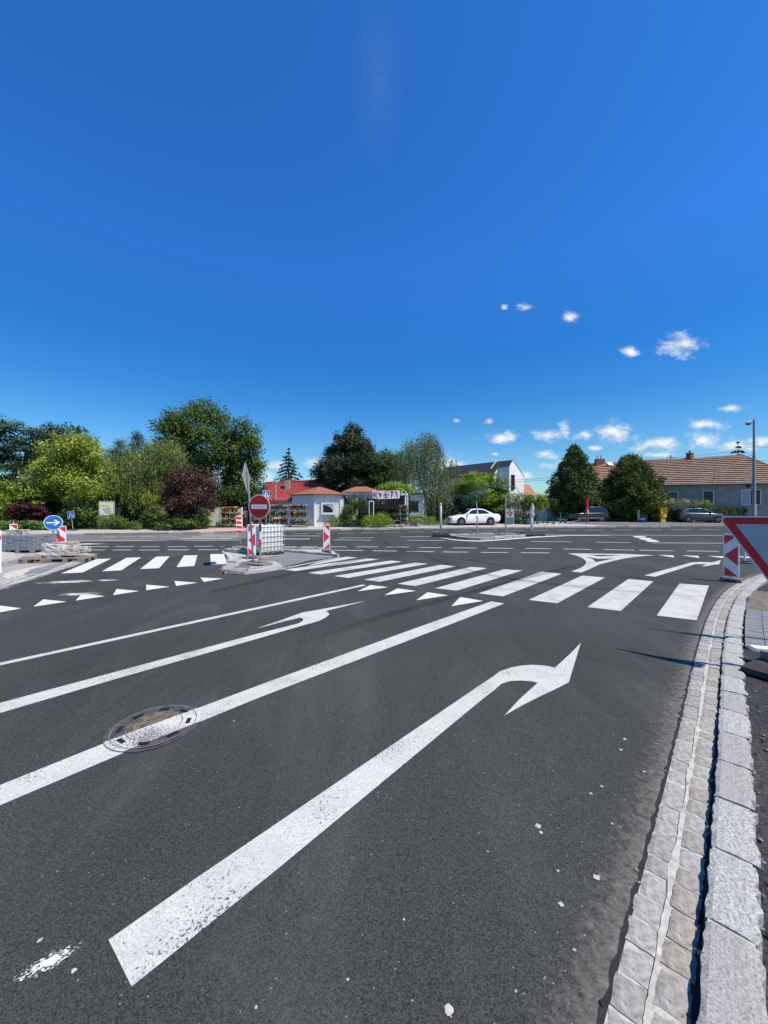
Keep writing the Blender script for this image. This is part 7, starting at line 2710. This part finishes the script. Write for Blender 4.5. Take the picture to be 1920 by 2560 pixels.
# ------------------------------------------------------------------ cars
def car(label, loc, rz, sc, body, L, W_, st, gh_, glass_polys, wheels, wr, group=None, lower=None, logo=False, name='parked_car', cat='car'):
    t = thing(name, label, cat, loc, rz, group, sc)
    mb = MB()
    rings = []
    for (x_, zb_, zt_, hw) in st:
        sec = [(-hw * .86, zb_), (-hw * .97, zb_ + .07), (-hw, zb_ + .2), (-hw, zb_ + (zt_ - zb_) * .62), (-hw * .975, zt_ - .1), (-hw * .90, zt_ - .02), (-hw * .45, zt_ + .015),
               (hw * .45, zt_ + .015), (hw * .90, zt_ - .02), (hw * .975, zt_ - .1), (hw, zb_ + (zt_ - zb_) * .62), (hw, zb_ + .2), (hw * .97, zb_ + .07), (hw * .86, zb_)]
        rings.append([(x_ - L / 2, y_, z_) for y_, z_ in sec])
    n = len(rings[0])
    vs = [p for r_ in rings for p in r_]
    fs = []
    for i in range(len(rings) - 1):
        for j in range(n):
            fs.append((i * n + j, i * n + (j + 1) % n, (i + 1) * n + (j + 1) % n, (i + 1) * n + j))
    fs += [tuple(reversed(range(n))), tuple(range((len(rings) - 1) * n, len(rings) * n))]
    mb.add(vs, fs)
    bo = mb.build('body', body, t)
    for p in bo.data.polygons:
        p.use_smooth = len(p.vertices) == 4
    # cabin
    prof, hb, hr, zbelt, zroof = gh_
    hwid = lambda z_: hb + (hr - hb) * max(0, min(1, (z_ - zbelt) / (zroof - zbelt)))
    vs, m = [], len(prof)
    for s_ in (-1, 1):
        vs += [(x_ - L / 2, s_ * hwid(z_), z_) for x_, z_ in prof]
    fs = [tuple(range(m)), tuple(reversed(range(m, 2 * m)))] + [(i, (i + 1) % m, m + (i + 1) % m, m + i) for i in range(m)]
    MB().add(vs, fs).build('cabin', body, t, bevel=.03, smooth=True)
    for pl in glass_polys['side']:
        for s_ in (-1, 1):
            q = [Vector((x_ - L / 2, s_ * (hwid(z_) + .012), z_)) for x_, z_ in pl]
            q2 = [Vector((x_ - L / 2, s_ * (hwid(z_) - .02), z_)) for x_, z_ in pl]
            k = len(q)
            MB().add(q + q2, [tuple(range(k)), tuple(reversed(range(k, 2 * k)))] + [(i, (i + 1) % k, k + (i + 1) % k, k + i) for i in range(k)]).build('side_window', 'car_glass', t)
    for nm in ('windshield', 'rear_window'):
        (xa, za), (xb, zb2) = glass_polys[nm]
        d = Vector((zb2 - za, 0, -(xb - xa))).normalized()
        mid_out = Vector(((xa + xb) / 2 - L / 2, 0, (za + zb2) / 2))
        if d.x * (1 if mid_out.x > 0 else -1) < 0:
            d = -d
        d *= .014
        q = []
        for (x_, z_), f in (((xa, za), .93), ((xb, zb2), .90)):
            q += [Vector((x_ - L / 2, -hwid(z_) * f, z_)) + d, Vector((x_ - L / 2, hwid(z_) * f, z_)) + d]
        a, b, c, e = q[0], q[1], q[3], q[2]
        MB().add([a, b, c, e] + [p - d * 2.5 for p in (a, b, c, e)], [(0, 1, 2, 3), (7, 6, 5, 4), (0, 4, 5, 1), (1, 5, 6, 2), (2, 6, 7, 3), (3, 7, 4, 0)]).build(nm, 'car_glass', t)
    for x_ in wheels:
        for s_ in (-1, 1):
            y0 = s_ * (W_ / 2 - .2)
            y1 = s_ * (W_ / 2 + .012)
            MB().tube([(x_ - L / 2, y0, wr + .015), (x_ - L / 2, s_ * (W_ / 2 + .004), wr + .015)], wr + .06, 24).build('wheel_arch', 'black', t)
            w = MB().tube([(x_ - L / 2, y0, wr), (x_ - L / 2, y0 + s_ * .02, wr), (x_ - L / 2, y1 - s_ * .03, wr), (x_ - L / 2, y1, wr)], [wr - .03, wr, wr, wr - .035], 26).build('tyre', 'tyre', t)
            MB().tube([(x_ - L / 2, y1 - s_ * .05, wr), (x_ - L / 2, y1 + s_ * .006, wr)], wr * .66, 22).build('rim_well', 'black', w)
            rm = MB()
            for k in range(5):
                a = k * 2 * math.pi / 5 + .3
                rm.bar((x_ - L / 2, y1 + s_ * .012, wr), (x_ - L / 2 + math.cos(a) * wr * .66, y1 + s_ * .012, wr + math.sin(a) * wr * .66), .07, .02, up=(0, 1, 0))
            rm.tube([(x_ - L / 2, y1, wr), (x_ - L / 2, y1 + s_ * .03, wr)], wr * .2, 12)
            rm.build('rim', 'rim', w)
    if lower:
        for s_ in (-1, 1):
            MB().box((0, s_ * (W_ / 2 + .002), st[3][1] + .16), (L * .5, .03, .22)).build('side_cladding', lower, t, bevel=.01)
    # doors, mirrors, lights, bumpers, plates
    x_a, x_b, x_c = glass_polys['doors']
    for s_ in (-1, 1):
        for xx in (x_a, x_b, x_c):
            MB().box((xx - L / 2, s_ * (W_ / 2 + .0005), .62), (.012, .006, .55)).build('door_gap', 'black', t)
        for xx in (x_b - .18, x_c - .18):
            MB().box((xx - L / 2, s_ * (W_ / 2 + .014), zbelt - .14), (.17, .03, .035)).build('door_handle', body, t)
        mx_ = glass_polys['mirror']
        MB().box((mx_ - L / 2, s_ * (W_ / 2 + .02), zbelt + .09), (.13, .22, .14)).build('mirror', body, t, bevel=.03)
    zf = st[0][2]
    hwf = st[1][3]
    for s_ in (-1, 1):
        MB().box((st[1][0] - L / 2 + .06, s_ * hwf * .78, zf + .02), (.22, hwf * .42, .13)).build('headlight', 'lamp_glass', t, bevel=.03)
        MB().box((st[-2][0] - L / 2 - .02, s_ * st[-2][3] * .78, st[-2][2] - .1), (.16, st[-2][3] * .4, .16)).build('tail_light', 'lamp_red', t, bevel=.02)
    return t, bo


sedan_st = [(0.0, .34, .58, .60), (.06, .22, .66, .74), (.28, .18, .73, .83), (.75, .18, .84, .87), (1.3, .18, .92, .885), (2.2, .18, .945, .885), (3.2, .18, .965, .885), (3.9, .20, .985, .87), (4.35, .26, .97, .82), (4.53, .36, .90, .76), (4.59, .46, .80, .70)]
sedan_gh = ([(1.15, .88), (1.55, 1.12), (1.98, 1.375), (2.5, 1.43), (3.0, 1.395), (3.45, 1.22), (4.0, .96)], .79, .60, .93, 1.43)
sedan_gl = {'side': [[(1.50, .985), (2.02, 1.33), (2.42, 1.37), (2.42, .985)], [(2.50, .985), (2.50, 1.37), (2.98, 1.335), (3.40, 1.14), (3.52, 1.0)]],
            'windshield': ((1.27, .955), (1.93, 1.345)), 'rear_window': ((3.92, 1.0), (3.08, 1.365)), 'doors': (1.36, 2.46, 3.4), 'mirror': 1.52}
SY = 35.6
t, bo = car('white sedan parked at the pavement with black wheels', (PXX(1181, SY), SY, PZ(1312, SY) - .01), R(11), 1.06, 'car_white', 4.59, 1.77, sedan_st, sedan_gh, sedan_gl, (.92, 3.57), .325)
MB().box((-2.29, 0, .52), (.06, .62, .40)).build('grille', 'black', t, bevel=.02)
for k in range(5):
    MB().box((-2.325, 0, .38 + k * .07), (.012, .56, .012)).build('grille_slat', 'chrome', t)
MB().box((-2.33, 0, .47), (.02, .46, .11)).build('number_plate', 'sign_white', t)
rg = MB()
for k in range(4):
    c_ = Vector((-2.337, (k - 1.5) * .075, .645))
    rg.tube([c_ + Vector((0, .05 * math.cos(a), .05 * math.sin(a))) for a in np.linspace(0, 6.283, 17)], .008, 5, cap=False)
rg.build('emblem_rings', 'chrome', t)
for s_ in (-1, 1):
    MB().box((-2.22, s_ * .55, .33), (.1, .32, .1)).build('lower_intake', 'black', t)
MB().box((0, 0, .22), (3.9, 1.5, .12)).build('underside', 'black', t)

suv_st = [(0.0, .42, .72, .66), (.08, .32, .84, .78), (.35, .28, .95, .88), (.9, .28, 1.02, .92), (1.4, .28, 1.06, .93), (2.4, .28, 1.08, .93), (3.5, .28, 1.10, .93), (4.2, .30, 1.10, .91), (4.5, .36, 1.06, .86), (4.58, .46, .95, .80)]
suv_gh = ([(1.25, 1.02), (2.0, 1.62), (2.5, 1.72), (3.6, 1.72), (4.25, 1.62), (4.5, 1.08)], .85, .70, 1.06, 1.72)
suv_gl = {'side': [[(1.62, 1.11), (2.08, 1.57), (2.48, 1.63), (2.48, 1.11)], [(2.56, 1.11), (2.56, 1.64), (3.4, 1.64), (3.4, 1.11)], [(3.5, 1.11), (3.5, 1.63), (4.1, 1.56), (4.28, 1.11)]],
          'windshield': ((1.36, 1.10), (1.95, 1.58)), 'rear_window': ((4.47, 1.14), (4.28, 1.57)), 'doors': (1.45, 2.52, 3.5), 'mirror': 1.62}
UY = 42.0
t, bo = car('black sport utility car with grey lower cladding under the conifers', (PXX(1465, UY), UY, .24), R(4), .93, 'car_black', 4.58, 1.86, suv_st, suv_gh, suv_gl, (.95, 3.62), .37, lower='cladding')
MB().box((0, 0, .30), (3.9, 1.5, .12)).build('underside', 'black', t)
MB().box((-2.3, 0, .5), (.08, 1.5, .2)).build('front_bumper', 'cladding', t, bevel=.03)
MB().box((2.29, 0, .52), (.1, 1.6, .22)).build('rear_bumper', 'cladding', t, bevel=.03)
for s_ in (-1, 1):
    MB().tube([(.0, s_ * .66, 1.77), (1.6, s_ * .66, 1.77)], .02, 8).build('roof_rail', 'cladding', t)

hat_st = [(0.0, .34, .62, .60), (.06, .22, .72, .74), (.3, .18, .82, .83), (.75, .18, .92, .87), (1.2, .18, .98, .885), (2.2, .18, 1.0, .885), (3.2, .18, 1.03, .88), (3.8, .22, 1.04, .85), (4.05, .30, 1.0, .80), (4.15, .42, .88, .74)]
hat_gh = ([(.95, .94), (1.5, 1.28), (1.95, 1.46), (2.5, 1.50), (3.3, 1.44), (3.75, 1.32), (4.02, 1.02)], .80, .62, .99, 1.50)
hat_gl = {'side': [[(1.35, 1.05), (1.98, 1.41), (2.36, 1.43), (2.36, 1.05)], [(2.44, 1.05), (2.44, 1.43), (3.1, 1.40), (3.45, 1.22), (3.45, 1.05)]],
          'windshield': ((1.05, 1.03), (1.88, 1.425)), 'rear_window': ((4.0, 1.08), (3.78, 1.3)), 'doors': (1.25, 2.4, 3.3), 'mirror': 1.4}
HY = 40.4
t, bo = car('dark grey hatchback parked along the clipped hedge', (PXX(1747, HY), HY, .24), R(180 - 14), 1.0, 'car_grey', 4.15, 1.77, hat_st, hat_gh, hat_gl, (.82, 3.42), .315)
MB().box((0, 0, .22), (3.5, 1.5, .12)).build('underside', 'black', t)
rb = thing('red_box', 'small red box lying beside the grey hatchback', 'box', (PXX(1733, 39.0), 39.0, .235))
MB().box((0, 0, .12), (.32, .2, .18)).build('box_body', 'post_red', rb, bevel=.03)
MB().box((0, 0, .22), (.2, .14, .04)).build('handle', 'post_red', rb)

# ------------------------------------------------------------------ person at the flower racks
def person(loc, rz, label):
    J = {'pel': (0, 0, .86), 'waist': (.01, 0, 1.0), 'chest': (.05, 0, 1.22), 'neck': (.10, 0, 1.38), 'head': (.14, 0, 1.50), 'crown': (.15, 0, 1.58),
         'sl': (.05, .17, 1.31), 'el': (.10, .24, 1.06), 'wl': (.28, .20, .92), 'hl': (.35, .18, .89), 'sr': (.05, -.17, 1.31), 'er': (.14, -.22, 1.07), 'wr': (.34, -.16, 1.0), 'hr': (.41, -.14, 1.0),
         'hpl': (0, .09, .84), 'kl': (.03, .10, .47), 'al': (-.02, .10, .09), 'tl': (.13, .11, .045), 'hpr': (0, -.09, .84), 'kr': (.05, -.10, .47), 'ar': (.02, -.10, .09), 'tr': (.17, -.11, .045)}
    rad = {'pel': .14, 'waist': .12, 'chest': .145, 'neck': .05, 'head': .085, 'crown': .07, 'sl': .065, 'el': .045, 'wl': .032, 'hl': .035, 'sr': .065, 'er': .045, 'wr': .032, 'hr': .035,
           'hpl': .09, 'kl': .06, 'al': .042, 'tl': .035, 'hpr': .09, 'kr': .06, 'ar': .042, 'tr': .035}
    E = [('pel', 'waist'), ('waist', 'chest'), ('chest', 'neck'), ('neck', 'head'), ('head', 'crown'), ('chest', 'sl'), ('sl', 'el'), ('el', 'wl'), ('wl', 'hl'), ('chest', 'sr'), ('sr', 'er'), ('er', 'wr'), ('wr', 'hr'),
         ('pel', 'hpl'), ('hpl', 'kl'), ('kl', 'al'), ('al', 'tl'), ('pel', 'hpr'), ('hpr', 'kr'), ('kr', 'ar'), ('ar', 'tr')]
    for s_, h_ in ((1, 'hl'), (-1, 'hr')):
        for k in range(4):
            nm = f'f{s_}{k}'
            b_ = J[h_]
            J[nm] = (b_[0] + .075, b_[1] + (k - 1.5) * .022, b_[2] - .02)
            rad[nm] = .009
            E.append((h_, nm))
        nm = f'th{s_}'
        J[nm] = (J[h_][0] + .02, J[h_][1] - s_ * .055, J[h_][2] + .01)
        rad[nm] = .01
        E.append((h_, nm))
    keys = list(J)
    me = bpy.data.meshes.new('body')
    me.from_pydata([J[k] for k in keys], [(keys.index(a), keys.index(b)) for a, b in E], [])
    o = bpy.data.objects.new('person', me)
    C.objects.link(o)
    mod = o.modifiers.new('skin', 'SKIN')
    sk_ = me.skin_vertices[0].data
    for i, k in enumerate(keys):
        sk_[i].radius = (rad[k], rad[k])
        sk_[i].use_root = (k == 'pel')
    o.modifiers.new('sub', 'SUBSURF').levels = 2
    bpy.context.view_layer.update()
    m2 = bpy.data.meshes.new_from_object(o.evaluated_get(bpy.context.evaluated_depsgraph_get()))
    bpy.data.objects.remove(o)
    m2.materials.clear()
    for nm in ('cloth_black', 'cloth_pink', 'skin'):
        m2.materials.append(MATS[nm])
    for p in m2.polygons:
        c_ = p.center
        p.use_smooth = True
        far = abs(c_.y) > .12 and c_.z > .8
        if c_.z > 1.395 or (c_.x > .30 and c_.z > .8):
            p.material_index = 2
        elif far or c_.z > 1.0:
            p.material_index = 1 if (far and c_.z < 1.33) else 0
        else:
            p.material_index = 0
    t = link('person', m2, None, loc, rz)
    tag(t, label, 'person')
    hair = MB()
    for k in range(7):
        pass
    bm = bmesh.new()
    bmesh.ops.create_uvsphere(bm, u_segments=14, v_segments=10, radius=.115)
    for v in bm.verts:
        v.co.x *= 1.05
        if v.co.x > .045 and v.co.z < .05:
            v.co.x = .045
        v.co.z *= 1.15
        if v.co.z < -.05:
            v.co.z *= 1.5
    hm = bpy.data.meshes.new('hair')
    bm.to_mesh(hm)
    bm.free()
    hm.materials.append(MATS['hair'])
    link('hair', hm, t, (.115, 0, 1.535))
    for s_ in (-1, 1):
        e = MB().tube([(.222, s_ * .03, 1.535), (.228, s_ * .03, 1.535)], .011, 8).build('eye', 'black', t)
    MB().tube([(.215, 0, 1.53), (.245, 0, 1.505)], [.008, .016], 7).build('nose', 'skin', t)
    MB().box((.222, 0, 1.475), (.01, .05, .01)).build('mouth', 'lamp_red', t)
    return t


person((PXX(616, 29.9), 29.9, .21), R(165), 'person in dark clothes with dusky pink sleeves at the flower trolleys')
# fallen leaves-like litter and planted border in front of shop
for px, lb in ((700, 1), (780, 1)):
    pass
